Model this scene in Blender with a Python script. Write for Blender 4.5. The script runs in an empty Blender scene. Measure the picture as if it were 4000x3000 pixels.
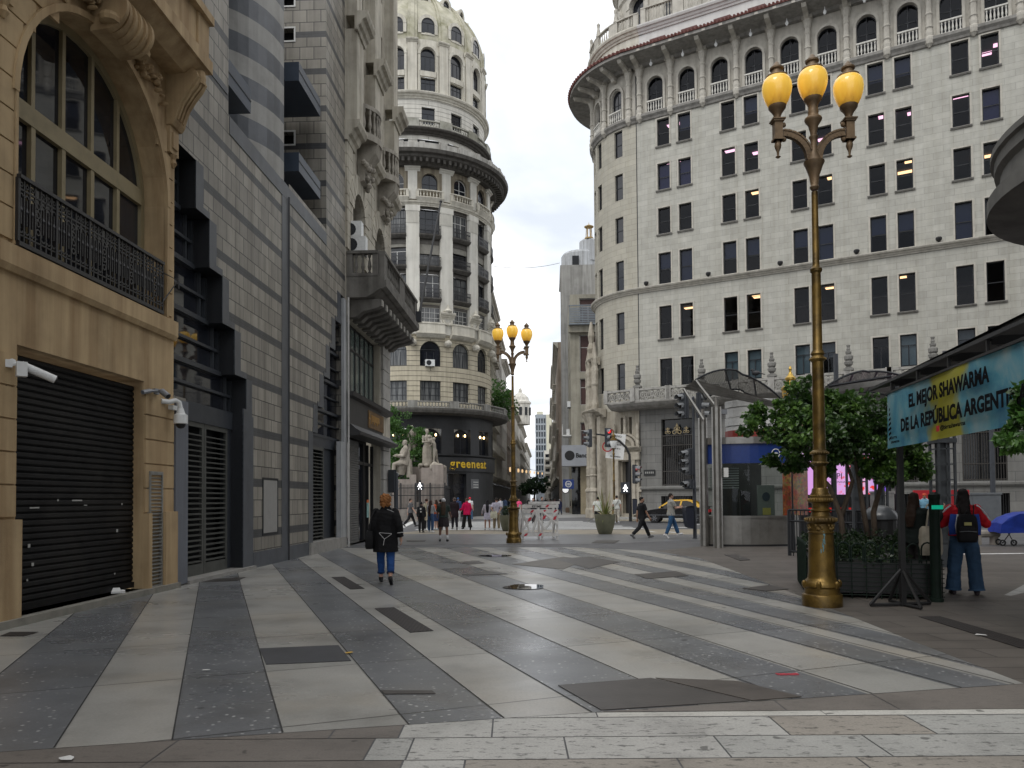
import bpy, bmesh, math, random
from mathutils import Vector, Matrix, noise
random.seed(7)
SC=bpy.context.scene; COL=SC.collection
R_=math.radians; PI=math.pi
# ---------------------------------------------------------------- camera model (photo 4000 x 3000)
CAMH=1.6; FPX=3000.0; PITCH=R_(1.6); ROLL=R_(0.43); CPY=1866.0
_f=Vector((0,math.cos(PITCH),math.sin(PITCH))); _u=Vector((0,-math.sin(PITCH),math.cos(PITCH))); _r=Vector((1,0,0))
CR=_r*math.cos(ROLL)-_u*math.sin(ROLL); CU=_r*math.sin(ROLL)+_u*math.cos(ROLL); CF=_f
def ray(px,py): return CR*((px-2000)/FPX)-CU*((py-CPY)/FPX)+CF
def gnd(px,py,z=0.0):
    r=ray(px,py); t=(z-CAMH)/r.z; return Vector((r.x*t,r.y*t,z))
def atY(px,py,Y):
    r=ray(px,py); t=Y/r.y; return Vector((r.x*t,Y,CAMH+r.z*t))
# ---------------------------------------------------------------- materials
def nt_new(name):
    m=bpy.data.materials.new(name); m.use_nodes=True; nt=m.node_tree; b=nt.nodes['Principled BSDF']; return m,nt,b
def N(nt,t,**k):
    n=nt.nodes.new(t)
    for a,v in k.items(): setattr(n,a,v)
    return n
def col4(c): return (c[0],c[1],c[2],1)
def ramp(nt,src,stops):
    r=N(nt,'ShaderNodeValToRGB'); e=r.color_ramp.elements
    while len(e)<len(stops): e.new(0.5)
    for i,(p,c) in enumerate(stops): e[i].position=p; e[i].color=col4(c) if not isinstance(c,(int,float)) else (c,c,c,1)
    nt.links.new(src,r.inputs[0]); return r.outputs[0]
def mixc(nt,mode,fac,a,b):
    m=N(nt,'ShaderNodeMix',data_type='RGBA',blend_type=mode)
    for idx,v in ((0,fac),(6,a),(7,b)):
        if hasattr(v,'is_linked'): nt.links.new(v,m.inputs[idx])
        else: m.inputs[idx].default_value=v if idx==0 else col4(v)
    return m.outputs[2]
def noise_n(nt,vec,scale,detail=4,rough=.55,dist=0):
    n=N(nt,'ShaderNodeTexNoise'); n.inputs['Scale'].default_value=scale; n.inputs['Detail'].default_value=detail
    n.inputs['Roughness'].default_value=rough; n.inputs['Distortion'].default_value=dist
    if vec is not None: nt.links.new(vec,n.inputs['Vector'])
    return n.outputs['Fac']
def mapping(nt,vec,scale=(1,1,1),rot=(0,0,0),loc=(0,0,0)):
    m=N(nt,'ShaderNodeMapping'); m.inputs['Scale'].default_value=scale; m.inputs['Rotation'].default_value=rot; m.inputs['Location'].default_value=loc
    nt.links.new(vec,m.inputs['Vector']); return m.outputs[0]
def bump(nt,b,h,strength=.3,dist=.02):
    n=N(nt,'ShaderNodeBump'); n.inputs['Strength'].default_value=strength; n.inputs['Distance'].default_value=dist
    nt.links.new(h,n.inputs['Height']); nt.links.new(n.outputs[0],b.inputs['Normal'])
def pm(name,c,rough=.7,var=.25,scale=3.0,bmp=.15,metal=0.0,spec=.4,streak=0.0,stain=None,stainamt=.5,bscale=None):
    """weathered plain material: noise variation, optional vertical rain streaks and stain patches"""
    m,nt,b=nt_new(name); tc=N(nt,'ShaderNodeTexCoord').outputs['Object']
    dk=tuple(x*(1-var) for x in c); lt=tuple(min(1,x*(1+var*.6)) for x in c)
    n1=noise_n(nt,tc,scale,6,.6)
    colr=ramp(nt,n1,[(.3,dk),(.5,c),(.72,lt)])
    if streak>0:
        n2=noise_n(nt,mapping(nt,tc,(2.2,2.2,.12)),1.6,5,.6)
        s=ramp(nt,n2,[(.38,0.0),(.66,1.0)])
        mlt=N(nt,'ShaderNodeMath',operation='MULTIPLY'); nt.links.new(s,mlt.inputs[0]); mlt.inputs[1].default_value=streak
        colr=mixc(nt,'MULTIPLY',mlt.outputs[0],colr,stain or (.35,.33,.3))
    elif stain is not None:
        n2=noise_n(nt,tc,scale*.35,5,.65,.6); s=ramp(nt,n2,[(.45,0.0),(.65,stainamt)])
        colr=mixc(nt,'MIX',s,colr,stain)
    nt.links.new(colr,b.inputs['Base Color']); b.inputs['Roughness'].default_value=rough; b.inputs['Metallic'].default_value=metal
    b.inputs['Specular IOR Level'].default_value=spec
    if bmp>0: bump(nt,b,noise_n(nt,tc,bscale or scale*9,4,.6),bmp,.01)
    return m
def brickmat(name,c1,c2,mortar,bw,bh,msize=.01,rough=.7,offset=.5,spec=.35,var=.2,streak=.3,uvrot=0,darkrow=None,bmp=.4,stain=(.45,.43,.4)):
    """ashlar courses laid out on the wall's own (along, up) UVs in metres"""
    m,nt,b=nt_new(name); uv=N(nt,'ShaderNodeTexCoord').outputs['UV']; tc=N(nt,'ShaderNodeTexCoord').outputs['Object']
    br=N(nt,'ShaderNodeTexBrick'); br.offset=offset; br.inputs['Scale'].default_value=1
    br.inputs['Brick Width'].default_value=bw; br.inputs['Row Height'].default_value=bh; br.inputs['Mortar Size'].default_value=msize
    br.inputs['Mortar Smooth'].default_value=.2; br.inputs['Bias'].default_value=0
    br.inputs['Color1'].default_value=col4(c1); br.inputs['Color2'].default_value=col4(c2); br.inputs['Mortar'].default_value=col4(mortar)
    nt.links.new(uv,br.inputs['Vector']); c=br.outputs['Color']
    if darkrow:   # (period, offset, thickness, colour): darker courses
        sep=N(nt,'ShaderNodeSeparateXYZ'); nt.links.new(uv,sep.inputs[0])
        a=N(nt,'ShaderNodeMath',operation='ADD'); nt.links.new(sep.outputs[1],a.inputs[0]); a.inputs[1].default_value=-darkrow[1]
        mo=N(nt,'ShaderNodeMath',operation='FLOORED_MODULO'); nt.links.new(a.outputs[0],mo.inputs[0]); mo.inputs[1].default_value=darkrow[0]
        lt=N(nt,'ShaderNodeMath',operation='LESS_THAN'); nt.links.new(mo.outputs[0],lt.inputs[0]); lt.inputs[1].default_value=darkrow[2]
        c=mixc(nt,'MIX',lt.outputs[0],c,darkrow[3])
    n1=noise_n(nt,tc,1.3,6,.65); v=ramp(nt,n1,[(.3,1-var),(.7,1.0)])
    c=mixc(nt,'MULTIPLY',1.0,c,v)
    if streak>0:
        n2=noise_n(nt,mapping(nt,tc,(2.5,2.5,.1)),1.5,5,.6); s=ramp(nt,n2,[(.4,0.0),(.68,streak)])
        c=mixc(nt,'MULTIPLY',s,c,stain)
    nt.links.new(c,b.inputs['Base Color']); b.inputs['Roughness'].default_value=rough; b.inputs['Specular IOR Level'].default_value=spec
    if bmp>0:
        inv=N(nt,'ShaderNodeMath',operation='SUBTRACT'); inv.inputs[0].default_value=1; nt.links.new(br.outputs['Fac'],inv.inputs[1])
        bump(nt,b,inv.outputs[0],bmp,.02)
    return m
def flat(name,c,rough=.5,metal=0,spec=.5):
    m,nt,b=nt_new(name); tc=N(nt,'ShaderNodeTexCoord').outputs['Object']
    n=noise_n(nt,tc,14,3); cc=ramp(nt,n,[(.3,tuple(x*.85 for x in c)),(.7,c)])
    nt.links.new(cc,b.inputs['Base Color']); b.inputs['Roughness'].default_value=rough; b.inputs['Metallic'].default_value=metal; b.inputs['Specular IOR Level'].default_value=spec
    return m
def emit(name,c,s):
    m,nt,b=nt_new(name); b.inputs['Base Color'].default_value=col4(tuple(x*.5 for x in c)); b.inputs['Emission Color'].default_value=col4(c); b.inputs['Emission Strength'].default_value=s; return m
def glass_see(name,tint=(.55,.6,.65),refl=.12):
    """window pane one can look through: tinted transmission with a Fresnel reflection"""
    m,nt,b=nt_new(name); nt.nodes.remove(b); out=nt.nodes['Material Output']
    t=N(nt,'ShaderNodeBsdfTransparent'); t.inputs[0].default_value=col4(tint); g=N(nt,'ShaderNodeBsdfGlossy'); g.inputs['Roughness'].default_value=.02
    g.inputs['Color'].default_value=(.9,.93,1,1)
    f=N(nt,'ShaderNodeFresnel'); f.inputs['IOR'].default_value=1.5
    mu=N(nt,'ShaderNodeMath',operation='MULTIPLY_ADD'); nt.links.new(f.outputs[0],mu.inputs[0]); mu.inputs[1].default_value=.45; mu.inputs[2].default_value=0
    x=N(nt,'ShaderNodeMixShader'); nt.links.new(mu.outputs[0],x.inputs[0]); nt.links.new(t.outputs[0],x.inputs[1]); nt.links.new(g.outputs[0],x.inputs[2])
    nt.links.new(x.outputs[0],out.inputs[0]); return m
def glass_dark(name,c=(.012,.014,.02),rough=.03,spec=.6):
    m,nt,b=nt_new(name); tc=N(nt,'ShaderNodeTexCoord').outputs['Object']
    n=noise_n(nt,tc,.9,3); cc=ramp(nt,n,[(.35,tuple(x*.5 for x in c)),(.7,tuple(x*1.5 for x in c))]); nt.links.new(cc,b.inputs['Base Color'])
    b.inputs['Roughness'].default_value=rough; b.inputs['Specular IOR Level'].default_value=spec
    bump(nt,b,noise_n(nt,tc,1.7,2),.03,.02); return m
# ---------------------------------------------------------------- mesh builder
class MB:
    def __init__(s,M=None,step=None): s.v=[];s.f=[];s.mi=[];s.uvq=[];s.M=M;s.step=step;s.m=0
    def p(s,a): s.v.append(tuple(a)); return len(s.v)-1
    def face(s,ids,mi=None):
        s.f.append(list(ids)); s.mi.append(s.m if mi is None else mi)
    def poly(s,pts,mi=None): s.face([s.p(q) for q in pts],mi)
    def _as(s,a0,a1):
        if not s.step: return [a0,a1]
        n=max(1,int(math.ceil(abs(a1-a0)/s.step-1e-6))); return [a0+(a1-a0)*i/n for i in range(n+1)]
    def quad(s,a0,a1,b0,b1,c,mi=None):
        A=s._as(a0,a1)
        for x,y in zip(A[:-1],A[1:]): s.poly([(x,b0,c),(y,b0,c),(y,b1,c),(x,b1,c)],mi)
    def box(s,a0,a1,b0,b1,c0,c1,mi=None):
        A=s._as(a0,a1)
        for x,y in zip(A[:-1],A[1:]):
            for (b_,c_) in (((b0,b0),(c0,c1)),((b1,b1),(c1,c0)),((b0,b1),(c1,c1)),((b1,b0),(c0,c0))):
                s.poly([(x,b_[0],c_[0]),(y,b_[0],c_[0]),(y,b_[1],c_[1]),(x,b_[1],c_[1])],mi)
        for a in (a0,a1): s.poly([(a,b0,c0),(a,b1,c0),(a,b1,c1),(a,b0,c1)],mi)
    def mould(s,a0,a1,prof,mi=None,caps=True):
        """extrude a closed profile [(b,c)] along a"""
        A=s._as(a0,a1); n=len(prof); ring=[[s.p((a,b,c)) for b,c in prof] for a in A]
        for r0,r1 in zip(ring[:-1],ring[1:]):
            for i in range(n): s.face([r0[i],r1[i],r1[(i+1)%n],r0[(i+1)%n]],mi)
        if caps: s.face(ring[0],mi); s.face(ring[-1][::-1],mi)
    def cornice(s,a0,a1,b0,b1,c0,c1,mi=None):
        """stepped projecting moulding between heights b0..b1, from depth c0 at the wall out to c1 at its top"""
        h=b1-b0;d=c1-c0
        s.mould(a0,a1,[(b0,c0-.02),(b0,c0+.18*d),(b0+.22*h,c0+.26*d),(b0+.3*h,c0+.45*d),(b0+.55*h,c0+.6*d),(b0+.62*h,c0+.86*d),(b0+.85*h,c1),(b1,c1),(b1,c0-.02)],mi)
    def wall(s,a0,a1,b0,b1,ops=(),c=0.0,rev=.25,mi=None,rmi=None):
        """wall sheet with real openings (a0,a1,b0,b1[,arch]) and their reveals; arch=1 round head"""
        As=sorted({round(x,4) for x in [a0,a1]+[o[i] for o in ops for i in (0,1) if a0<o[i]<a1]}); Bs=sorted({round(x,4) for x in [b0,b1]+[o[i] for o in ops for i in (2,3) if b0<o[i]<b1]})
        for x,y in zip(As[:-1],As[1:]):
            mx=(x+y)/2
            col=[o for o in ops if o[0]<mx<o[1]]
            run=None
            for u,w in zip(Bs[:-1],Bs[1:]):
                my=(u+w)/2
                if any(o[2]<my<o[3] for o in col):
                    if run: s.quad(x,y,run[0],run[1],c,mi); run=None
                else: run=(run[0],w) if run else (u,w)
            if run: s.quad(x,y,run[0],run[1],c,mi)
        for o in ops:
            x0,x1,y0,y1=o[:4]; k=rmi if rmi is not None else mi
            arch=len(o)>4 and o[4]
            sp=y1-(x1-x0)/2 if arch else y1
            if arch and arch!=1: sp=y1-arch
            cur=[]
            if arch:
                n=12; cx=(x0+x1)/2; rx=(x1-x0)/2; ry=y1-sp
                cur=[(cx-rx*math.cos(PI*i/n),sp+ry*math.sin(PI*i/n)) for i in range(n+1)]
                for i in range(n):
                    p,q=cur[i],cur[i+1]
                    s.poly([(p[0],p[1],c),(q[0],q[1],c),(q[0],y1,c),(p[0],y1,c)],mi)
            else: cur=[(x0,y1),(x1,y1)]
            if rev:
                for a_ in (x0,x1): s.poly([(a_,y0,c),(a_,y0,c-rev),(a_,sp,c-rev),(a_,sp,c)],k)
                s.poly([(x0,y0,c),(x1,y0,c),(x1,y0,c-rev),(x0,y0,c-rev)],k)
                for p,q in zip(cur[:-1],cur[1:]): s.poly([(p[0],p[1],c),(p[0],p[1],c-rev),(q[0],q[1],c-rev),(q[0],q[1],c)],k)
    def archband(s,cx,cy,r0,r1,c0,c1,t0=0,t1=PI,n=14,mi=None):
        pr=[]
        for i in range(n+1):
            t=t0+(t1-t0)*i/n; co,si=math.cos(t),math.sin(t)
            pr.append([s.p((cx-r*co,cy+r*si,c)) for r,c in ((r0,c0),(r0,c1),(r1,c1),(r1,c0))])
        for a,b in zip(pr[:-1],pr[1:]):
            for i in range(4): s.face([a[i],b[i],b[(i+1)%4],a[(i+1)%4]],mi)
        if abs(t1-t0)<6.2: s.face(pr[0],mi); s.face(pr[-1][::-1],mi)
    def disc(s,cx,cy,rx,ry,c,n=16,t0=0,t1=2*PI,mi=None):
        s.poly([(cx+rx*math.cos(t0+(t1-t0)*i/n),cy+ry*math.sin(t0+(t1-t0)*i/n),c) for i in range(n+(0 if abs(t1-t0)>6.2 else 1))],mi)
    def lathe(s,o,prof,n=10,mi=None,axis=1,sq=1.0):
        """profile [(r,t)] turned about an axis through o; axis=1 up in (a,b,c), 2 for (x,y,z)"""
        rs=[]
        for r,t in prof:
            ring=[]
            for i in range(n):
                x,y=r*math.cos(2*PI*i/n),r*math.sin(2*PI*i/n)*sq
                ring.append(s.p((o[0]+x,o[1]+t,o[2]+y) if axis==1 else (o[0]+x,o[1]+y,o[2]+t)))
            rs.append(ring)
        for a,b in zip(rs[:-1],rs[1:]):
            for i in range(n): s.face([a[i],a[(i+1)%n],b[(i+1)%n],b[i]],mi)
        s.face(rs[0][::-1],mi); s.face(rs[-1],mi)
    def tube(s,pts,r,n=6,mi=None):
        pts=[Vector(p) for p in pts]; rs=[]; k=len(pts); rr=r if isinstance(r,(list,tuple)) else [r]*k
        up=None
        for i,p in enumerate(pts):
            d=(pts[min(i+1,k-1)]-pts[max(i-1,0)]).normalized()
            if up is None: up=Vector((0,0,1)) if abs(d.z)<.9 else Vector((1,0,0))
            a=d.cross(up).normalized(); b=a.cross(d).normalized(); up=b
            q=rr[i]; q=q if isinstance(q,tuple) else (q,q)
            rs.append([s.p(p+a*(q[0]*math.cos(2*PI*j/n))+b*(q[1]*math.sin(2*PI*j/n))) for j in range(n)])
        for a,b in zip(rs[:-1],rs[1:]):
            for i in range(n): s.face([a[i],a[(i+1)%n],b[(i+1)%n],b[i]],mi)
        s.face(rs[0][::-1],mi); s.face(rs[-1],mi)
    def ball(s,o,r,n=10,m=7,mi=None):
        r=r if isinstance(r,(tuple,list)) else (r,r,r); rs=[]
        for j in range(1,m):
            t=PI*j/m; rs.append([s.p((o[0]+r[0]*math.sin(t)*math.cos(2*PI*i/n),o[1]+r[1]*math.sin(t)*math.sin(2*PI*i/n),o[2]-r[2]*math.cos(t))) for i in range(n)])
        lo=s.p((o[0],o[1],o[2]-r[2])); hi=s.p((o[0],o[1],o[2]+r[2]))
        for a,b in zip(rs[:-1],rs[1:]):
            for i in range(n): s.face([a[i],a[(i+1)%n],b[(i+1)%n],b[i]],mi)
        for i in range(n): s.face([lo,rs[0][(i+1)%n],rs[0][i]],mi); s.face([hi,rs[-1][i],rs[-1][(i+1)%n]],mi)
    def build(s,name,mats,parent=None,smooth=False,loc=None,fixn=False):
        vs=[s.M(*q) if s.M else Vector(q) for q in s.v]
        off=Vector((0,0,0))
        if parent is not None and s.M is not None and s.M is not LOC: off=wloc(parent)
        if loc is not None: off=Vector(loc)
        me=bpy.data.meshes.new(name); me.from_pydata([tuple(v-off) for v in vs],[],s.f)
        if not isinstance(mats,(list,tuple)): mats=[mats]
        for m in mats: me.materials.append(m)
        if len(mats)>1: me.polygons.foreach_set('material_index',s.mi)
        uv=me.uv_layers.new(name='UVMap').data; k=0
        for f in s.f:
            q=[s.v[i] for i in f]; e=[max(x[j] for x in q)-min(x[j] for x in q) for j in range(3)]; d=e.index(min(e))
            for x in q:
                uv[k].uv=(x[2],x[1]) if d==0 else ((x[0],x[2]) if d==1 else (x[0],x[1])); k+=1
        if smooth: me.polygons.foreach_set('use_smooth',[True]*len(me.polygons))
        if smooth=='auto':
            try: me.set_sharp_from_angle(angle=R_(38))
            except Exception: pass
        if fixn:
            bm=bmesh.new(); bm.from_mesh(me); bmesh.ops.recalc_face_normals(bm,faces=bm.faces); bm.to_mesh(me); bm.free()
        o=bpy.data.objects.new(name,me); COL.objects.link(o)
        if parent is not None: o.parent=parent
        if loc is not None: o.location=loc
        return o
def wloc(o):
    v=Vector((0,0,0))
    while o is not None: v+=o.location; o=o.parent
    return v
def tag(o,label=None,cat=None,group=None,kind=None):
    if label: o['label']=label
    if cat: o['category']=cat
    if group: o['group']=group
    if kind: o['kind']=kind
    return o
def thing(name,label,cat,loc=(0,0,0),rz=0,group=None):
    o=bpy.data.objects.new(name,None); COL.objects.link(o); o.location=loc; o.rotation_euler=(0,0,rz); o.empty_display_size=.3
    return tag(o,label,cat,group)
def dup(o,parent=None,**k):
    c=o.copy(); COL.objects.link(c); c.parent=parent
    for ch in list(o.children): dup(ch,c)
    return c
def dupt(o,loc,rz=None,label=None,scale=None):
    c=dup(o); c.location=loc
    if rz is not None: c.rotation_euler=(0,0,rz)
    if label: c['label']=label
    if scale: c.scale=(scale,)*3
    return c
class Fac:
    """vertical facade plane: s along, h up, d outwards"""
    def __init__(s,p,d,flip=False):
        l=math.hypot(*d); s.p=p; s.d=(d[0]/l,d[1]/l); s.n=(s.d[1],-s.d[0]); s.ang=math.atan2(s.d[1],s.d[0])
    def M(s,a,h,d): return Vector((s.p[0]+a*s.d[0]+d*s.n[0],s.p[1]+a*s.d[1]+d*s.n[1],h))
    def a(s,a): return s.ang
    def sh(s,px,py,off=0):
        r=ray(px,py); t=(s.p[0]*s.n[0]+s.p[1]*s.n[1]+off)/(r.x*s.n[0]+r.y*s.n[1]); x,y=r.x*t,r.y*t
        return (x-s.p[0])*s.d[0]+(y-s.p[1])*s.d[1],CAMH+r.z*t
class Cyl:
    """round facade: s along the arc from angle a0 (radians, outward normal), counter-clockwise"""
    def __init__(s,c,R,a0,Rh=None): s.c=c;s.R=R;s.a0=a0;s.Rh=Rh
    def M(s,a,h,d):
        t=s.a0+a/s.R; r=(s.Rh(h) if s.Rh else s.R)+d
        return Vector((s.c[0]+r*math.cos(t),s.c[1]+r*math.sin(t),h))
    def a(s,a): return s.a0+a/s.R+PI/2
def LOC(a,h,d): return Vector((a,-d,h))     # object-local twin of a facade: x along, -y outwards, z up
IDM=lambda a,b,c: Vector((a,b,c))
def BAL(h): # baluster profile of height h
    return [(.055,0),(.055,.08*h),(.03,.12*h),(.07,.35*h),(.045,.6*h),(.028,.78*h),(.05,.84*h),(.055,.9*h),(.055,h)]
def balustrade(mb,a0,a1,b0,b1,c,w=.24,sp=.3,ped=0,n=6,bal=None):
    """plinth, rail, turned balusters and end pedestals"""
    mb.box(a0,a1,b0,b0+.1,c-w/2,c+w/2); mb.box(a0,a1,b1-.1,b1,c-w/2-.02,c+w/2+.02)
    if ped:
        for a in (a0,a1-ped): mb.box(a,a+ped,b0+.1,b1-.1,c-w/2+.01,c+w/2-.01)
        a0+=ped;a1-=ped
    k=max(1,int((a1-a0)/sp)); bh=b1-b0-.2
    for i in range(k):
        x=a0+(a1-a0)*(i+.5)/k; mb.lathe((x,b0+.1,c),BAL(bh),n)
def text_obj(txt,size,mat,name,parent=None,loc=(0,0,0),rot=(0,0,0),extr=.01,align='LEFT',sx=1.0,bold=0.0,shear=0):
    cu=bpy.data.curves.new(name,'FONT'); cu.body=txt; cu.size=size; cu.extrude=extr; cu.align_x=align; cu.offset=bold; cu.resolution_u=3; cu.shear=shear
    o=bpy.data.objects.new(name,cu); COL.objects.link(o)
    dg=bpy.context.evaluated_depsgraph_get(); me=bpy.data.meshes.new_from_object(o.evaluated_get(dg)); bpy.data.objects.remove(o); bpy.data.curves.remove(cu)
    for v in me.vertices: v.co.x*=sx
    me.materials.clear(); me.materials.append(mat); me.name=name
    o=bpy.data.objects.new(name,me); COL.objects.link(o); o.location=loc; o.rotation_euler=rot
    if parent is not None: o.parent=parent
    return o
# ---------------------------------------------------------------- camera, sky, light
cd=bpy.data.cameras.new('camera'); cam=bpy.data.objects.new('camera',cd); COL.objects.link(cam)
cam.matrix_world=Matrix(((CR.x,CU.x,-CF.x,0),(CR.y,CU.y,-CF.y,0),(CR.z,CU.z,-CF.z,CAMH),(0,0,0,1)))
cd.sensor_width=36; cd.lens=27; cd.shift_y=(CPY-1500)/4000; cd.clip_start=.1; cd.clip_end=5000; SC.camera=cam
w=bpy.data.worlds.new('World'); SC.world=w; w.use_nodes=True; nt=w.node_tree; bg=nt.nodes['Background']
sky=N(nt,'ShaderNodeTexSky'); sky.sky_type='NISHITA'; sky.sun_disc=False; sky.sun_elevation=R_(52); sky.sun_rotation=R_(35); sky.air_density=1.2; sky.dust_density=2.5
tc=N(nt,'ShaderNodeTexCoord').outputs['Generated']
sep=N(nt,'ShaderNodeSeparateXYZ'); nt.links.new(tc,sep.inputs[0])
zz=N(nt,'ShaderNodeMath',operation='MAXIMUM'); nt.links.new(sep.outputs[2],zz.inputs[0]); zz.inputs[1].default_value=.06
dv=N(nt,'ShaderNodeVectorMath',operation='DIVIDE'); cmb=N(nt,'ShaderNodeCombineXYZ')
for i in range(3): nt.links.new(zz.outputs[0],cmb.inputs[i])
nt.links.new(tc,dv.inputs[0]); nt.links.new(cmb.outputs[0],dv.inputs[1])          # cloud layer seen on a plane overhead
cl=noise_n(nt,mapping(nt,dv.outputs[0],(.55,.42,.3),loc=(-.62,1.1,0)),1.0,7,.56,.25)
thick=ramp(nt,cl,[(.36,(.56,.60,.65)),(.45,(.70,.73,.76)),(.53,(1,1,1))])
sc=mixc(nt,'MULTIPLY',1.0,thick,(19.0,19.1,19.4))
m=mixc(nt,'MIX',.93,sky.outputs[0],sc)
nt.links.new(m,bg.inputs[0]); bg.inputs[1].default_value=.1
sd=bpy.data.lights.new('sun','SUN'); sd.energy=1.25; sd.angle=R_(18); sd.color=(1,.97,.92); sun=bpy.data.objects.new('sun',sd); COL.objects.link(sun)
sun.rotation_euler=(R_(38),0,R_(-35)); sun.location=(0,0,80)     # high veiled sun, behind the camera's right shoulder side
vs=SC.view_settings; vs.view_transform='Standard'; vs.look='None'; vs.gamma=1; vs.exposure=-.30
SC.render.engine='CYCLES'; SC.cycles.max_bounces=6; SC.cycles.transparent_max_bounces=12
# ---------------------------------------------------------------- shared materials
M={}
M['dark_metal']=flat('dark metal',(.02,.022,.026),.45,.3)
M['black']=flat('black paint',(.012,.012,.013),.5)
M['grey_metal']=flat('grey metal',(.25,.26,.28),.45,.4)
M['steel']=pm('brushed steel',(.30,.29,.27),.34,.25,2.5,.05,metal=.85)
M['white_paint']=flat('white paint',(.72,.72,.7),.5)
M['white_plastic']=flat('white plastic',(.7,.71,.7),.35)
M['glass_dark']=glass_dark('dark glass')
M['glass']=glass_see('window glass',(.5,.55,.62),.1)
M['gold']=pm('gold painted iron',(.155,.096,.022),.36,.55,5.0,.35,metal=.6,spec=.5,stain=(.04,.026,.012),stainamt=.85)
M['gold_light']=pm('bright gold paint',(.55,.36,.08),.35,.25,5,.1,metal=.6)
M['red']=flat('red paint',(.5,.02,.03),.5); M['yellow']=flat('yellow paint',(.75,.48,.02),.4)
M['blue']=flat('blue panel',(.012,.04,.2),.35)
M['rubber']=flat('rubber',(.015,.015,.016),.8)
# ---------------------------------------------------------------- ground
asph=pm('asphalt',(.105,.105,.108),.62,.3,2.2,.35,spec=.4,stain=(.07,.07,.074),stainamt=.6,bscale=90)
mb=MB(); mb.poly([(-900,-300,-.004),(900,-300,-.004),(900,1500,-.004),(-900,1500,-.004)])
tag(mb.build('ground',asph),'dark asphalt and paving reaching to the horizon','ground',kind='structure')
def clip(poly,a,b):   # keep the side left of a->b
    out=[]; k=len(poly); f=lambda q:(b[0]-a[0])*(q[1]-a[1])-(b[1]-a[1])*(q[0]-a[0])
    for i in range(k):
        p,q=poly[i],poly[(i+1)%k]; fp,fq=f(p),f(q)
        if fp>=0: out.append(p)
        if fp*fq<0: t=fp/(fp-fq); out.append((p[0]+(q[0]-p[0])*t,p[1]+(q[1]-p[1])*t))
    return out
SD=Vector((-.361,.9326)).normalized(); SN=Vector((SD.y,-SD.x))
def ct(c,t): v=SN*c+SD*t; return (v.x,v.y)
def stone(name,c,specks,rough,wet,slab):
    """polished terrazzo paving: slab joints across the stripe, chips and worn damp patches"""
    m,nt,b=nt_new(name); tc=N(nt,'ShaderNodeTexCoord').outputs['Object']
    rt=mapping(nt,tc,(1,1,1),(0,0,math.atan2(-SD.x,SD.y)*-1),(57,0,0))
    n1=noise_n(nt,tc,.8,6,.65); base=ramp(nt,n1,[(.28,tuple(x*.66 for x in c)),(.5,c),(.75,tuple(x*1.2 for x in c))])
    br=N(nt,'ShaderNodeTexBrick'); br.offset=.37; br.offset_frequency=3; br.inputs['Scale'].default_value=1
    br.inputs['Brick Width'].default_value=400; br.inputs['Row Height'].default_value=slab; br.inputs['Mortar Size'].default_value=.011
    br.inputs['Color1'].default_value=(1,1,1,1); br.inputs['Color2'].default_value=(.88,.885,.89,1); br.inputs['Mortar'].default_value=(.22,.22,.22,1)
    nt.links.new(rt,br.inputs['Vector']); base=mixc(nt,'MULTIPLY',.9,base,br.outputs['Color'])
    n4=noise_n(nt,mapping(nt,tc,(1,1,1),loc=(9,4,0)),.55,4,.6,.5); warm=ramp(nt,n4,[(.5,0.0),(.7,.35)]); base=mixc(nt,'MULTIPLY',warm,base,(1.0,.86,.68))
    if specks:
        vo=N(nt,'ShaderNodeTexVoronoi'); vo.inputs['Scale'].default_value=15; nt.links.new(tc,vo.inputs['Vector'])
        sp=ramp(nt,vo.outputs['Distance'],[(.12,1.0),(.26,0.0)])
        sc_=N(nt,'ShaderNodeSeparateColor'); nt.links.new(vo.outputs['Color'],sc_.inputs[0]); g=ramp(nt,sc_.outputs[0],[(.22,0.0),(.7,.95)]); mu=mixc(nt,'MULTIPLY',1.0,sp,g); base=mixc(nt,'MIX',mu,base,(.46,.46,.46))
    n5=noise_n(nt,tc,42,3,.7); gr=ramp(nt,n5,[(.3,.85),(.7,1.08)]); base=mixc(nt,'MULTIPLY',1.0,base,gr)
    n6=noise_n(nt,mapping(nt,tc,(1,1,1),loc=(3,7,1)),3.1,2,.5); gum=ramp(nt,n6,[(.72,1.0),(.74,.45)]); base=mixc(nt,'MULTIPLY',1.0,base,gum)
    nt.links.new(base,b.inputs['Base Color'])
    n2=noise_n(nt,mapping(nt,tc,(.6,1,1)),.5,5,.6); rr=ramp(nt,n2,[(.35,rough-wet),(.65,rough)]); nt.links.new(rr,b.inputs['Roughness'])
    b.inputs['Specular IOR Level'].default_value=.5; bump(nt,b,n5,.12,.004); return m
pv_l=stone('pale terrazzo',(.335,.328,.305),False,.40,.16,1.9); pv_d=stone('dark terrazzo',(.152,.158,.166),True,.38,.16,1.9)
hull=[(-7.2,4.181),(-3.31,4.99),(-.09,5.66),(4.34,6.58),(4.41,8.47),(4.65,12.69),(4.82,16.44),(4.95,20.4),(4.3,23.3),(2.1,25.3),(-2.2,25.75),(-7,25.9)]
bounds=[(-9,-9),(-1.86,-1.93),(-.97,-1.02),(-.26,-.29),(.44,.5),(1.29,1.4),(1.97,2.2),(2.63,2.95),(3.47,3.9),(4.26,5.3),(4.97,6.3),(5.81,7.2),(6.33,8.1),(6.62,8.75),(7.12,9.6),(7.5,10.4),(7.95,11.1),(8.4,11.9),(8.8,12.6),(9.3,13.4),(9.9,14.2),(10.5,15.2)]
mb=MB()
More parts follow.
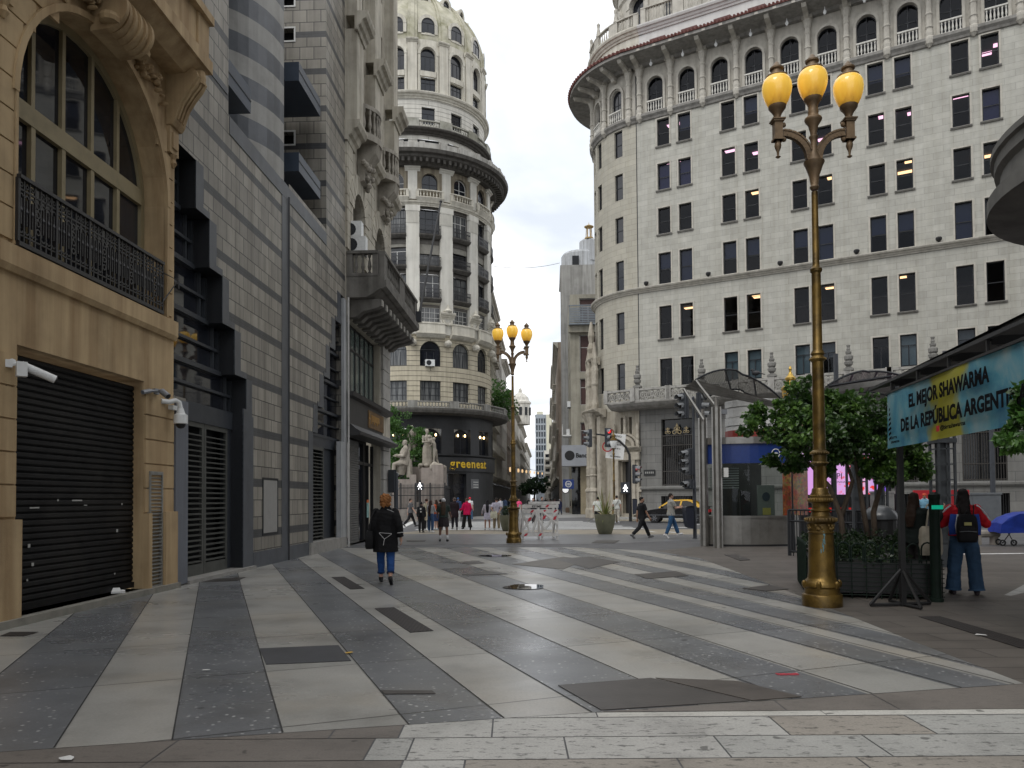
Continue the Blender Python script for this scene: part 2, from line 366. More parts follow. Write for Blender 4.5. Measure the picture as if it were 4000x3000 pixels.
for i,(b0,b1) in enumerate(zip(bounds[:-1],bounds[1:])):
    p=clip(clip(hull,ct(b0[1],26),ct(b0[0],5.2)),ct(b1[0],5.2),ct(b1[1],26))
    if len(p)>2: mb.poly([(x,y,0) for x,y in p],i%2)
# seams between stripes
pav=mb.build('plaza_pavement',[pv_l,pv_d]); tag(pav,'striped plaza of pale and dark terrazzo slabs','pavement',kind='structure')
mb=MB()
for b0 in bounds[1:-1]:
    a,b=Vector(ct(b0[0],4.6)),Vector(ct(b0[1],26.5)); q=clip(clip(hull,tuple(b-SN*.006),tuple(a-SN*.006)),tuple(a+SN*.006),tuple(b+SN*.006))
    if len(q)>2: mb.poly([(x,y,.004) for x,y in q])
tag(mb.build('pavement_joints',flat('joint dirt',(.035,.034,.033),.9)),'thin dark joints between the terrazzo stripes','pavement',kind='structure')
# left kerb of pale slab along the facades, brown paving to the right
brown=brickmat('brown paving',(.105,.092,.08),(.135,.12,.105),(.05,.045,.04),1.2,.45,.012,.5,spec=.45,var=.35,streak=0,bmp=.2)
mb=MB(lambda a,b,c:Vector((a,b,c)));
mb.poly([(4.34,6.58,0),(4.41,8.47,0),(4.65,12.69,0),(4.82,16.44,0),(4.95,20.4,0),(4.3,23.3,0),(6.2,25.3,0),(16.2,24.0,0),(16.8,14.6,0),(9.6,14.3,0),(7.9,12.4,0),(9.5,9.5,0),(14,8.3,0),(14,7.0,0)])
tag(mb.build('brown_pavement',brown),'brownish stained paving at the right of the stripes','pavement',kind='structure')
pale=brickmat('pale paving',(.36,.36,.34),(.42,.42,.40),(.12,.115,.11),1.3,.9,.012,.5,spec=.45,var=.3,streak=0,bmp=.2)
mb=MB(); mb.poly([(7.9,12.4,0),(9.6,14.3,0),(16.8,14.6,0),(26,14.6,0),(26,7.0,0),(14,7.0,0),(14,8.3,0),(9.5,9.5,0)])
tag(mb.build('pale_pavement',pale),'pale paving at the right edge','pavement',kind='structure')
mb=MB(); mb.poly([(6.0,11.9,.004),(7.6,12.0,.004),(9.9,13.9,.004),(16.5,14.2,.004),(16.5,13.7,.004),(10.4,13.3,.004),(8.1,11.6,.004)]); mb.poly([(9.4,16.9,.004),(16.8,16.6,.004),(16.8,16.1,.004),(9.4,16.3,.004)])
tag(mb.build('brown_strip',brown),'brown strips of paving beside the pale slabs','pavement',kind='structure')
# foreground travertine
def trav(name,c,dk=.5):
    m,nt,b=nt_new(name); tc=N(nt,'ShaderNodeTexCoord').outputs['Object']
    n1=noise_n(nt,tc,1.4,6,.65); base=ramp(nt,n1,[(.28,tuple(x*.7 for x in c)),(.5,c),(.75,tuple(x*1.12 for x in c))])
    n2=noise_n(nt,mapping(nt,tc,(9,20,1)),1.0,4,.7); pit=ramp(nt,n2,[(.55,1.0),(.66,dk)]); base=mixc(nt,'MULTIPLY',1.0,base,pit)
    n5=noise_n(nt,tc,60,3,.7); gr=ramp(nt,n5,[(.3,.8),(.7,1.08)]); base=mixc(nt,'MULTIPLY',1.0,base,gr)
    n6=noise_n(nt,mapping(nt,tc,(1,1,1),loc=(3,2,1)),4.1,2,.5); gum=ramp(nt,n6,[(.70,1.0),(.72,.4)]); base=mixc(nt,'MULTIPLY',1.0,base,gum)
    nt.links.new(base,b.inputs['Base Color']); b.inputs['Roughness'].default_value=.55; b.inputs['Specular IOR Level'].default_value=.45
    bump(nt,b,pit,.25,.004); return m
tr=[trav('white travertine',(.41,.405,.38),.3),trav('beige travertine',(.295,.27,.235),.3),trav('brown slab',(.155,.138,.122),.75),trav('greyish slab',(.35,.35,.33),.35),trav('white kerb',(.5,.49,.45),.7)]
low=lambda x: 5.675+.2075*x            # far edge of the stripes
mb=MB(); rows=[5.665,5.21,4.77,4.33,3.89,3.4,2.9]; g=.006; rnd=random.Random(3)
for r,(y1,y0) in enumerate(zip(rows[:-1],rows[1:])):
    x=-.78+[0,-.15,.1,-.1,0,.1][r]; cuts=[x]
    first={0:[-.15,1.86,2.85,4.1,5.3],1:[-.67,.335,1.34,2.335,3.5,4.7],2:[-.3,1.0,2.1,3.2,4.4],3:[.3,1.5,2.6,3.8]}.get(r,[-.4,.8,2,3.2])
    cuts+=first+[first[-1]+1.3,first[-1]+2.8]
    for i,(a,b) in enumerate(zip(cuts[:-1],cuts[1:])):
        far=[(b-g,y1-g),(a+g,y1-g)]
        k=rnd.choice([0,0,3,1]) if a<1 else rnd.choice([1,1,1,3])
        q=clip([(a+g,y0+g),(b-g,y0+g)]+far,(4.34,low(4.34)-g),(-7.2,low(-7.2)-g))
        if len(q)>2: mb.poly([(x_,y_,0) for x_,y_ in q],k)
    # brown flags left of the pale ones
    xs=[-6.2,-3.6,-2.25,x] if r else [-6.2,-2.9,-1.25,x]
    for i,(a,b) in enumerate(zip(xs[:-1],xs[1:])): 
        q=clip([(a+g,y0+g),(b-g,y0+g),(b-g,y1-g),(a+g,y1-g)],(4.34,low(4.34)-g),(-7.2,low(-7.2)-g))
        if len(q)>2: mb.poly([(x_,y_,0) for x_,y_ in q],0 if i==0 and a<-4 else 2)
mb.poly([(.0,5.672,0),(.61,5.672,0),(.61,low(.61)-g,0),(.02,low(.02)-.002,0)],0)
# infill up to the stripes: white kerb strip and brown wedge
def wedge(a,b,k,y=5.675,top=0):
    if min(low(a),low(b))-y>.01: mb.poly([(a+g,y,0),(b-g,y,0),(b-g,low(b)-g,0),(a+g,low(a)-g,0)],k)
for a,b in ((.62,2.3),(2.3,4.3),(4.3,6.0)): mb.poly([(a,5.675,0),(b-g,5.675,0),(b-g,5.80,0),(a,5.80 if a>.7 else 5.79,0)],4)
for a,b,k in ((.64,2.05,2),(2.05,2.9,2),(2.9,4.34,2)):
    mb.poly([(a+g,5.81,0),(b-g,5.81,0),(b-g,low(b)-g,0),(a+g,max(5.815,low(a)-g),0)],k)
mb.poly([(4.34,5.81,0),(14,5.81,0),(14,6.98,0),(4.35,6.56,0)],2)
mb.poly([(6.0,5.675,0),(14,5.675,0),(14,5.8,0),(6.0,5.8,0)],3)
tag(mb.build('foreground_pavement',tr),'foreground flags of pitted travertine with brown slabs','pavement',kind='structure')
# inset patches, gratings and covers in the stripes
pm_dark=pm('dark slab infill',(.052,.046,.042),.42,.35,3,.15,spec=.5)
grate=brickmat('iron grating',(.05,.042,.04),(.06,.05,.047),(.015,.013,.013),.05,.05,.012,.6,offset=0,streak=0,bmp=.6)
def patch(name,label,pts,mat,z=.008,cat='cover'):
    mb=MB(); mb.poly([(p[0],p[1],z) for p in pts]); 
    mb2=[(p[0],p[1],.0035) for p in pts]
    for i in range(len(pts)): j=(i+1)%len(pts); mb.poly([mb2[i],mb2[j],(pts[j][0],pts[j][1],z),(pts[i][0],pts[i][1],z)])
    return tag(mb.build(name,mat),label,cat)
def cq(c0,c1,t0,t1): return [ct(c0,t0),ct(c1,t0),ct(c1,t1),ct(c0,t1)]
patch('floor_grating','long dark grating sunk in the pale stripe, nearest to the camera',cq(2.2,2.49,9.12,11.33),grate,cat='grating')
patch('floor_grating','long dark grating sunk in the pale stripe behind the near one',cq(2.27,2.53,13.95,16.3),grate,cat='grating')
patch('access_cover','dark slate cover across the pale stripe beside a tan strip',[tuple(gnd(*q).xy) for q in ((1040,2597),(1372,2583),(1322,2522),(1012,2535))],pm('slate cover',(.06,.062,.068),.4,.2,3,.1))
patch('access_cover','brown slab infill at the end of a stripe by the white kerb',[(.66,5.84),(1.85,6.07),(1.22,6.86),(.38,6.62)],pm_dark)
patch('access_cover','smaller brown slab infill beside the big brown one',[(1.26,6.86),(1.87,6.08),(2.3,6.18),(1.95,6.72)],pm('brown infill',(.07,.06,.052),.45,.3,3,.15))
patch('access_cover','narrow dark strip set across the dark stripe in the foreground',[ct(1.31,6.32),ct(1.7,6.17),ct(1.7,6.28),ct(1.31,6.44)],pm_dark)
patch('access_cover','dark patch beside the left doorway on the plaza',[tuple(gnd(*q).xy) for q in ((785,2275),(925,2270),(960,2256),(840,2262))],pm_dark)
patch('access_cover','brown grating by the left yellow pillar',[tuple(gnd(*q).xy) for q in ((0,2486),(95,2486),(150,2470),(40,2470))],grate)
for i,(q,l) in enumerate([(((1800,2198),(1862,2190),(1895,2200),(1830,2206)),'small dark patch in the plaza left of the lamp'),(((2000,2205),(2200,2175),(2290,2186),(2200,2225)),'large brown patch near the lamp post'),(((2170,2185),(2300,2175),(2420,2196),(2300,2222)),'brown patch beside the large one'),(((2480,2245),(2640,2232),(2690,2250),(2530,2262)),'brown patch right of the plaza middle'),(((1805,2246),(1910,2231),(1985,2243),(1830,2248)),'dark rectangular patch across a pale stripe'),(((2900,2300),(3010,2286),(3080,2303),(2990,2310)),'brown patch near the planter'),(((2830,2168),(2880,2166),(2930,2188),(2890,2191)),'dark grating in front of the kiosk'),(((2330,2112),(2420,2112),(2400,2122),(2310,2122)),'dark street cover beyond the plaza, right of the barrier'),(((1590,2112),(1665,2111),(1660,2115),(1588,2116)),'dark street cover beyond the plaza, left of the lamp')]):
    patch('access_cover',l,[tuple(gnd(*p).xy) for p in q],z=.006+.0011*i,mat=pm_dark if i!=1 else pm('brown patch',(.11,.10,.085),.5,.3,2,.15))
patch('floor_grating','long dark grating in the brown paving at the right',[(5.37,10.22),(5.66,10.24),(5.62,8.05),(5.3,8.07)],grate,cat='grating')
# puddles
wat,nt,b=nt_new('puddle water'); b.inputs['Base Color'].default_value=(.03,.03,.032,1); b.inputs['Roughness'].default_value=.015; b.inputs['Specular IOR Level'].default_value=.9
def puddle(px,py,rx,ry,label,z=.0115):
    c=gnd(px,py); r=random.Random(int(px)); mb=MB(); pts=[]
    for i in range(28):
        t=2*PI*i/28; k=1+.35*noise.noise(Vector((math.cos(t)*1.3,math.sin(t)*1.3,px*.01))); pts.append((c.x+rx*k*math.cos(t),c.y+ry*k*math.sin(t),z))
    mb.poly(pts); tag(mb.build('puddle',wat),label,'puddle')
puddle(2050,2294,.40,.42,'bright puddle on the plaza reflecting the sky'); puddle(1935,2172,.45,.35,'dark shallow puddle on the plaza near the lamp post')
# road beyond: smooth strip, kerbs, crossing, lane lines
mb=MB(); mb.poly([(-6.0,36.3,0),(9.5,33.3,0),(9.5,39.2,0),(-4.6,40.3,0)]); tag(mb.build('tan_paving_strip',pm('tan paving',(.26,.225,.17),.55,.25,1.5,.2,stain=(.16,.15,.14))),'tan strip of paving before the crossing','pavement',kind='structure')
mb=MB(); mb.poly([(-6,27.6,0),(3.2,27.2,0),(9,30,0),(9.5,33.3,0),(-6,36.3,0)]); tag(mb.build('smooth_road_strip',pm('smooth concrete road',(.15,.152,.158),.36,.25,1.0,.15,spec=.5,stain=(.09,.092,.1))),'smooth damp grey strip beyond the plaza','road',kind='structure')
wl=pm('road paint',(.62,.62,.6),.55,.25,6,.15,stain=(.3,.3,.3),stainamt=.5)
mb=MB()
for i in range(8):
    y=40.6+i*1.9; x0=-5.2+.18*i; x1=6.9-.28*i
    mb.poly([(x0,y+.2,.004),(x1,y-.55,.004),(x1,y+.4,.004),(x0,y+1.15,.004)])
mb.poly([gnd(1560,2062)+Vector((0,0,.004)),gnd(1578,2062)+Vector((0,0,.004)),gnd(1648,2027)+Vector((0,0,.004)),gnd(1620,2027)+Vector((0,0,.004))])
for a,b in (((2610,2079),(2650,2082)),((2530,2077),(2565,2079)),((2620,2061),(2690,2062)),((2700,2050),(2760,2051)),((3440,2063),(3500,2061))):
    p,q=gnd(*a),gnd(*b); mb.poly([(p.x,p.y,.004),(q.x,q.y,.004),(q.x,q.y+.9,.004),(p.x,p.y+.9,.004)])
mb.poly([(11.5,20.9,.004),(17.5,21.2,.004),(17.5,21.5,.004),(11.5,21.2,.004)])
tag(mb.build('road_markings',wl),'white zebra crossing and lane lines on the road','road marking',kind='structure')
kerb=pm('kerb granite',(.3,.3,.29),.7,.3,3,.2)
d=Vector((.87,-.493)).normalized(); n=Vector((-.493,-.87)).normalized(); P0=Vector((9.8,60))
def bq(a,o): v=P0+d*a+n*o; return (v.x,v.y)
mb=MB(); A=[bq(-1.5,5.2),bq(40,5.2),bq(40,-2),bq(-1.5,-2)]
mb.poly([(x,y,.13) for x,y in A]); 
for p,q in ((A[0],A[1]),(A[1],A[2]),(A[3],A[0])): mb.poly([(p[0],p[1],-.01),(q[0],q[1],-.01),(q[0],q[1],.13),(p[0],p[1],.13)])
tag(mb.build('bank_pavement',kerb),'raised kerb and pavement in front of the white building','pavement',kind='structure')
mb=MB(); A=[bq(.5,5.22),bq(9,5.22),bq(9,5.5),bq(.5,5.5)]; mb.poly([(x,y,.004) for x,y in A]); tag(mb.build('yellow_kerb_line',flat('yellow line',(.5,.33,.04),.6)),'yellow line along the far kerb','road marking',kind='structure')
# florida street carriageway beyond the crossing (pale pedestrian paving)
mb=MB(); mb.poly([(-3.8,62,0),(7.4,66,0),(21,420,0),(11,420,0)]); tag(mb.build('pedestrian_street',pm('street paving',(.25,.245,.235),.5,.25,1,.15)),'pale pedestrian street running on between the buildings','street',kind='structure')
# ================================================================ windows shared by all buildings
_wc={}
def win_mesh(w,h,style,fr=.06,arch=0):
    """frame and pane, local: x along, -y outwards, z up from the sill"""
    k=(round(w,2),round(h,2),style,arch)
    if k in _wc: return _wc[k]
    f=MB(LOC); p=MB(LOC); sp=h-arch*w/2
    def bar(a0,a1,b0,b1,d=.03): f.box(a0,a1,b0,b1,-.03,d)
    bar(-w/2,-w/2+fr,0,sp);bar(w/2-fr,w/2,0,sp);bar(-w/2+fr,w/2-fr,0,fr)
    if arch:
        f.archband(0,sp,w/2-fr,w/2,-.03,.03)
        p.poly([(-w/2,0,-.01),(w/2,0,-.01),(w/2,sp,-.01)]+[(w/2*math.cos(PI*i/12),sp+w/2*math.sin(PI*i/12),-.01) for i in range(1,12)]+[(-w/2,sp,-.01)])
    else:
        bar(-w/2+fr,w/2-fr,h-fr,h); p.poly([(-w/2,0,-.01),(w/2,0,-.01),(w/2,h,-.01),(-w/2,h,-.01)])
    x0,x1=-w/2+fr,w/2-fr
    if style=='sash': bar(x0,x1,h*.48,h*.48+.05,.02)
    if style=='cross': bar(-.03,.03,fr,h*.66,.02); bar(x0,x1,h*.66,h*.66+.05,.021)
    if style=='three':
        for x in (-w/6,w/6): bar(x-.025,x+.025,fr,sp if arch else h-fr,.02)
        bar(x0,x1,h*.66,h*.66+.05,.021)
    if style=='two': bar(-.025,.025,fr,(h-fr) if not arch else h-fr,.02); bar(x0,x1,sp*.72,sp*.72+.05,.021)
    if style=='grid':
        for i in (1,2,3): x=-w/2+w*i/4; bar(x-.02,x+.02,fr,h-fr,.02)
        for j in (1,2): bar(x0,x1,h*j/3,h*j/3+.04,.021)
    fm=f.build('window',M['dark_metal']); pm_=p.build('pane',M['glass_dark'])
    r=(fm.data,pm_.data); bpy.data.objects.remove(fm); bpy.data.objects.remove(pm_); _wc[k]=r; return r
def inst(name,data,parent,loc=(0,0,0),rz=0,mat=None):
    o=bpy.data.objects.new(name,data); COL.objects.link(o); o.parent=parent; o.location=loc; o.rotation_euler=(0,0,rz)
    if mat is not None: o.material_slots[0].link='OBJECT'; o.material_slots[0].material=mat
    return o
def put_window(root,F,s,h,w,hh,style,rec=.2,arch=0,fmat=None,gmat=None):
    fd,pd=win_mesh(w,hh,style,arch=arch); p=F.M(s,h,-rec)-wloc(root); a=F.a(s)
    o=inst('window',fd,root,p,a,fmat); inst('pane',pd,o,mat=gmat); return o
L=Fac((-7.0,0),(.045,1.0))
# ================================================================ ochre building with the big arch, left foreground
ochre=pm('ochre render',(.455,.335,.19),.8,.22,1.1,.25,streak=.7,stain=(.52,.44,.37),bscale=60)
ochre_d=pm('ochre soffit',(.43,.29,.13),.8,.2,1.2,.2)
yb=thing('ochre_building','ochre rendered building with a tall arched window above a black roller shutter','building',L.M(10,0,0))
mb=MB(L.M)
mb.wall(-9,14.4,0,15.5,[(10.05,14.05,4.98,9.05,2.0),(10.13,13.34,.1,3.7),(4.6,8.6,4.98,9.05,2.0),(4.7,8.5,.1,3.7)],0,.5)
for a0,a1 in ((14.0,14.4),): 
    mb.quad(a1,a1,0,15.5,0)
mb.poly([(14.4,0,0),(14.4,15.5,0),(14.4,15.5,-6),(14.4,0,-6)])
mb.build('wall',ochre,yb)
mb=MB(L.M)   # rusticated blocks: real 2 cm grooves between proud courses
for h in [x*.43+1.42 for x in range(6)]+[5.05+x*.43 for x in range(8)]:
    hi=min(h+.405,3.62 if h<3.7 else 8.46)
    if 3.5>h:
        mb.box(13.36,14.37,h,min(hi,3.62),-.01,.03); mb.box(8.9,10.1,h,min(hi,3.62),-.01,.03)
    elif h>5:
        dx=max(0,math.sqrt(max(0,4-(max(0,h+.2-7.05))**2))) if h>6.9 else 2.0
        mb.box(12.05+dx+.06,14.3 if h<8 else 14.05,h,hi,-.01,.03); mb.box(8.9,12.05-dx-.06,h,hi,-.01,.03)
for h in (8.5,8.92,9.34): mb.box(8.9,10.9+(h-8.5)*.6,h,h+.4,-.01,.03)
mb.build('rusticated_blocks',ochre,yb)
mb=MB(L.M); mb.archband(12.05,7.05,2.0,2.1,-.02,.06,n=24); mb.box(10.0,10.05,5.0,7.05,-.02,.05); mb.box(14.05,14.12,5.0,7.05,-.02,.05)
mb.build('arch_trim',ochre,yb)
mb=MB(L.M); mb.mould(-9,14.4,[(4.62,-.02),(4.62,.05),(4.7,.09),(4.97,.09),(4.97,-.02)]); mb.build('ledge',ochre,yb)
mb=MB(L.M); mb.box(9.4,10.13,0,1.38,-.02,.10);mb.box(13.345,13.47,0,1.4,-.02,.10);mb.box(13.93,14.38,0,1.42,-.02,.11);mb.box(8.5,9.4,0,1.36,-.02,.07)
mb.build('plinth',ochre,yb)
mb=MB(L.M); mb.box(9,14.4,0,.1,-.3,.16); mb.build('step',pm('stone step',(.22,.21,.18),.7,.3,4,.2),yb)
# roller shutter: rolled slats
def shutter(root,F,a0,a1,b0,b1,d,pitch,mat,name='roller_shutter'):
    mb=MB(F.M); n=int((b1-b0)/pitch); h=b0
    for i in range(n):
        mb.poly([(a0,h,d),(a1,h,d),(a1,h+.3*pitch,d+.028),(a0,h+.3*pitch,d+.028)]); mb.poly([(a0,h+.3*pitch,d+.028),(a1,h+.3*pitch,d+.028),(a1,h+.78*pitch,d+.022),(a0,h+.78*pitch,d+.022)])
        mb.poly([(a0,h+.78*pitch,d+.022),(a1,h+.78*pitch,d+.022),(a1,h+pitch,d),(a0,h+pitch,d)]); h+=pitch
    mb.box(a0,a1,b0-.01,b0+.08,d-.02,d+.05); return mb.build(name,mat,root)
shutm=pm('black shutter steel',(.008,.008,.0085),.55,.4,3,.08,spec=.18,stain=(.024,.022,.02),stainamt=.5)
sh=shutter(yb,L,10.13,13.34,.14,3.7,-.2,.094,shutm)
mb=MB(L.M); r=random.Random(5)
for (a,h,w2,hh) in ((10.65,1.52,.2,.02),(11.6,1.62,.25,.02),(11.25,1.62,.03,.03),(10.62,.98,.05,.05),(10.7,.72,.05,.045),(10.6,.52,.03,.03),(12.8,1.1,.05,.05),(12.95,1.55,.03,.03),(12.75,.4,.03,.03),(11.9,1.55,.08,.012)): mb.box(a,a+w2,h,h+hh,-.166,-.163)
mb.build('paper_scrap',flat('paper scraps',(.4,.4,.38),.8),sh)
shutter(yb,L,4.7,8.5,.14,3.7,-.2,.094,shutm)
# arched window: timber frame and panes
fr=pm('olive timber frame',(.26,.215,.125),.55,.2,3,.1)
mb=MB(L.M); d0,d1=-.47,-.38
mb.archband(12.05,7.05,1.86,1.985,d0,d1,n=24); mb.box(10.07,10.19,4.98,7.05,d0,d1); mb.box(13.91,14.03,4.98,7.05,d0,d1); mb.box(10.19,13.91,7.02,7.3,d0,d1+.02)
for i,x in enumerate((10.95,11.65,12.4,13.15)):
    mb.box(x-.045,x+.045,4.98,7.02,d0,d1+.01); top=7.05+math.sqrt(1.87**2-(x-12.05)**2); mb.box(x-.04,x+.04,7.3,top,d0,d1)
for a,b in ((10.19,10.905),(10.995,11.605),(11.695,12.355),(12.445,13.105),(13.195,13.91)): mb.box(a,b,4.98,5.1,d0,d1)
aw=mb.build('arched_window',fr,yb)
mb=MB(L.M); mb.poly([(10.1,4.98,-.44),(14.0,4.98,-.44)]+[(12.05+1.95*math.cos(PI*i/24),7.05+1.95*math.sin(PI*i/24),-.44) for i in range(25)]); mb.build('pane',M['glass_dark'],aw)
mb=MB(L.M); mb.poly([(4.6,4.98,-.44),(8.6,4.98,-.44)]+[(6.6+1.95*math.cos(PI*i/24),7.05+1.95*math.sin(PI*i/24),-.44) for i in range(25)]); mb.build('pane',M['glass_dark'],yb)
# wrought-iron balcony
def iron_rail(F,a0,a1,b0,b1,c,fancy=True,sp=.11):
    mb=MB(F.M); mb.box(a0,a1,b1-.05,b1,c-.04,c+.04); mb.box(a0,a1,b0,b0+.06,c-.03,c+.03); mb.box(a0,a1,b1-.2,b1-.175,c-.012,c+.012); mb.box(a0,a1,b0+.14,b0+.16,c-.012,c+.012)
    n=int((a1-a0)/sp)
    for i in range(n+1):
        x=a0+(a1-a0)*i/n; th=.012 if i%7 else .022
        mb.box(x-th,x+th,b0+.06,b1-.05,c-th,c+th)
        if i<n:
            xm=x+(a1-a0)/n/2; q=(a1-a0)/n/2
            if i%7 in (3,):
                for hh in (.3,.42,.54,.66): mb.archband(xm,b0+hh,.03,.05,c-.012,c+.012,0,2*PI,8)
            else:
                mb.archband(xm,b1-.27,.022,.042,c-.01,c+.01,0,PI,6); mb.archband(xm,b0+.22,.022,.042,c-.01,c+.01,PI,2*PI,6); mb.archband(xm,b1-.12,.02,.036,c-.01,c+.01,0,2*PI,6)
                mb.box(xm-.01,xm+.01,b0+.3,b1-.3,c-.012,c+.012); mb.lathe((xm,b0+.45,c),[(.012,0),(.026,.04),(.012,.1)],5)
    return mb
iron=pm('black iron',(.014,.014,.016),.4,.3,6,.1,spec=.6)
iron_rail(L,10.02,13.84,4.99,5.94,.07).build('balcony_railing',iron,yb)
mb=MB(L.M); mb.tube([(13.84,5.75,.08),(14.32,5.75,.12),(13.9,5.25,.05)],.012); mb.tube([(14.32,5.75,.12),(14.34,5.6,.12)],.014); mb.build('flag_bracket',iron,yb)
# upper balcony on scroll corbels
mb=MB(L.M); mb.box(7.5,14.5,9.74,9.98,-.02,.69); mb.box(7.5,14.44,9.98,10.68,.40,.60); mb.box(7.5,14.5,10.68,10.84,.34,.72); mb.mould(7.5,14.45,[(9.55,-.02),(9.55,.35),(9.74,.62),(9.74,-.02)]); mb.box(14.0,14.44,9.98,10.68,.3,.64)
mb.build('upper_balcony',ochre,yb)
mb=MB(L.M)
for a0,a1 in ((14.06,14.46),(9.55,9.95)): 
    mb.mould(a0,a1,[(8.6,-.02),(8.6,.12),(8.68,.17),(8.8,.2),(9.0,.27),(9.2,.40),(9.35,.52),(9.5,.60),(9.6,.56),(9.66,.5),(9.72,.52),(9.72,-.02)])
    for da in (.06,.16,.26): mb.mould(a0+da,a0+da+.05,[(8.7,.1),(8.72,.2),(9.0,.3),(9.2,.43),(9.35,.55),(9.5,.62),(9.5,.5)])
    mb.lathe((a0+.2,9.55,.54),[(.1,-.12),(.12,0),(.1,.12)],10)
    mb.box(a0+.02,a0+.36,8.1,8.6,-.02,.07); mb.box(a0+.1,a0+.28,8.2,8.5,.06,.1); mb.lathe((a0+.19,7.85,.05),[(.02,0),(.07,.08),(.04,.16),(.08,.24)],7)
kp=[(8.9,.0)]+[(9.28+.36*math.sin(-1.4+2.9*i/14),.18+.34*math.cos(-1.4+2.9*i/14)) for i in range(15)]+[(9.72,.3),(9.72,-.02)]
mb.mould(11.72,12.5,kp)
for a_ in (11.70,12.46): mb.mould(a_,a_+.07,[(h_,d_*1.12) for h_,d_ in kp])
for a_ in (11.86,12.02,12.18,12.34): mb.mould(a_-.03,a_+.03,[(h_,d_*1.08) for h_,d_ in kp])
for sx_ in (11.68,12.56):
    for q_ in range(3): mb.lathe((sx_,9.06+.02*q_,.32),[(.14-.04*q_,-.06),(.16-.04*q_,0),(.14-.04*q_,.06)],12)
r=random.Random(8)
for i in range(150): # foliage carving round the keystone
    s_=r.choice((-1,1)); q=abs(r.gauss(0,.5)); a=12.1+s_*(.45+q); h=9.42-.35*q+r.gauss(0,.1); mb.ball((a,h,.05+.12*r.random()),(r.uniform(.025,.07),r.uniform(.025,.06),r.uniform(.04,.09)),6,5)
mb.build('corbel',ochre,yb)
# louvred steel vent, grey metal panel
vent=pm('galvanised louvre',(.33,.33,.31),.45,.3,5,.1,metal=.6)
mb=MB(L.M); mb.box(13.47,13.50,0,2.14,-.05,.06); mb.box(13.89,13.92,0,2.14,-.05,.06); mb.box(13.5,13.89,2.08,2.14,-.05,.06)
for i in range(32): h=.03+i*.064; mb.mould(13.5,13.89,[(h,.045),(h+.012,.05),(h+.05,-.03),(h+.04,-.035)])
mb.poly([(13.5,0,-.04),(13.89,0,-.04),(13.89,2.08,-.04),(13.5,2.08,-.04)]); mb.build('louvre_vent',vent,yb)
sp=MB(L.M); sp.box(14.41,14.9,.03,3.53,-.4,.05); gp=sp.build('metal_pillar',pm('grey blue sheet metal',(.20,.215,.25),.42,.15,1.2,.05,metal=.35,streak=.3))
gp2=thing('clad_pillar','narrow grey sheet metal pillar between the ochre wall and the slatted doors','pillar',L.M(14.6,0,0)); gp.name='cladding'
gp.parent=gp2; gp.location=-wloc(gp2)
# ================================================================ grey granite building
gran=brickmat('grey granite panels',(.37,.345,.295),(.255,.238,.205),(.05,.048,.045),.46,.4067,.012,.45,streak=.6,var=.28,darkrow=(1.22,.72,.2,(.075,.077,.08)),offset=.5,spec=.45)
slate=pm('dark granite trim',(.075,.083,.096),.38,.25,3.5,.1,spec=.5,streak=.2)
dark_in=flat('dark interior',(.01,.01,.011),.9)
gb=thing('granite_building','grey granite building with stepped glass corners and slatted doors','building',L.M(20,0,0))
stepsA=[(15.27,7.49,8.47),(15.9,6.48,7.49),(16.55,5.46,6.48),(17.21,4.45,5.46),(17.89,3.6,4.45),(17.72,0,3.6)]
stepsB=[(26.13,7.62,8.67),(25.45,6.59,7.62),(24.8,5.53,6.59),(24.12,4.5,5.53),(23.47,3.66,4.5),(23.0,0,3.66)]
ops=[(14.9 if h0==0 else 14.38,e,h0,h1) for e,h0,h1 in stepsA]+[(e,26.7,h0,h1) for e,h0,h1 in stepsB]
mb=MB(L.M)
mb.wall(14.38,16.85,0,19,ops,0,0); mb.wall(16.85,20.78,0,10.19,[o for o in ops if o[1]>16.85],0,0); mb.wall(20.86,24.45,0,10.3,[o for o in ops if o[0]<24.45 and o[0]>20],0,0); mb.wall(24.45,26.75,0,24,[o for o in ops if o[0]>20],0,0)
for a_ in (0,):
    pass
mb_keep=mb; mb=MB(L.M)
for (e,h0,h1) in stepsA: mb.poly([(e,h0,0),(e,h1,0),(e,h1,-.5),(e,h0,-.5)])
for i,(e,h0,h1) in enumerate(stepsA[:-1]): mb.poly([(stepsA[i-1][0] if i else 14.38,h1,0),(e,h1,0),(e,h1,-.5),(stepsA[i-1][0] if i else 14.38,h1,-.5)])
for (e,h0,h1) in stepsB: mb.poly([(e,h0,0),(e,h1,0),(e,h1,-.4),(e,h0,-.4)])
for i,(e,h0,h1) in enumerate(stepsB): mb.poly([(e,h1,0),(stepsB[i-1][0] if i else 26.7,h1,0),(stepsB[i-1][0] if i else 26.7,h1,-.4),(e,h1,-.4)])
mb.build('window_reveal',M['dark_metal'],gb); mb=mb_keep
mb.poly([(16.85,10.19,0),(16.85,19,0),(16.85,19,-5),(16.85,10.19,-5)]); mb.poly([(16.85,10.19,0),(24.45,10.19,0),(24.45,10.19,-5),(16.85,10.19,-5)])
mb.poly([(26.75,0,0),(26.75,24,0),(26.75,24,-5),(26.75,0,-5)]); mb.box(20.78,20.86,0,10.2,-.15,-.1)
mb.poly([(16.85,10.19,-5),(24.45,10.19,-5),(24.45,24,-5),(16.85,24,-5)])
mb.build('wall',gran,gb)
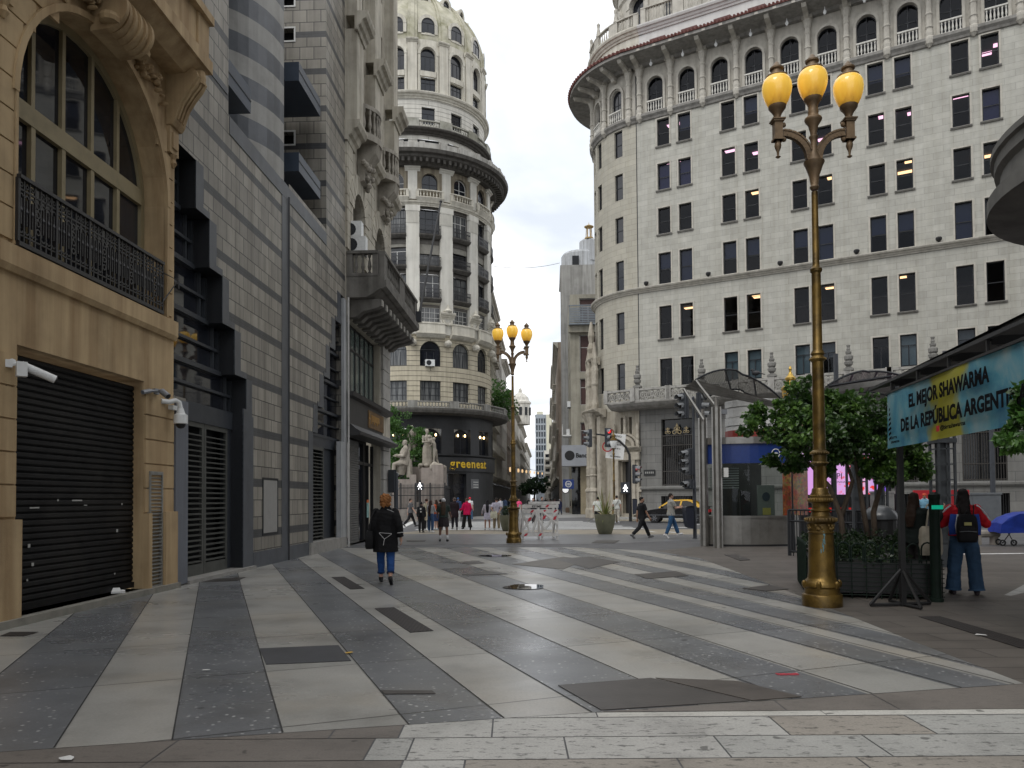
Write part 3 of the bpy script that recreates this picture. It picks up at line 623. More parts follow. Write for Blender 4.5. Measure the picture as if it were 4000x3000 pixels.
# end wall of the recess faces the camera
EW=Fac(tuple(L.M(24.44,0,-5).xy),(L.n[0],L.n[1])); mb=MB(EW.M)
sq=[(3.55+.0*i,3.95,h,h+.4) for i,h in enumerate((16.5,17.65,12.0,13.1,19.2,20.4))]
mb.wall(0,5,10.19,24,sq,0,.3); mb.build('recess_wall',gran,gb)
mb=MB(EW.M)
for a0,a1,h0,h1 in sq:
    for q in ((a0-.05,a0,h0-.05,h1+.05),(a1,a1+.05,h0-.05,h1+.05),(a0,a1,h0-.05,h0),(a0,a1,h1,h1+.05)): mb.box(q[0],q[1],q[2],q[3],-.01,.02)
    mb.poly([(a0,h0,-.25),(a1,h0,-.25),(a1,h1,-.25),(a0,h1,-.25)],1)
mb.build('vent_surround',[M['white_paint'],dark_in],gb)
# banded round bay
BC=L.M(20.4,0,-2.4); bay=Cyl((BC.x,BC.y),2.4,R_(180)); mb=MB(bay.M,.3)
h=10.2; i=0
while h<20: mb.quad(0,7.5,h,h+.515,0,i%2); h+=.515; i+=1
mb.build('round_bay',[pm('bay pale granite',(.30,.295,.275),.5,.2,2,.1,streak=.3),slate],gb)
mb=MB(L.M)
for a0,a1,h0,h1 in ((16.87,18.3,10.95,11.55),(21.9,24.0,13.75,14.3),(21.9,24.0,11.1,11.65),(16.87,18.3,14.6,15.2)):
    mb.box(a0,a1,h0,h1,-1.6,-.06); mb.box(a0,a1,h0+.28,h0+.31,-.06,-.05,1)
mb.build('recess_balcony',[pm('blue grey panel',(.045,.06,.085),.35,.2,2,.05),M['black']],gb)
# trim round the steps
mb=MB(L.M)
for i,(e,h0,h1) in enumerate(stepsA):
    mb.box(e,e+(.34 if h0 else .6),h0,h1-.0,-.02,.012)
    if i: mb.box(stepsA[i-1][0],e,h1,h1+.14,-.02,.013)
for i,(e,h0,h1) in enumerate(stepsB):
    mb.box(e-.42,e,h0,h1,-.02,.012)
    if i: mb.box(e,stepsB[i-1][0],h1,h1+.14,-.02,.013)
mb.box(16.9,24.45,9.78,10.17,-.02,.014); mb.box(18.32,22.6,0,.38,-.02,.016); mb.box(20.3,20.78,0,10.19,-.02,.011); mb.box(14.38,16.8,10.6,10.75,-.02,.012)
mb.build('granite_trim',slate,gb)
mb=MB(L.M); mb.tube([(20.82,0,.0),(20.82,9.9,.0)],.045,8); mb.build('drainpipe',M['black'],gb)
bar=pm('dark steel bars',(.035,.04,.048),.4,.2,5,.05,spec=.5)
mb=MB(L.M); gl=MB(L.M)
for e,h0,h1 in stepsA[:-1]:
    gl.poly([(14.38,h0,-.42),(e,h0,-.42),(e,h1,-.42),(14.38,h1,-.42)])
    mb.box(14.38,e,h0-.04,h0+.06,-.46,-.30); mb.box(14.38,e,(h0+h1)/2-.03,(h0+h1)/2+.03,-.46,-.33); mb.box(e-.3,e-.24,h0+.06,h1,-.46,-.36); mb.box(e-.08,e,h0+.06,h1-.05,-.5,-.34)
sw=mb.build('stepped_window',bar,gb); gl.build('pane',M['glass_dark'],sw)
mb=MB(L.M); gl=MB(L.M)
for e,h0,h1 in stepsB[:-1]:
    gl.poly([(e,h0,-.3),(26.7,h0,-.3),(26.7,h1,-.3),(e,h1,-.3)]); mb.box(e,26.7,h0-.04,h0+.05,-.34,-.2); mb.box(e,26.7,(h0+h1)/2-.02,(h0+h1)/2+.02,-.34,-.22); mb.box(e,e+.07,h0,h1,-.34,-.2)
sw=mb.build('stepped_window',bar,gb); gl.build('pane',M['glass_dark'],sw)
# slatted doors
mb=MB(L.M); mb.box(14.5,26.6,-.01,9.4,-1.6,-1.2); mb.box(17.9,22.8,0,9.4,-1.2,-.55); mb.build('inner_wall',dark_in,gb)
slat=pm('door slats',(.075,.077,.07),.5,.25,4,.1)
def slat_door(a0,a1,h1,d,leaves,name='slatted_door',back=True):
    for i in range(leaves):
        x0=a0+(a1-a0)*i/leaves; x1=a0+(a1-a0)*(i+1)/leaves; mb=MB(L.M)
        mb.box(x0+.01,x0+.1,.06,h1,d-.03,d+.03); mb.box(x1-.1,x1-.01,.06,h1,d-.03,d+.03); mb.box(x0+.1,x1-.1,.06,.3,d-.03,d+.03); mb.box(x0+.1,x1-.1,h1-.1,h1,d-.03,d+.03)
        n=int((h1-.4)/.11)
        for k in range(n): h=.33+k*.11; mb.mould(x0+.1,x1-.1,[(h,d+.025),(h+.022,d+.03),(h+.042,d-.03),(h+.02,d-.03)])
        dr=mb.build(name,slat,gb)
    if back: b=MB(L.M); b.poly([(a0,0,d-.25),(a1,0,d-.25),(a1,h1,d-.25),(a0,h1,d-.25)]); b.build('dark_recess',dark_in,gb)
slat_door(15.1,17.5,3.25,-.3,2); slat_door(23.05,24.9,3.3,-.25,1)
mb=MB(L.M); mb.box(14.9,17.72,3.25,3.62,-.45,-.24); mb.box(14.9,15.1,0,3.25,-.45,-.26); mb.box(17.5,17.72,0,3.25,-.45,-.28); mb.box(23.0,26.2,3.3,3.66,-.4,-.22); mb.box(24.9,26.4,0,3.3,-.4,-.3); mb.build('door_surround',bar,gb)
mb=MB(L.M); mb.box(14.9,18.3,-.01,.07,-.5,.1); mb.box(22.6,26.6,-.01,.35,-.5,.08); mb.build('step',pm('door step stone',(.27,.26,.24),.7,.25,3,.2),gb)
a0,h1=L.sh(1025,1865); a1,h0=L.sh(1085,2085)
mb=MB(L.M); mb.box(a0+.06,a1-.06,h0+.06,h1-.06,-.01,.01); 
mb.build('meter_panel',pm('meter panel',(.28,.275,.26),.5,.1,4,.05),gb); mb=MB(L.M)
for q in ((a0,a0+.05,h0,h1),(a1-.05,a1,h0,h1),(a0+.05,a1-.05,h0,h0+.05),(a0+.05,a1-.05,h1-.05,h1)): mb.box(q[0],q[1],q[2],q[3],-.01,.016)
mb.build('panel_frame',M['dark_metal'],gb)
wp=thing('white_pillar','slim pale grey pillar with a conduit between the granite and classical buildings','pillar',L.M(26.3,0,0))
mb=MB(L.M); mb.box(25.95,26.7,0,3.6,-.1,.06); mb.box(26.4,26.75,3.6,8.6,-.05,.05); mb.build('casing',pm('pale grey metal',(.36,.37,.38),.5,.15,2,.05,streak=.3),wp)
mb=MB(L.M); mb.tube([(26.72,0,.12),(26.72,8.7,.12)],.035); mb.tube([(26.6,.3,.12),(26.6,3.6,.12)],.02); mb.build('conduit',pm('conduit',(.45,.44,.42),.5,.2,4,.05),wp)
# ================================================================ classical stone building beyond it
stonec=pm('aged cream stone',(.46,.43,.36),.8,.25,1.2,.35,streak=.6,stain=(.42,.39,.35))
stone_d=pm('blackened stone',(.16,.152,.138),.85,.4,1.5,.4,streak=.6,stain=(.35,.33,.3))
cb=thing('classical_building','soot stained cream stone building with a heavy balcony on brackets above a dark shopfront','building',L.M(30,0,0))
mb=MB(L.M)
ops=[(26.9,32.4,0,4.2),(26.95,32.35,5.45,8.15),(27.75,29.35,9.6,13.0,1),(31.35,32.95,9.6,13.0,1)]+[(x,x+1.3,h,h+2.3) for x in (28.2,31.7) for h in (15.4,19.4,23.2)]
mb.wall(26.75,34.4,0,27,ops,0,.4)
mb.poly([(34.4,0,0),(34.4,27,0),(34.4,27,-5),(34.4,0,-5)]); mb.poly([(26.75,10,0),(26.75,27,0),(26.75,27,-5),(26.75,10,-5)])
mb.poly([(26.75,27,0),(34.4,27,0),(34.4,27,-5),(26.75,27,-5)])
mb.build('wall',stonec,cb)
mb=MB(L.M)
for h in [x*.62 for x in range(7)]+[5.3+x*.62 for x in range(5)]: mb.box(32.45,33.9,h,h+.59,-.02,.12)
mb.build('corner_pier',pm('grey corner stone',(.33,.32,.3),.75,.25,2,.3),cb)
mb=MB(L.M)   # voussoirs and rustication above the balcony
for h in [10.5+x*.48 for x in range(9)]:
    for a0,a1 in ((26.78,27.6),(29.5,31.2),(33.1,34.4)): mb.box(a0,a1,h,h+.455,-.02,.07)
for c_ in (28.55,32.15):
    for i in range(9):
        t0=PI*(i+.06)/9; t1=PI*(i+.94)/9; mb.archband(c_,12.2,.82,1.5,-.02,.1,t0,t1,3)
mb.build('rusticated_blocks',stonec,cb)
mb=MB(L.M)
for a0,a1 in ((26.78,27.75),(29.75,31.0),(33.4,34.5)):
    mb.box(a0,a1,15.0,18.3,-.02,.42); mb.cornice(a0-.15,a1+.15,18.2,18.85,.4,.85); mb.box(a0+.1,a1-.1,18.85,25.8,-.02,.4); mb.cornice(a0-.1,a1+.1,14.3,15.0,0,.55); mb.cornice(a0-.1,a1+.1,25.4,26,.3,.8)
mb.build('pier',stonec,cb)
mb=MB(L.M)
for c_ in (28.85,32.35): # bowed balconies on scroll consoles
    n=10; top=[(c_-1.0+2.0*i/n,.75*math.sin(PI*i/n)**.6) for i in range(n+1)]
    for (b0,b1,ex) in ((14.95,15.2,.1),(16.1,16.25,.08)):
        for (a,d),(a2,d2) in zip(top[:-1],top[1:]):
            mb.poly([(a,b0,d+ex),(a2,b0,d2+ex),(a2,b1,d2+ex),(a,b1,d+ex)]); mb.poly([(a,b1,d+ex),(a2,b1,d2+ex),(a2,b1,-.1),(a,b1,-.1)]); mb.poly([(a,b0,d+ex),(a2,b0,d2+ex),(a2,b0,-.1),(a,b0,-.1)])
    for a,d in top: mb.lathe((a,15.2,d),BAL(.9),6)
    mb.mould(c_-.35,c_+.35,[(13.5,.02),(13.6,.25),(13.9,.3),(14.3,.42),(14.6,.7),(14.95,.8),(14.95,0)])
    r=random.Random(3)
    for i in range(18): mb.ball((c_+r.uniform(-.45,.45),13.4+r.random()*1.0,.2+r.random()*.25),(.12,.12,.1),6,5)
mb.build('bow_balcony',pm('balcony stone',(.33,.305,.26),.85,.35,2,.35,streak=.5),cb)
for c_,b in ((28.55,9.6),(32.15,9.6)): put_window(cb,L,c_,b,1.56,3.38,'two',.38,arch=1)
for x in (28.85,32.35):
    for h in (15.4,19.4,23.2): put_window(cb,L,x,h,1.28,2.28,'cross',.36)
# balcony
mb=MB(L.M); mb.mould(26.9,33.9,[(9.05,-.02),(9.05,1.28),(9.12,1.42),(9.35,1.42),(9.35,1.36),(9.5,1.36),(9.5,-.02)]); mb.mould(26.9,33.9,[(8.75,-.02),(8.75,.7),(8.85,.9),(9.05,1.2),(9.05,-.02)])
mb.build('balcony_slab',stone_d,cb)
mb=MB(L.M)
for i in range(10): a=27.15+i*.7; mb.mould(a,a+.34,[(8.1,-.02),(8.12,.3),(8.3,.5),(8.42,1.0),(8.5,1.18),(8.74,1.18),(8.74,-.02)]); mb.box(a+.05,a+.29,8.5,8.72,1.18,1.22,1)
mb.build('balcony_bracket',[stone_d,pm('bracket face',(.3,.29,.26),.8,.3,3,.2)],cb)
bal=MB(L.M); balustrade(bal,27.0,30.35,9.5,10.4,1.24,.22,.27,.5); balustrade(bal,30.36,33.85,9.5,10.4,1.24,.22,.27,.5); bal.build('balustrade',stone_d,cb)
SB=Fac(tuple(L.M(26.98,0,0).xy),(L.n[0],L.n[1])); mb=MB(SB.M); balustrade(mb,.02,1.13,9.5,10.4,0,.2,.22,.2); mb.build('balustrade',stone_d,cb)
# shopfront
shop_dk=pm('dark shopfront',(.035,.034,.034),.5,.3,3,.1)
mb=MB(L.M); mb.box(26.78,32.42,4.2,5.42,-.1,.1); mb.mould(26.78,33.6,[(3.85,.0),(3.9,.5),(4.0,.55),(4.12,.35),(4.3,.15),(4.3,0)]); mb.mould(26.78,33.7,[(5.2,.0),(5.28,.25),(5.42,.3),(5.45,0)]); mb.build('shop_fascia',shop_dk,cb)
mb=MB(L.M); a0,_=L.sh(1441,1650,.14); a1,_=L.sh(1500,1650,.14); mb.box(a0,a1,4.42,5.1,.1,.13); sg=mb.build('wood_sign',pm('worn wooden sign',(.13,.075,.03),.6,.5,4,.2),cb)
mb=MB(L.M)
for i in range(9): x=a0+.45+i*.16; mb.box(x,x+.09,4.6+(.1 if i%3 else 0),4.95,.13,.15)
mb.box(a0+.1,a0+.16,4.55,5.0,.13,.15); mb.box(a0+.02,a0+.26,4.75,4.82,.13,.152); mb.build('carved_letters',pm('faded gilt',(.35,.2,.06),.6,.4,6,.1),sg)
shutter(cb,L,26.9,28.9,.06,3.82,-.1,.085,pm('grey shutter',(.11,.11,.105),.5,.25,3,.1))
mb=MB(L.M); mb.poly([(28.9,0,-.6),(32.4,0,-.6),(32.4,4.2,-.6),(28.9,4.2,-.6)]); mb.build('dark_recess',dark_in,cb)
mb=MB(L.M); gl=MB(L.M)
for x in (28.95,29.8,30.7,31.5,32.33): mb.box(x-.05,x+.05,.02,3.85,-.42,-.3)
mb.box(28.95,32.33,3.0,3.12,-.41,-.31); gl.poly([(28.95,0,-.38),(30.7,0,-.38),(30.7,3.85,-.38),(28.95,3.85,-.38)])
sd_=mb.build('shop_door',M['black'],cb); gl.build('pane',M['glass_dark'],sd_)
mb=MB(L.M); mb.box(31.1,31.45,.9,1.5,-.29,-.27,0); mb.box(31.1,31.45,1.5,1.62,-.29,-.27,1); mb.build('door_poster',[pm('poster teal',(.25,.42,.40),.6,.3,6,0),flat('poster orange',(.6,.14,.03),.6)],cb)
mb=MB(L.M); gl=MB(L.M)
for i in range(8): x=26.97+i*.765; mb.box(x-.03,x+.03,5.45,8.15,-.33,-.27)
for h in (5.47,7.25,8.1): mb.box(26.97,32.33,h-.04,h+.04,-.34,-.275)
gl.poly([(26.97,5.45,-.31),(32.33,5.45,-.31),(32.33,8.15,-.31),(26.97,8.15,-.31)]); sw=mb.build('shop_window',M['black'],cb)
gp,nt,b=nt_new('curtained glass'); b.inputs['Base Color'].default_value=(.10,.13,.12,1); b.inputs['Roughness'].default_value=.08; gl.build('pane',gp,sw)
# flagpole and air conditioners
fp=thing('flagpole','bare dark flagpole slanting out from the stone balcony','flagpole',L.M(33.6,9.6,1.45))
mb=MB(); mb.tube([(0,0,0),tuple(atY(1722,788,37.5)-wloc(fp))],[.06,.045],8); mb.ball(tuple(atY(1722,788,37.5)-wloc(fp)),.075,8,6); mb.build('pole',M['black'],fp); mb=MB(); mb.box(-.12,.12,-.12,.12,-.2,.25); mb.build('bracket',M['dark_metal'],fp)
def aircon(loc,rz,label,wd=.85):
    t=thing('air_conditioner',label,'air conditioner',loc,rz,'air conditioners hung on facades'); mb=MB(LOC); mb.box(-wd/2,wd/2,0,.6,.0,.34); mb.build('casing',M['white_plastic'],t)
    mb=MB(LOC); mb.archband(-.12,.3,.2,.23,.34,.36,0,2*PI,14); mb.archband(-.12,.3,.1,.12,.34,.355,0,2*PI,12); mb.disc(-.12,.3,.2,.2,.343,16); mb.build('fan_grille',M['dark_metal'],t)
    mb=MB(LOC); mb.box(-wd/2+.05,-wd/2+.09,-.06,0,-.1,.3); mb.box(wd/2-.09,wd/2-.05,-.06,0,-.1,.3); mb.build('bracket',M['dark_metal'],t); return t
aircon(L.M(27.6,11.0,.15),L.ang-PI/2,'white air conditioner high on the cream stone wall above the balcony',.6); aircon(L.M(27.6,10.45,.2),L.ang-PI/2,'air conditioner half hidden behind the stone balustrade',.8)
# ================================================================ round apartment tower with a dome
TC=(-9.5,77.0); TA=R_(286.6); PIT=R_(24)
TL=Cyl(TC,7.5,TA); TU=Cyl(TC,6.95,TA)
creamt=pm('cream render',(.60,.575,.50),.8,.2,.9,.25,streak=.45,stain=(.46,.43,.38))
palet=brickmat('pale banded render',(.68,.66,.60),(.64,.62,.56),(.33,.32,.29),30,.42,.03,.8,streak=.35,var=.15,bmp=.5)
rustt=brickmat('banded cream stone',(.58,.525,.40),(.55,.50,.385),(.16,.145,.12),30,.46,.03,.8,streak=.4,var=.2,bmp=.6)
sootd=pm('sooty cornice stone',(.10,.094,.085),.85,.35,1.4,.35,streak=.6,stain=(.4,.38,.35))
moss=pm('mossy dome stone',(.46,.44,.35),.85,.35,.8,.3,stain=(.15,.15,.06),stainamt=.95)
tw=thing('domed_tower','tall round cream apartment tower with iron balconies, dark cornices and a mossy dome','building',(TC[0],TC[1],0))
B0=-3;B1=5
def bay(F,k): return F.R*PIT*k
def ring(F,a0=-9.6,a1=16.5): return a0*F.R/7,a1*F.R/7
S0,S1=ring(TL); U0,U1=ring(TU)
def ops_l(w,h0,h1,arch=None,F=TL,kk=range(B0,B1)):
    return [((bay(F,k)-w/2,bay(F,k)+w/2,h0,h1)+((arch,) if arch else ())) for k in kk]
mb=MB(TL.M,.7)
mb.wall(S0,S1,9.3,16.7,ops_l(1.95,10.48,12.47)+ops_l(1.95,13.82,16.1,1),0,.35); mb.build('wall',rustt,tw)
mb=MB(TL.M,.7)
lo=[(17.78,19.3),(20.06,22.3),(23.02,25.1),(25.92,28.3)]
ops=[]
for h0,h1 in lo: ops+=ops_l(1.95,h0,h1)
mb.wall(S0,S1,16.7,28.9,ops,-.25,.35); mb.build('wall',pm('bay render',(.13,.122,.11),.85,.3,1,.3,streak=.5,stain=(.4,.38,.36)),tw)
mb=MB(TL.M,.7); mb.wall(S0,S1,28.9,32.1,ops_l(1.5,29.95,31.6,1),0,.35); mb.build('wall',pm('sooty cream stone',(.27,.235,.175),.85,.3,1.1,.3,streak=.7,stain=(.3,.28,.26)),tw)
mb=MB(TL.M,.7)   # giant pilasters with fluted caps
for k in range(B0,B1+1):
    c_=bay(TL,k-.5)
    mb.box(c_-.6,c_+.6,16.72,28.0,-.24,.12); mb.box(c_-.66,c_+.66,28.0,28.55,-.2,.18)
    for i in range(9): x=c_-.54+i*.135; mb.box(x-.03,x+.03,26.9,28.0,.12,.17)
    mb.box(c_-.42,c_+.42,29.1,31.7,-.02,.14); mb.cornice(c_-.7,c_+.7,31.7,32.1,.0,.4)
mb.build('pilaster',pm('pale pilaster render',(.62,.605,.55),.8,.15,.9,.2,streak=.3,stain=(.5,.48,.44)),tw)
mb=MB(TL.M,.7)
for k in range(B0,B1+1):     # urns with swags
    c_=bay(TL,k-.5); mb.cornice(c_-.7,c_+.7,18.2,18.75,.1,.5); mb.lathe((c_,18.75,.3),[(.3,0),(.42,.15),(.2,.35),(.14,.5),(.05,.75)],7); mb.archband(c_,18.1,.3,.5,.12,.3,PI,2*PI,7); mb.ball((c_,15.9,.25),(.35,.35,.45),8,6)
mb.build('urn_ornament',creamt,tw)
mb=MB(TL.M,.6); mb.cornice(S0,S1,28.5,28.92,0,.3); mb.cornice(S0,S1,19.5,19.62,-.3,.05); mb.build('string_course',creamt,tw)
mb=MB(TL.M,.6); mb.mould(S0,S1,[(32.05,-.02),(32.05,.5),(32.3,.75),(32.55,1.35),(32.75,1.4),(32.8,1.75),(33.1,1.85),(33.12,-.6)])
for i in range(60): a=S0+(S1-S0)*i/60; mb.box(a,a+.2,32.15,32.56,.4,1.25)
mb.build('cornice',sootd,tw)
mb=MB(TL.M,.6); mb.box(S0,S1,33.1,33.72,1.3,1.55); 
for k in range(B0*2,B1*2): c_=bay(TL,k/2+.25); mb.box(c_-.2,c_+.2,33.1,33.8,1.25,1.6)
mb.build('parapet',pm('pale parapet stone',(.42,.41,.38),.85,.3,1.2,.3,streak=.6),tw)
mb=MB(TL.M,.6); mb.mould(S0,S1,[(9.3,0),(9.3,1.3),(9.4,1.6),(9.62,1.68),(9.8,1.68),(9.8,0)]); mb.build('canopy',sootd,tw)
def bow_bal(k,h,mat_slab,name):
    """one curved balcony slab in front of a bay"""
    mb=MB(TL.M,.5); c_=bay(TL,k); mb.mould(c_-1.0,c_+1.0,[(h-.36,-.2),(h-.36,.05),(h-.2,.22),(h-.1,.3),(h,.3),(h,-.2)]); mb.build(name,mat_slab,tw)
for k in range(B0,B1):
    c_=bay(TL,k)
    for h in (20.05,23.0,25.9):
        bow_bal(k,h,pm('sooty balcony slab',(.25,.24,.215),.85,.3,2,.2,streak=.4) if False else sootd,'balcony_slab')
        mb=MB(TL.M,.5); mb.box(c_-.97,c_+.97,h+.8,h+.85,.2,.25); mb.box(c_-.97,c_+.97,h+.06,h+.1,.2,.25)
        for i in range(17): x=c_-.95+i*1.9/16; mb.box(x-.016,x+.016,h+.1,h+.8,.21,.24)
        for i in range(8): x=c_-.83+i*.2375; mb.archband(x,h+.5,.05,.085,.21,.235,0,2*PI,8)
        mb.build('balcony_railing',iron,tw)
    mb=MB(TL.M,.4); mb.box(c_-1.2,c_+1.2,16.75,17.6,.28,.5); mb.mould(c_-1.3,c_+1.3,[(16.3,-.05),(16.4,.3),(16.7,.62),(16.75,.62),(16.75,-.05)]); mb.box(c_-1.25,c_+1.25,17.6,17.74,.24,.56); mb.build('bow_parapet',creamt,tw)
    mb=MB(TL.M,.4); balustrade(mb,c_-1.25,c_+1.25,29.2,29.92,.3,.2,.26,.25,5); mb.mould(c_-1.2,c_+1.2,[(28.7,-.02),(28.8,.25),(29.2,.5),(29.2,-.02)]); mb.build('balustrade',creamt,tw)
    mb=MB(TL.M,.4); mb.box(c_-.95,c_+.95,12.5,13.55,-.28,-.05); mb.box(c_-.85,c_+.85,12.7,13.35,-.05,-.02); mb.build('spandrel_panel',pm('dark bronze panel',(.05,.05,.06),.5,.3,3,.1) if k==B0 else bpy.data.materials['dark bronze panel'],tw)
mb=MB(TL.M,.5)
for k in range(B0,B1): c_=bay(TL,k); balustrade(mb,c_-1.2,c_+1.2,9.8,10.42,1.5,.2,.24,0,5)
for k in range(B0,B1+1): c_=bay(TL,k-.5); mb.box(c_-.37,c_+.37,9.8,10.46,1.36,1.63)
mb.build('balustrade',pm('grey balustrade stone',(.29,.285,.265),.85,.3,1.6,.3,streak=.6),tw)
wf=flat('white window frame',(.6,.6,.58),.5)
curt=nt_new('net curtain glass'); gc,nt,b=curt; tcx=N(nt,'ShaderNodeTexCoord').outputs['Object']; nn=noise_n(nt,mapping(nt,tcx,(6,1,.3)),1.5,2); nt.links.new(ramp(nt,nn,[(.35,(.03,.033,.038)),(.6,(.16,.165,.165))]),b.inputs['Base Color']); b.inputs['Roughness'].default_value=.06
blind=pm('grey roller blind',(.25,.24,.21),.8,.2,3,.1)
for k in range(B0,B1):
    put_window(tw,TL,bay(TL,k),10.48,1.95,1.99,'grid',.3,gmat=gc); put_window(tw,TL,bay(TL,k),13.82,1.95,2.28,'three',.28,arch=1,gmat=gc if k%2 else None)
    put_window(tw,TL,bay(TL,k),17.78,1.95,1.5,'grid',.45,fmat=wf,gmat=gc)
    for i,(h0,h1) in enumerate(lo[1:]): put_window(tw,TL,bay(TL,k),h0,1.95,h1-h0,['three','cross','three'][i],.5,fmat=wf if (k+i)%3==0 else None,gmat=gc if (k+i)%2 else None)
    mb=MB(TL.M,.6); c_=bay(TL,k); dz=[.55,.7,.3,.9,.5,.6,.8,.4][k-B0]; mb.box(c_-.97,c_+.97,25.1-dz,25.6,-.45,-.3); mb.build('roller_blind',blind,tw)
    put_window(tw,TL,bay(TL,k),29.95,1.5,1.65,'two',.28,arch=1,fmat=wf if k%2 else None)
aircon(TL.M(-.1,13.75,.02),TL.a(0)-0.0,'white air conditioner under an arched window of the round tower',.85)
# upper drum
mb=MB(TU.M,.6); mb.wall(U0,U1,33.1,39.0,ops_l(2.05,33.8,34.97,None,TU)+ops_l(1.25,36.4,38.02,None,TU),0,.3); mb.build('wall',palet,tw)
mb=MB(TU.M,.6); mb.wall(U0,U1,39.0,44.4,ops_l(1.4,39.45,40.82,None,TU)+ops_l(1.4,41.45,43.65,1,TU),0,.3); mb.build('wall',creamt,tw)
mb=MB(TU.M,.6); mb.cornice(U0,U1,35.35,35.85,0,.75); mb.build('cornice',sootd,tw)
mb=MB(TU.M,.6); mb.cornice(U0,U1,38.75,39.32,0,.5); mb.build('cornice',creamt,tw)
mb=MB(TU.M,.5)
for k in range(B0,B1): c_=bay(TU,k); balustrade(mb,c_-.95,c_+.95,35.85,36.5,.55,.2,.22,0,5)
for k in range(B0,B1+1): c_=bay(TU,k-.5); mb.box(c_-.55,c_+.55,35.85,36.6,.4,.72); 
mb.build('balustrade',pm('weathered balustrade',(.36,.355,.31),.85,.35,1.3,.3,stain=(.17,.165,.12),stainamt=.7),tw)
mb=MB(TU.M,.5)
for k in range(B0,B1+1):
    c_=bay(TU,k-.5); mb.box(c_-.42,c_+.42,39.32,43.9,-.02,.22); mb.cornice(c_-.55,c_+.55,43.9,44.3,.1,.42); mb.box(c_-.66,c_-.5,39.32,43.4,-.02,.12); mb.box(c_+.5,c_+.66,39.32,43.4,-.02,.12)
mb.build('pilaster',creamt,tw)
def domer(h):
    if h<44.4: return 6.95
    t=min(1,(h-44.4)/7.4); return 6.95*math.sqrt(max(.02,1-t*t))
DM=Cyl(TC,6.95,TA,domer)
mb=MB(DM.M,.6); hs=[44.4+i*.45 for i in range(17)]
for a,b_ in zip(hs[:-1],hs[1:]):
    A=mb._as(U0,U1)
    for x,y in zip(A[:-1],A[1:]): mb.poly([(x,a,0),(y,a,0),(y,b_,0),(x,b_,0)])
mb.build('dome',moss,tw,smooth=True)
mb=MB(DM.M,.6)
for k in range(B0,B1+1):
    c_=bay(TU,k-.5)
    for a,b_ in zip(hs[:-1],hs[1:]): 
        for w_,d_ in ((.45,.16),(.2,.26)): mb.box(c_-w_,c_+w_,a,b_+.01,-.05,d_)
mb.build('dome_rib',moss,tw)
mb=MB(TU.M,.5)
for k in range(B0,B1):
    c_=bay(TU,k); mb.archband(c_,42.95,.72,.98,-.02,.16,0,PI,12); mb.box(c_-.95,c_-.72,41.4,42.95,-.02,.12); mb.box(c_+.72,c_+.95,41.4,42.95,-.02,.12); mb.box(c_-.75,c_+.75,40.9,41.4,-.02,.1)
    for (h,r_,dd) in ((45.75,.62,-.3),(49.2,.45,-1.9)):
        mb.archband(c_,h+.1,r_,r_+.3,dd-.6,dd+.38,0,PI,10); mb.box(c_-r_-.3,c_-r_,h-.75,h+.1,dd-.6,dd+.36); mb.box(c_+r_,c_+r_+.3,h-.75,h+.1,dd-.6,dd+.36); mb.box(c_-r_,c_+r_,h-.9,h-.7,dd-.6,dd+.34)
mb.build('window_surround',creamt,tw)
for k in range(B0,B1):
    c_=bay(TU,k)
    put_window(tw,TU,c_,33.8,2.05,1.17,'three',.25); put_window(tw,TU,c_,36.4,1.25,1.62,'cross',.25); put_window(tw,TU,c_,39.45,1.4,1.37,'three',.25); put_window(tw,TU,c_,41.45,1.4,2.2,'three',.25,arch=1)
    put_window(tw,TU,c_,45.0,1.24,1.45,'cross',.0,arch=1); put_window(tw,TU,c_,48.6,.9,1.05,'cross',1.7,arch=1)
# ground floor eatery
sdk=pm('black shop panel',(.022,.023,.025),.45,.3,2,.08)
mb=MB(TL.M,.6); so=ops_l(1.9,5.8,8.1)+[(bay(TL,0)-.2,bay(TL,1)+.4,0.2,4.0)]
mb.wall(S0,S1,0,9.3,so,.1,.4); mb.build('shop_wall',sdk,tw)
mb=MB(TL.M,.6); mb.box(S0,S1,4.2,5.5,.1,.28); mb.cornice(S0,S1,5.5,5.7,.1,.4); mb.build('shop_fascia',sdk,tw)
warm=emit('warm bulb',(1,.72,.35),9)
for k in range(B0,B1):
    put_window(tw,TL,bay(TL,k),5.8,1.9,2.3,'cross',.3,arch=1)
    for dx in (-.35,.5):
        if k<3:
            mb=MB(TL.M); p=(bay(TL,k)+dx,7.55,-.18); mb.lathe(p,[(.02,-.13),(.08,-.05),(.07,.05),(.02,.12)],7); mb.build('pendant_bulb',warm,tw)
mb=MB(TL.M); c_=bay(TL,0); mb.poly([(c_-.2,.2,-.3),(bay(TL,1)+.4,.2,-.3),(bay(TL,1)+.4,4.0,-.3),(c_-.2,4.0,-.3)])
mb.build('entrance_glass',M['glass_dark'],tw)
mb=MB(TL.M); s_=bay(TL,1)+.95; mb.box(s_,s_+1.1,2.6,3.5,.1,.14); sg=mb.build('menu_sign',pm('grey sign',(.13,.135,.14),.6,.2,5,0),tw); mb=MB(TL.M)
for h in (2.72,2.95,3.2): mb.box(s_+.3,s_+1.0,h,h+.05,.14,.15)
mb.build('menu_text',M['white_paint'],sg)
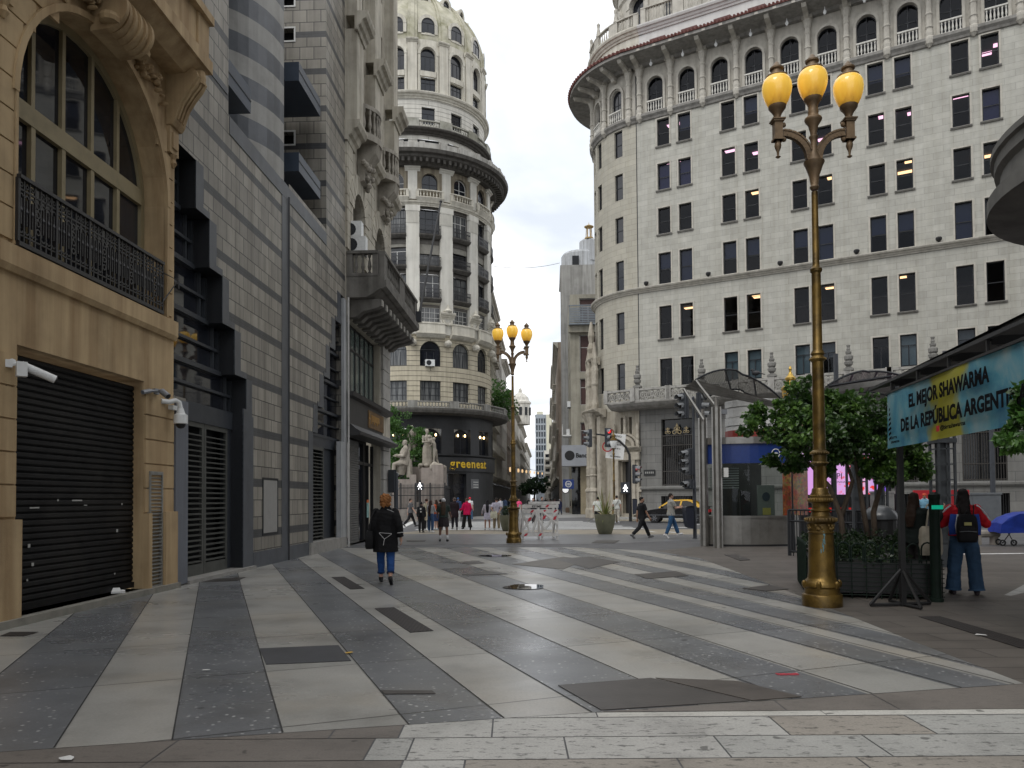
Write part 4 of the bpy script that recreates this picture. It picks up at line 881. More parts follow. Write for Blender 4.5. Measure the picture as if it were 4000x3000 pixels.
# greeneat letters, each on the curve
ym=flat('yellow sign letters',(.72,.46,.02),.45); 
def arc_text(F,txt,s0,h,size,adv,mat,name,root,d=.3,bold=.012):
    s=s0
    for ch,a in zip(txt,adv):
        if ch!=' ':
            p=F.M(s+a*size/2,h,d)-wloc(root); text_obj(ch,size,mat,name,root,p,(PI/2,0,F.a(s+a*size/2)),.03,'CENTER',1,bold)
        s+=a*size
adv=[.56,.42,.54,.54,.57,.56,.52,.36]
_,hh=0,0
arc_text(TL,'greeneat',1.62,4.55,1.12,adv,ym,'sign_letter',tw,.3,.022)
# ================================================================ white bank building
BP=(9.8,60.0); BD=(.87,-.493); BF=Fac(BP,BD); JN=.27
jp=BF.M(JN,0,0); RC=5.6; ctr=(jp.x-BF.n[0]*RC,jp.y-BF.n[1]*RC)
BC_=Cyl(ctr,RC,math.atan2(BF.n[1],BF.n[0]))
bst=brickmat('pale limestone ashlar',(.50,.49,.44),(.435,.425,.38),(.335,.33,.295),1.15,.43,.012,.8,streak=.4,var=.2,bmp=.25,stain=(.72,.7,.64))
bst2=brickmat('curved limestone ashlar',(.46,.435,.365),(.41,.39,.33),(.28,.265,.23),1.0,.43,.012,.8,streak=.25,var=.15,bmp=.25,stain=(.7,.67,.58))
bgr=brickmat('grey granite ashlar',(.215,.212,.2),(.19,.187,.178),(.1,.1,.097),1.5,.62,.014,.75,streak=.3,var=.2,bmp=.35)
btrim=pm('carved limestone',(.50,.475,.42),.85,.22,2,.4,streak=.35,stain=(.45,.42,.37))
bdark=pm('weathered grey stone',(.27,.26,.24),.85,.3,2,.4,streak=.4)
bk=thing('bank_building','big white limestone bank with a rounded corner, paired windows and an arcaded top gallery','building',(jp.x,jp.y,0))
colsS=[2.44+4.97*i for i in range(8)]; PW=[]
for i in range(8): PW+=[2.44+4.97*i,4.1+4.97*i]
PW=[x for x in PW if x<38]
rowsB=[(10.2,2.12,'cross'),(13.85,2.55,'sash'),(18.06,2.48,'sash'),(22.0,2.06,'sash'),(25.45,2.1,'sash'),(28.9,2.15,'sash')]
END=38.5
AR=[1.83+2.505*i for i in range(15)]; AR=[a for a in AR if a<37.5]
mb=MB(BF.M)
mb.wall(JN,END,8.9,31.4,[(x-.49,x+.49,h,h+hh) for x in PW for h,hh,_ in rowsB],0,.28); mb.build('wall',bst,bk)
mb=MB(BF.M); mb.wall(JN,END,31.4,35.5,[(a-.63,a+.63,31.75,34.55,1) for a in AR],-.05,.35); mb.build('gallery_wall',btrim,bk)
mb=MB(BF.M); GW=[3.2+9.97*i/2 for i in range(7)]; mb.wall(JN,END,0,8.9,[(g-1.22,g+1.22,2.55,7.65) for g in GW]+[(g-1.3,g+1.3,.25,1.75) for g in GW],.0,.5); mb.build('base_wall',bgr,bk)
mb=MB(BF.M); mb.mould(JN,END,[(2.2,-.02),(2.2,.1),(2.3,.22),(2.42,.24),(2.48,.16),(2.52,-.02)]); mb.box(JN,END,0,.25,-.02,.18); mb.build('base_moulding',bgr,bk)
# curved corner
CW=[(-R_(17)*RC,.82),(-R_(43)*RC,.82),(-R_(57)*RC,.82)]; CA=[-R_(19)*RC,-R_(45)*RC,-R_(71)*RC]
mb=MB(BC_.M,.6); mb.wall(-12,JN-JN,8.6,31.4,[(s-w_/2,s+w_/2,h,h+hh) for s,w_ in CW for h,hh,_ in rowsB],0,.28); mb.build('wall',bst2,bk)
mb=MB(BC_.M,.6); mb.wall(-12,0,31.4,35.5,[(a-.55,a+.55,31.75,34.45,1) for a in CA],-.05,.35); mb.build('gallery_wall',btrim,bk)
mb=MB(BC_.M,.6); mb.wall(-12,0,0,8.6,[(-1.62,-.78,.4,4.5),(-1.75,-1.5,6.6,8.0),(-.95,-.7,6.6,8.0)],0,.5); mb.build('base_wall',pm('entrance stone',(.40,.365,.30),.85,.25,1.1,.35,streak=.6,stain=(.4,.36,.31)),bk)
mb=MB(BF.M); mb.box(JN-.05,JN+.02,2.5,35,-.02,.01); mb.build('joint',M['black'],bk)
mb=MB(BF.M); mb.cornice(JN-.2,END,17.65,18.04,0,.38); mb.build('cornice',btrim,bk)
mb=MB(BC_.M,.5); mb.cornice(-12,-.05,17.65,18.04,0,.38); mb.build('cornice',btrim,bk)
for F,st,a0,a1 in ((BF,None,JN,END),(BC_,.5,-12,-.02)):
    mb=MB(F.M,st); mb.mould(a0,a1,[(31.15,-.02),(31.2,.12),(31.35,.18),(31.5,.32),(31.68,.34),(31.7,-.3)]); mb.build('string_course',bdark,bk)
for x in PW:
    for h,hh,stl in rowsB:
        mb=None
        put_window(bk,BF,x,h,.98,hh,stl,.2,gmat=M['glass'])
for s,w_ in CW:
    for h,hh,stl in rowsB: put_window(bk,BC_,s,h,w_,hh,'sash',.2,gmat=None)
sill=MB(LOC); sill.mould(-.62,.62,[(-.13,-.02),(-.11,.1),(-.03,.16),(0,.16),(0,-.02)]); sl=sill.build('window_sill',bdark); sld=sl.data; bpy.data.objects.remove(sl)
su=MB(LOC); H_=1.0
for i,(h,hh,stl) in enumerate(rowsB):
    su=MB(LOC); su.box(-.60,-.49,0,hh+.1,-.02,.05); su.box(.49,.60,0,hh+.1,-.02,.05); su.box(-.49,.49,hh,hh+.1,-.02,.05); o=su.build('window_surround',btrim); d_=o.data; bpy.data.objects.remove(o)
    for x in PW:
        inst('window_surround',d_,bk,BF.M(x,h,0)-wloc(bk),BF.ang)
        if i not in (0,2): inst('window_sill',sld,bk,BF.M(x,h,0)-wloc(bk),BF.ang)
# gallery: balusters, columns, arch windows, eaves
cm=MB(LOC); cm.lathe((0,0,.12),[(.2,-.42),(.06,-.62)][::-1]+[(.24,-.4),(.3,-.15),(.3,0),(.24,.1),(.27,.3),(.22,.5),(.2,.62),(.26,.7),(.2,.8),(.2,1.5),(.26,1.58),(.2,1.7),(.19,2.5),(.25,2.6),(.2,2.7),(.19,3.0),(.24,3.1),(.3,3.35),(.34,3.6)],8); cm.box(-.36,.36,3.6,3.85,-.3,.42)
o=cm.build('gallery_column',btrim); cmd=o.data; bpy.data.objects.remove(o)
bm_=MB(LOC); balustrade(bm_,-.63,.63,0,.95,.08,.16,.21,0,6); o=bm_.build('balustrade',pm('pale baluster stone',(.58,.565,.52),.8,.15,3,.2)); bmd=o.data; bpy.data.objects.remove(o)
am=MB(LOC); am.archband(0,2.2-.05,.64,.82,-.03,.1,0,PI,14); am.box(-.82,-.64,0,2.15,-.03,.08); am.box(.64,.82,0,2.15,-.03,.08); o=am.build('arch_surround',btrim); amd=o.data; bpy.data.objects.remove(o)
for F,lst,cols in ((BF,AR,[.58+2.505*i for i in range(16)]),(BC_,CA,[-R_(6)*RC,-R_(32)*RC,-R_(58)*RC,-R_(84)*RC])):
    for a in lst:
        inst('balustrade',bmd,bk,F.M(a,31.7,0)-wloc(bk),F.a(a)); inst('arch_surround',amd,bk,F.M(a,31.75,0)-wloc(bk),F.a(a)); put_window(bk,F,a,31.75,1.26,2.8,'two',.3,arch=1,gmat=M['glass'] if F is BF else None)
    for a in cols:
        if a<END: inst('gallery_column',cmd,bk,F.M(a,31.7,0)-wloc(bk),F.a(a))
tilem=pm('clay roof tile',(.16,.06,.05),.75,.35,5,.2)
for F,st,a0,a1 in ((BF,None,-.3,END),(BC_,.5,-12,.02)):
    mb=MB(F.M,st); mb.mould(a0,a1,[(35.45,-.1),(35.45,.3),(35.6,.45),(35.72,2.0),(35.95,2.0),(36.0,-.1)]); mb.build('eave_soffit',bdark,bk)
    mb=MB(F.M,st); mb.mould(a0,a1,[(35.95,-.1),(35.95,2.1),(36.05,2.1),(36.9,-.1)])
    n=int((a1-a0)/.27)
    for i in range(n): x=a0+.13+i*.27; mb.tube([(x,36.06,2.16),(x,36.86,0)],.085,5)
    mb.build('roof_tiles',tilem,bk)
eb=MB(LOC); eb.mould(-.16,.16,[(-.75,.0),(-.7,.35),(-.5,.5),(-.35,1.0),(-.28,1.6),(-.1,1.75),(.1,1.75),(.1,0)]); o=eb.build('eave_bracket',btrim); ebd=o.data; bpy.data.objects.remove(o)
es=MB(LOC); es.box(-.12,.12,-.12,.05,1.6,2.02); o=es.build('eave_block',btrim); esd=o.data; bpy.data.objects.remove(o)
for i in range(16):
    a=.58+2.505*i
    if a<END: inst('eave_bracket',ebd,bk,BF.M(a,35.75,0)-wloc(bk),BF.ang)
for i in range(5): a=-R_(6+13*i)*RC; inst('eave_bracket',ebd,bk,BC_.M(a,35.75,0)-wloc(bk),BC_.a(a))
for i in range(30):
    a=1.2+1.2525*i
    if a<END: inst('eave_block',esd,bk,BF.M(a,35.85,0)-wloc(bk),BF.ang)
pl=MB(LOC); pl.lathe((0,-.45,.9),[(.02,.3),(.03,.1),(.1,0),(.12,-.1),(.06,-.24)][::-1],7); o=pl.build('eave_lamp',M['white_plastic']); pld=o.data; bpy.data.objects.remove(o)
for a in AR: inst('eave_lamp',pld,bk,BF.M(a,35.6,0)-wloc(bk),BF.ang)
# attic and upper terrace
for F,st,a0,a1 in ((BF,None,.55,END),(BC_,.5,-12,.6)):
    mb=MB(F.M,st); mb.wall(a0,a1,36.3,38.6,[(1.6+2.505*i,2.6+2.505*i,36.4,37.3) for i in range(14)] if F is BF else [],-.02,.3); mb.cornice(a0,a1,38.15,38.75,0,.45); mb.build('attic_wall',pm('white attic render',(.60,.59,.57),.8,.1,1,.1,streak=.15) if F is BF else creamt,bk)
mb=MB(BF.M)
for i in range(14): a=2.1+2.505*i; mb.box(a-.62,a+.62,36.9,37.5,-.2,.12); mb.box(a-.5,a+.5,36.4,36.9,-.2,.0)
mb.build('attic_vent',pm('brown attic vent',(.12,.055,.05),.7,.3,4,.1),bk)
mb=MB(BF.M)
for i in range(12): a=.8+3.0*i; balustrade(mb,a,a+3.0,38.75,40.1,.15,.26,.24,.42,6)
mb.build('terrace_balustrade',btrim,bk)
mb=MB(BC_.M,.5)
for i in range(5): a=.3-2.2*(i+1); balustrade(mb,a,a+2.2,38.75,39.9,.1,.26,.24,.4,6); mb.lathe((a+.2,39.9,.1),[(.22,0),(.2,.1),(.1,.7),(.13,.85),(.15,1.0),(.05,1.15)],7)
mb.build('terrace_balustrade',btrim,bk)
DR=Cyl((ctr[0]+1.2,ctr[1]-.3),4.6,BC_.a0); mb=MB(DR.M,.5); dops=[(-R_(20+38*i)*4.6-.7,-R_(20+38*i)*4.6+.7,39.2,42.4,1) for i in range(-1,3)]
mb.wall(-12,6,38.7,48,dops,0,.35); mb.cornice(-12,6,44.2,44.9,0,.5); mb.cornice(-12,6,42.9,43.1,0,.15)
for i in range(-1,3):
    c_=-R_(20+38*i)*4.6; mb.archband(c_,41.7,.72,1.1,-.02,.25,0,PI,12); mb.box(c_-1.1,c_-.72,39.2,41.7,-.02,.2); mb.box(c_+.72,c_+1.1,39.2,41.7,-.02,.2)
mb.build('corner_drum',btrim,bk)
for i in range(-1,3): put_window(bk,DR,-R_(20+38*i)*4.6,39.2,1.4,3.2,'two',.3,arch=1)
mb=MB(BF.M); mb.wall(5.0,END,38.7,46,[(6.2+2.5*i,7.6+2.5*i,40.2,42.6) for i in range(12)],-2.5,.3); mb.build('penthouse_wall',btrim,bk)
for i in range(12): put_window(bk,BF,6.9+2.5*i,40.2,1.4,2.4,'two',2.7)
# balcony over the base with carved panels and urns
BALC=[(JN-.6,END)]
for F,st,a0,a1 in ((BF,None,.1,END),(BC_,.5,-1.9,.12)):
    mb=MB(F.M,st); mb.mould(a0,a1,[(8.45,-.02),(8.5,.9),(8.7,1.25),(8.9,1.42),(9.0,1.42),(9.0,-.02)]); mb.build('balcony_slab',bdark,bk)
pn=MB(LOC); pn.box(-1.05,1.05,9.82,9.98,1.1,1.4); pn.box(-1.05,1.05,9.0,9.1,1.12,1.38)
for sx in (-1,1):
    for q in range(2):
        x=sx*(.27+.5*q); pn.archband(x,9.46,.14,.23,1.2,1.32,0,2*PI,10); pn.ball((x,-1.26,9.46),(.09,.06,.09),6,5) if False else pn.lathe((x,9.40,1.26),[(.02,-.05),(.08,0),(.08,.1),(.02,.16)],6); pn.archband(x+sx*.2,9.24,.06,.14,1.2,1.32,0,2*PI,8); pn.archband(x+sx*.18,9.7,.05,.11,1.2,1.32,0,2*PI,8)
    pn.box(sx*1.2-.18,sx*1.2+.18,9.0,10.05,1.05,1.42)
pn.lathe((0,9.12,1.26),[(.06,0),(.12,.15),(.05,.3),(.14,.5),(.06,.68)],7)
o=pn.build('carved_balustrade',pm('carved balustrade stone',(.36,.35,.325),.85,.3,3,.4,streak=.4)); pnd=o.data; bpy.data.objects.remove(o)
a=1.75
while a<END: inst('carved_balustrade',pnd,bk,BF.M(a,0,0)-wloc(bk),BF.ang); a+=2.485
inst('carved_balustrade',pnd,bk,BC_.M(-1.0,0,.0)-wloc(bk),BC_.a(-1.0))
un=MB(LOC); un.box(-.3,.3,10.05,10.2,1.0,1.45); un.lathe((0,10.2,1.23),[(.24,0),(.24,.06),(.12,.1),(.26,.25),(.3,.42),(.2,.5),(.28,.6),(.3,.78),(.27,.86),(.14,.92),(.19,1.02),(.2,1.12),(.11,1.18),(.13,1.28),(.09,1.4),(.12,1.5),(.13,1.56)],9); o=un.build('stone_urn',pm('dark urn stone',(.2,.195,.18),.85,.35,4,.4)); und=o.data; bpy.data.objects.remove(o)
for a in (.55,5.52,10.49,15.46,20.43,25.4,30.37): inst('stone_urn',und,bk,BF.M(a,0,0)-wloc(bk),BF.ang)
# flood lights on the cornice
fl=MB(LOC); fl.lathe((0,.18,.25),[(.05,-.12),(.17,0),(.2,.12),(.16,.2)],8); fl.box(-.03,.03,0,.2,.2,.3); o=fl.build('floodlight',M['black']); fld=o.data; bpy.data.objects.remove(o)
for a in (1.0,5.85,11.0,16.0,20.9,25.9): inst('floodlight',fld,bk,BF.M(a,18.04,.0)-wloc(bk),BF.ang)
# ground floor grilles
gr=MB(LOC)
for i in range(17): x=-1.17+i*.146; gr.box(x-.017,x+.017,2.55,6.4,-.1,-.06)
for h in (2.6,3.6,5.6,6.35): gr.box(-1.2,1.2,h,h+.06,-.12,-.05)
for x in (-.72,0,.72):
    gr.box(x-.02,x+.02,6.4,7.0,-.1,-.06)
for x in (-1.2,1.14): gr.box(x,x+.06,2.55,6.6,-.14,-.04)
o=gr.build('window_grille',pm('bronze grille',(.05,.045,.04),.5,.3,4,.1)); grd=o.data; bpy.data.objects.remove(o)
cr=MB(LOC)
for cx,s_ in ((-.72,.8),(0,1.25),(.72,.8)):
    for sx in (-1,1): cr.archband(cx+sx*.16*s_,6.62,.08*s_,.13*s_,-.13,-.03,0,2*PI,10); cr.archband(cx+sx*.1*s_,6.85*1.0+.05*s_,.05*s_,.09*s_,-.13,-.03,0,2*PI,8)
    cr.lathe((cx,6.55,-.08),[(.05*s_,0),(.12*s_,.15*s_),(.05*s_,.3*s_),(.09*s_,.42*s_),(.02*s_,.6*s_)],7)
o=cr.build('grille_cresting',pm('gilt cresting',(.30,.24,.14),.55,.3,5,.1,metal=.3)); crd=o.data; bpy.data.objects.remove(o)
for g in GW: inst('window_grille',grd,bk,BF.M(g,0,0)-wloc(bk),BF.ang); inst('grille_cresting',crd,bk,BF.M(g,0,0)-wloc(bk),BF.ang)
lb=MB(LOC)
for i in range(20): x=-1.25+i*.13; lb.box(x-.015,x+.015,.25,1.75,-.14,-.1)
o=lb.build('window_grille',M['black']); lbd=o.data; bpy.data.objects.remove(o)
for g in GW: inst('window_grille',lbd,bk,BF.M(g,0,0)-wloc(bk),BF.ang)
mb=MB(BF.M); mb.poly([(JN,0,-.45),(END,0,-.45),(END,8.6,-.45),(JN,8.6,-.45)]); mb.build('base_glazing',glass_dark('office glass',(.008,.009,.01),.08,.4),bk)
# plaques
mb=MB(BF.M); mb.box(.55,1.45,3.35,3.8,.0,.06); p=mb.build('street_plaque',M['black'],bk); mb=MB(BF.M)
for i in range(5): mb.box(.66+i*.15,.75+i*.15,3.5,3.65,.06,.07)
mb.build('plaque_text',flat('plaque grey',(.3,.3,.28),.6),p)
text_obj('THE FIRST NATIONAL',.26,pm('bronze letters',(.09,.085,.075),.6,.2,5,0),'wall_lettering',bk,BF.M(.5,7.9,.0)-wloc(bk),(PI/2,0,BF.ang),.02) if False else None
# corner entrance portal with columns
PT=Cyl(ctr,RC,BC_.a0); e=-1.2
mb=MB(BC_.M,.4)
for sx in (-1,1):
    mb.box(e+sx*.72-.16,e+sx*.72+.16,.3,4.6,-.02,.35); mb.box(e+sx*1.0-.1,e+sx*1.0+.1,.3,4.6,-.02,.2)
mb.box(e-1.2,e+1.2,4.6,5.2,-.02,.38); mb.cornice(e-1.3,e+1.3,5.2,5.65,.1,.6); mb.archband(e,5.65,.62,.85,-.02,.35,0,PI,12); mb.archband(e,5.65,.95,1.1,-.02,.2,.2,PI-.2,10)
for sx in (-1,1): mb.lathe((e+sx*1.05,5.65,.2),[(.14,0),(.16,.3),(.1,.5),(.15,.7),(.12,1.2),(.15,1.5),(.04,1.9)],7)
mb.lathe((e,6.5,.2),[(.1,0),(.16,.4),(.1,.7),(.14,1.1),(.05,1.6)],7); mb.box(e-1.3,e+1.3,2.1,2.5,-.02,.2); mb.box(e-.42,e+.42,4.5,4.62,-.3,.1)
mb.build('entrance_portal',pm('portal stone',(.42,.385,.32),.85,.3,2.5,.45,streak=.5,stain=(.4,.36,.31)),bk)
mb=MB(BC_.M); mb.poly([(e-.42,.4,-.4),(e+.42,.4,-.4),(e+.42,4.5,-.4),(e-.42,4.5,-.4)]); 
for s_ in (-1.62,-.82): mb.poly([(s_-.13,6.6,-.35),(s_+.13,6.6,-.35),(s_+.13,8,-.35),(s_-.13,8,-.35)])
mb.build('entrance_door',M['black'],bk)
for a in (R_(48),R_(60)):
    mb=MB(BC_.M); o=(-a*RC,0,.62)
    mb.lathe(o,[(.42,0),(.42,.7),(.36,.8),(.36,2.1),(.44,2.2),(.4,2.35),(.3,2.5),(.3,3.4),(.36,3.5),(.3,3.6),(.34,4.1),(.28,4.3),(.27,6.6),(.34,6.7),(.3,6.85),(.36,7.5),(.42,7.9),(.55,8.3),(.7,8.6)],12); mb.build('portal_column',btrim if False else bpy.data.materials['portal stone'],bk)
mb=MB(BC_.M,.5); mb.box(-R_(43)*RC,-R_(37)*RC,0,8.3,-.02,.5); mb.cornice(-R_(66)*RC,-R_(34)*RC,8.2,8.9,.1,1.25)
for i,a in enumerate((44,54,63)): mb.lathe((-R_(a)*RC,8.9,.6),[(.3,0),(.36,.4),(.3,.7),(.27,1.9),(.34,2.1),(.3,2.5),(.34,3.2),(.25,3.6),(.3,4.2),(.15,4.9),(.05,5.6)],8)
mb.archband(-R_(54)*RC,11.8,.5,.75,.2,.5,0,PI,9); mb.cornice(-R_(66)*RC,-R_(42)*RC,12.6,13.2,.2,.9); mb.lathe((-R_(54)*RC,13.2,.5),[(.35,0),(.25,.5),(.4,.9),(.2,1.4),(.3,2.0),(.1,3.2)],8)
mb.build('corner_ornament',bpy.data.materials['portal stone'],bk)
# office interior seen through the panes: dark rooms, ceilings, lit panels
mb=MB(BF.M); mb.poly([(JN,8.6,-7),(END,8.6,-7),(END,35,-7),(JN,35,-7)])
for h in (9.3,13.1,17.2,21.4,24.9,28.35,31.5): mb.box(JN+.3,END-.2,h-.25,h,-6.9,-.35)
for a_ in (JN+.2,END-.1): mb.poly([(a_,8.6,-.3),(a_,35.3,-.3),(a_,35.3,-7),(a_,8.6,-7)])
mb.poly([(JN,35.2,-.3),(END,35.2,-.3),(END,35.2,-7),(JN,35.2,-7)])
mb.build('office_interior',pm('dim office',(.035,.034,.036),.9,.2,1,0),bk)
lampo=emit('warm ceiling panel',(1.0,.55,.25),5.0); lampp=emit('rosy ceiling panel',(1.0,.50,.62),4.0); lampw=emit('white ceiling panel',(1,.9,.65),4.0)
cl_=MB(LOC); cl_.box(-.55,.55,0,.04,-.22,.22); o=cl_.build('ceiling_light',lampo); cld=o.data; bpy.data.objects.remove(o)
r=random.Random(21)
for i,(hc,ml,pr) in enumerate(((16.9,lampo,.75),(21.1,lampo,.18),(24.6,lampo,.5),(28.05,lampp,.45),(31.2,lampp,.35),(12.8,lampw,.15))):
    for x in PW:
        for q in range(2):
            if r.random()<pr: inst('ceiling_light',cld,bk,BF.M(x+r.uniform(-.1,.9)+.9*q,hc-.05,-1.2-1.5*q-r.random())-wloc(bk),BF.ang,ml)
# coloured / pale roller blinds
bl=[flat('violet film',(.022,.012,.10),.3),flat('pale green blind',(.33,.40,.37),.7),flat('grey blind',(.24,.25,.23),.7),flat('deep blue film',(.008,.012,.055),.3)]
bbm=MB(LOC); bbm.box(-.43,.43,.06,1,-.32,-.30); o=bbm.build('window_blind',bl[0]); bbd=o.data; bpy.data.objects.remove(o)
for j,x in enumerate(PW):
    for i,(h,hh,stl) in enumerate(rowsB):
        k=None
        if i==0: k=(1,1.0) if r.random()<.4 else ((2,.5) if r.random()<.5 else None)
        elif i==2: k=(3,.5 if r.random()<.6 else 1) if r.random()<.75 else None
        elif i==4: k=(0,1) if j in (0,1,9) else ((3,.55) if r.random()<.3 else None)
        elif i==5: k=(3,.6) if r.random()<.45 else None
        if k:
            o=inst('window_blind',bbd,bk,BF.M(x,h+hh*(1-k[1]),0)-wloc(bk),BF.ang,bl[k[0]]); o.scale=(1,1,hh*k[1]-.05)
# ================================================================ street beyond
sgm=pm('beige office stone',(.36,.34,.28),.8,.2,1,.2,streak=.4)
RS=lambda Y:2.0+.045*Y
ob=thing('beige_office_building','beige office building with brown curtained windows and a grey bank sign beside the bank corner','building',(6.6,80,0))
FF=Fac((6.1,78.5),(1,-.06)); SFc=Fac((6.1+.045*9,78.5+9),(-.045,-1))
OW=[(.95,2.75,11.2,13.9),(.95,2.75,14.6,18.4),(.95,2.75,6.9,9.4),(.95,2.75,19.7,22.2)]
mb=MB(FF.M); mb.wall(0,5,4.9,22.6,[(.95,2.75,h0,h1) for _,_,h0,h1 in OW]+[(3.3,4.9,h0,h1) for _,_,h0,h1 in OW],0,.3); mb.poly([(0,22.6,0),(5,22.6,0),(5,22.6,-9),(0,22.6,-9)]); mb.box(-.2,5,18.6,19.3,-.02,.5)
mb.build('wall',sgm,ob); mb=MB(SFc.M); mb.wall(0,9,0,22.6,[(.6+2.1*i,1.9+2.1*i,h,h+2) for i in range(4) for h in (6,9.5,13,16.5)],0,.3); mb.build('side_wall',sgm,ob)
mb=MB(FF.M)
for i_ in range(9): mb.box(-.1,5,19.55+i_*.17,19.66+i_*.17,.85,.9)
for a_ in (-.1,1.2,2.5,3.8): mb.box(a_,a_+.06,19.4,21.3,.78,.85)
mb.box(-.15,5,21.2,21.3,.76,.92); mb.box(-.15,5,19.3,19.45,0,.92); mb.build('slatted_balcony',pm('grey slat metal',(.22,.25,.28),.5,.2,2,.05),ob)
bwn=pm('brown curtain',(.07,.035,.032),.5,.3,3,0)
for a,b_,h0,h1 in OW:
    for x in (1.85,4.1):
        put_window(ob,FF,x,h0,1.75 if x<2 else 1.55,h1-h0,'cross',.25,fmat=wf,gmat=bwn)
mb=MB(FF.M); mb.box(-1.0,5,4.9,7.0,.0,1.2); sgo=mb.build('bank_sign',pm('grey sign panel',(.33,.345,.375),.5,.12,1,.03),ob); mb=MB(FF.M); mb.disc(-.2,5.95,.5,.5,1.215,24); mb.build('logo_disc',M['black'],sgo)
text_obj('Banco N',.62,M['black'],'sign_text',sgo,FF.M(.4,5.75,1.2)-wloc(ob),(PI/2,0,FF.ang),.02,'LEFT',.95,.02)
mb=MB(FF.M); mb.box(.9,1.6,0,4.9,-.5,.0); mb.box(2.2,2.9,0,4.9,-.5,0); mb.poly([(0,0,-.8),(5,0,-.8),(5,4.9,-.8),(0,4.9,-.8)],1); mb.build('ground_column',[pm('tan stone column',(.33,.28,.19),.7,.2,2,.1),M['glass_dark']],ob)
mb=MB(FF.M); mb.box(-.9,.2,2.6,3.55,.9,1.0); pss=mb.build('blade_sign',M['blue'],ob); mb=MB(FF.M); mb.archband(-.35,3.08,.26,.33,1.0,1.02,0,2*PI,18); 
for x in (-.5,-.35,-.2): mb.box(x-.04,x+.04,2.95,3.2,1.0,1.02)
mb.build('sign_emblem',M['white_paint'],pss)
mb=MB(SFc.M)
for h,a in ((8.0,8.5),):
    mb.box(7.2,9.2,h,h+.12,0,.9); 
    for i in range(12): mb.box(7.25+i*.17,7.28+i*.17,h+.12,h+1.2,.86,.9)
    mb.box(7.2,9.25,h+1.15,h+1.2,.84,.92)
mb.build('metal_balcony',M['white_paint'],ob)
aircon(SFc.M(8.6,11.0,.05),SFc.ang,'white air conditioner on the side wall of the beige office building'); aircon(SFc.M(8.5,8.15,.15),SFc.ang,'air conditioner standing on the small white metal balcony',.7)
conc=pm('raw concrete',(.40,.395,.375),.85,.25,.55,.3,streak=.6,stain=(.42,.41,.39))
ct_=thing('concrete_block_building','tall bare concrete building with a rounded rooftop tank and a small lantern on top','building',(7,92,0))
FB=Fac((6.0,92),(1,-.05)); mb=MB(FB.M); mb.quad(0,5.5,0,29.8,0); mb.poly([(0,0,0),(0,29.8,0),(.5,29.8,-12),(.5,0,-12)]); mb.poly([(0,29.8,0),(5.5,29.8,0),(5.5,29.8,-12),(0,29.8,-12)]); mb.build('wall',conc,ct_)
mb=MB(IDM); mb.lathe((8.9,96,0),[(2.5,29.8),(2.5,32.0),(2.3,32.3),(.1,32.3)],20,axis=2); mb.lathe((9.95,95,0),[(1.35,31.0),(1.35,33.5),(1.25,33.7),(.1,33.7)],8,axis=2); mb.build('roof_tank',pm('whitewashed tank',(.5,.52,.54),.8,.2,.8,.2,streak=.5),ct_)
mb=MB(IDM); mb.box(7.6,8.4,93.4,93.6,30.2,31.4); mb.build('tank_hatch',M['dark_metal'],ct_)
o=(0,0,0); mb=MB(lambda a,b,c: Vector((9.75+a*.5,94.2+b*.5,33.7+c*.42))); mb.lathe(o,[(1.1,0),(1.1,.35),(.8,.4)],12,axis=2)
for i in range(6): t=PI*2*i/6; mb.tube([(o[0]+.75*math.cos(t),o[1]+.75*math.sin(t),o[2]+.4),(o[0]+.6*math.cos(t),o[1]+.6*math.sin(t),o[2]+3.4)],.11,6)
mb.lathe(o,[(.8,3.4),(1.15,3.5),(1.2,3.7),(.5,4.1),(.08,4.4),(.03,5.0)],12,axis=2); mb.build('roof_lantern',pm('ochre lantern stone',(.42,.30,.14),.8,.2,3,.2),ct_)
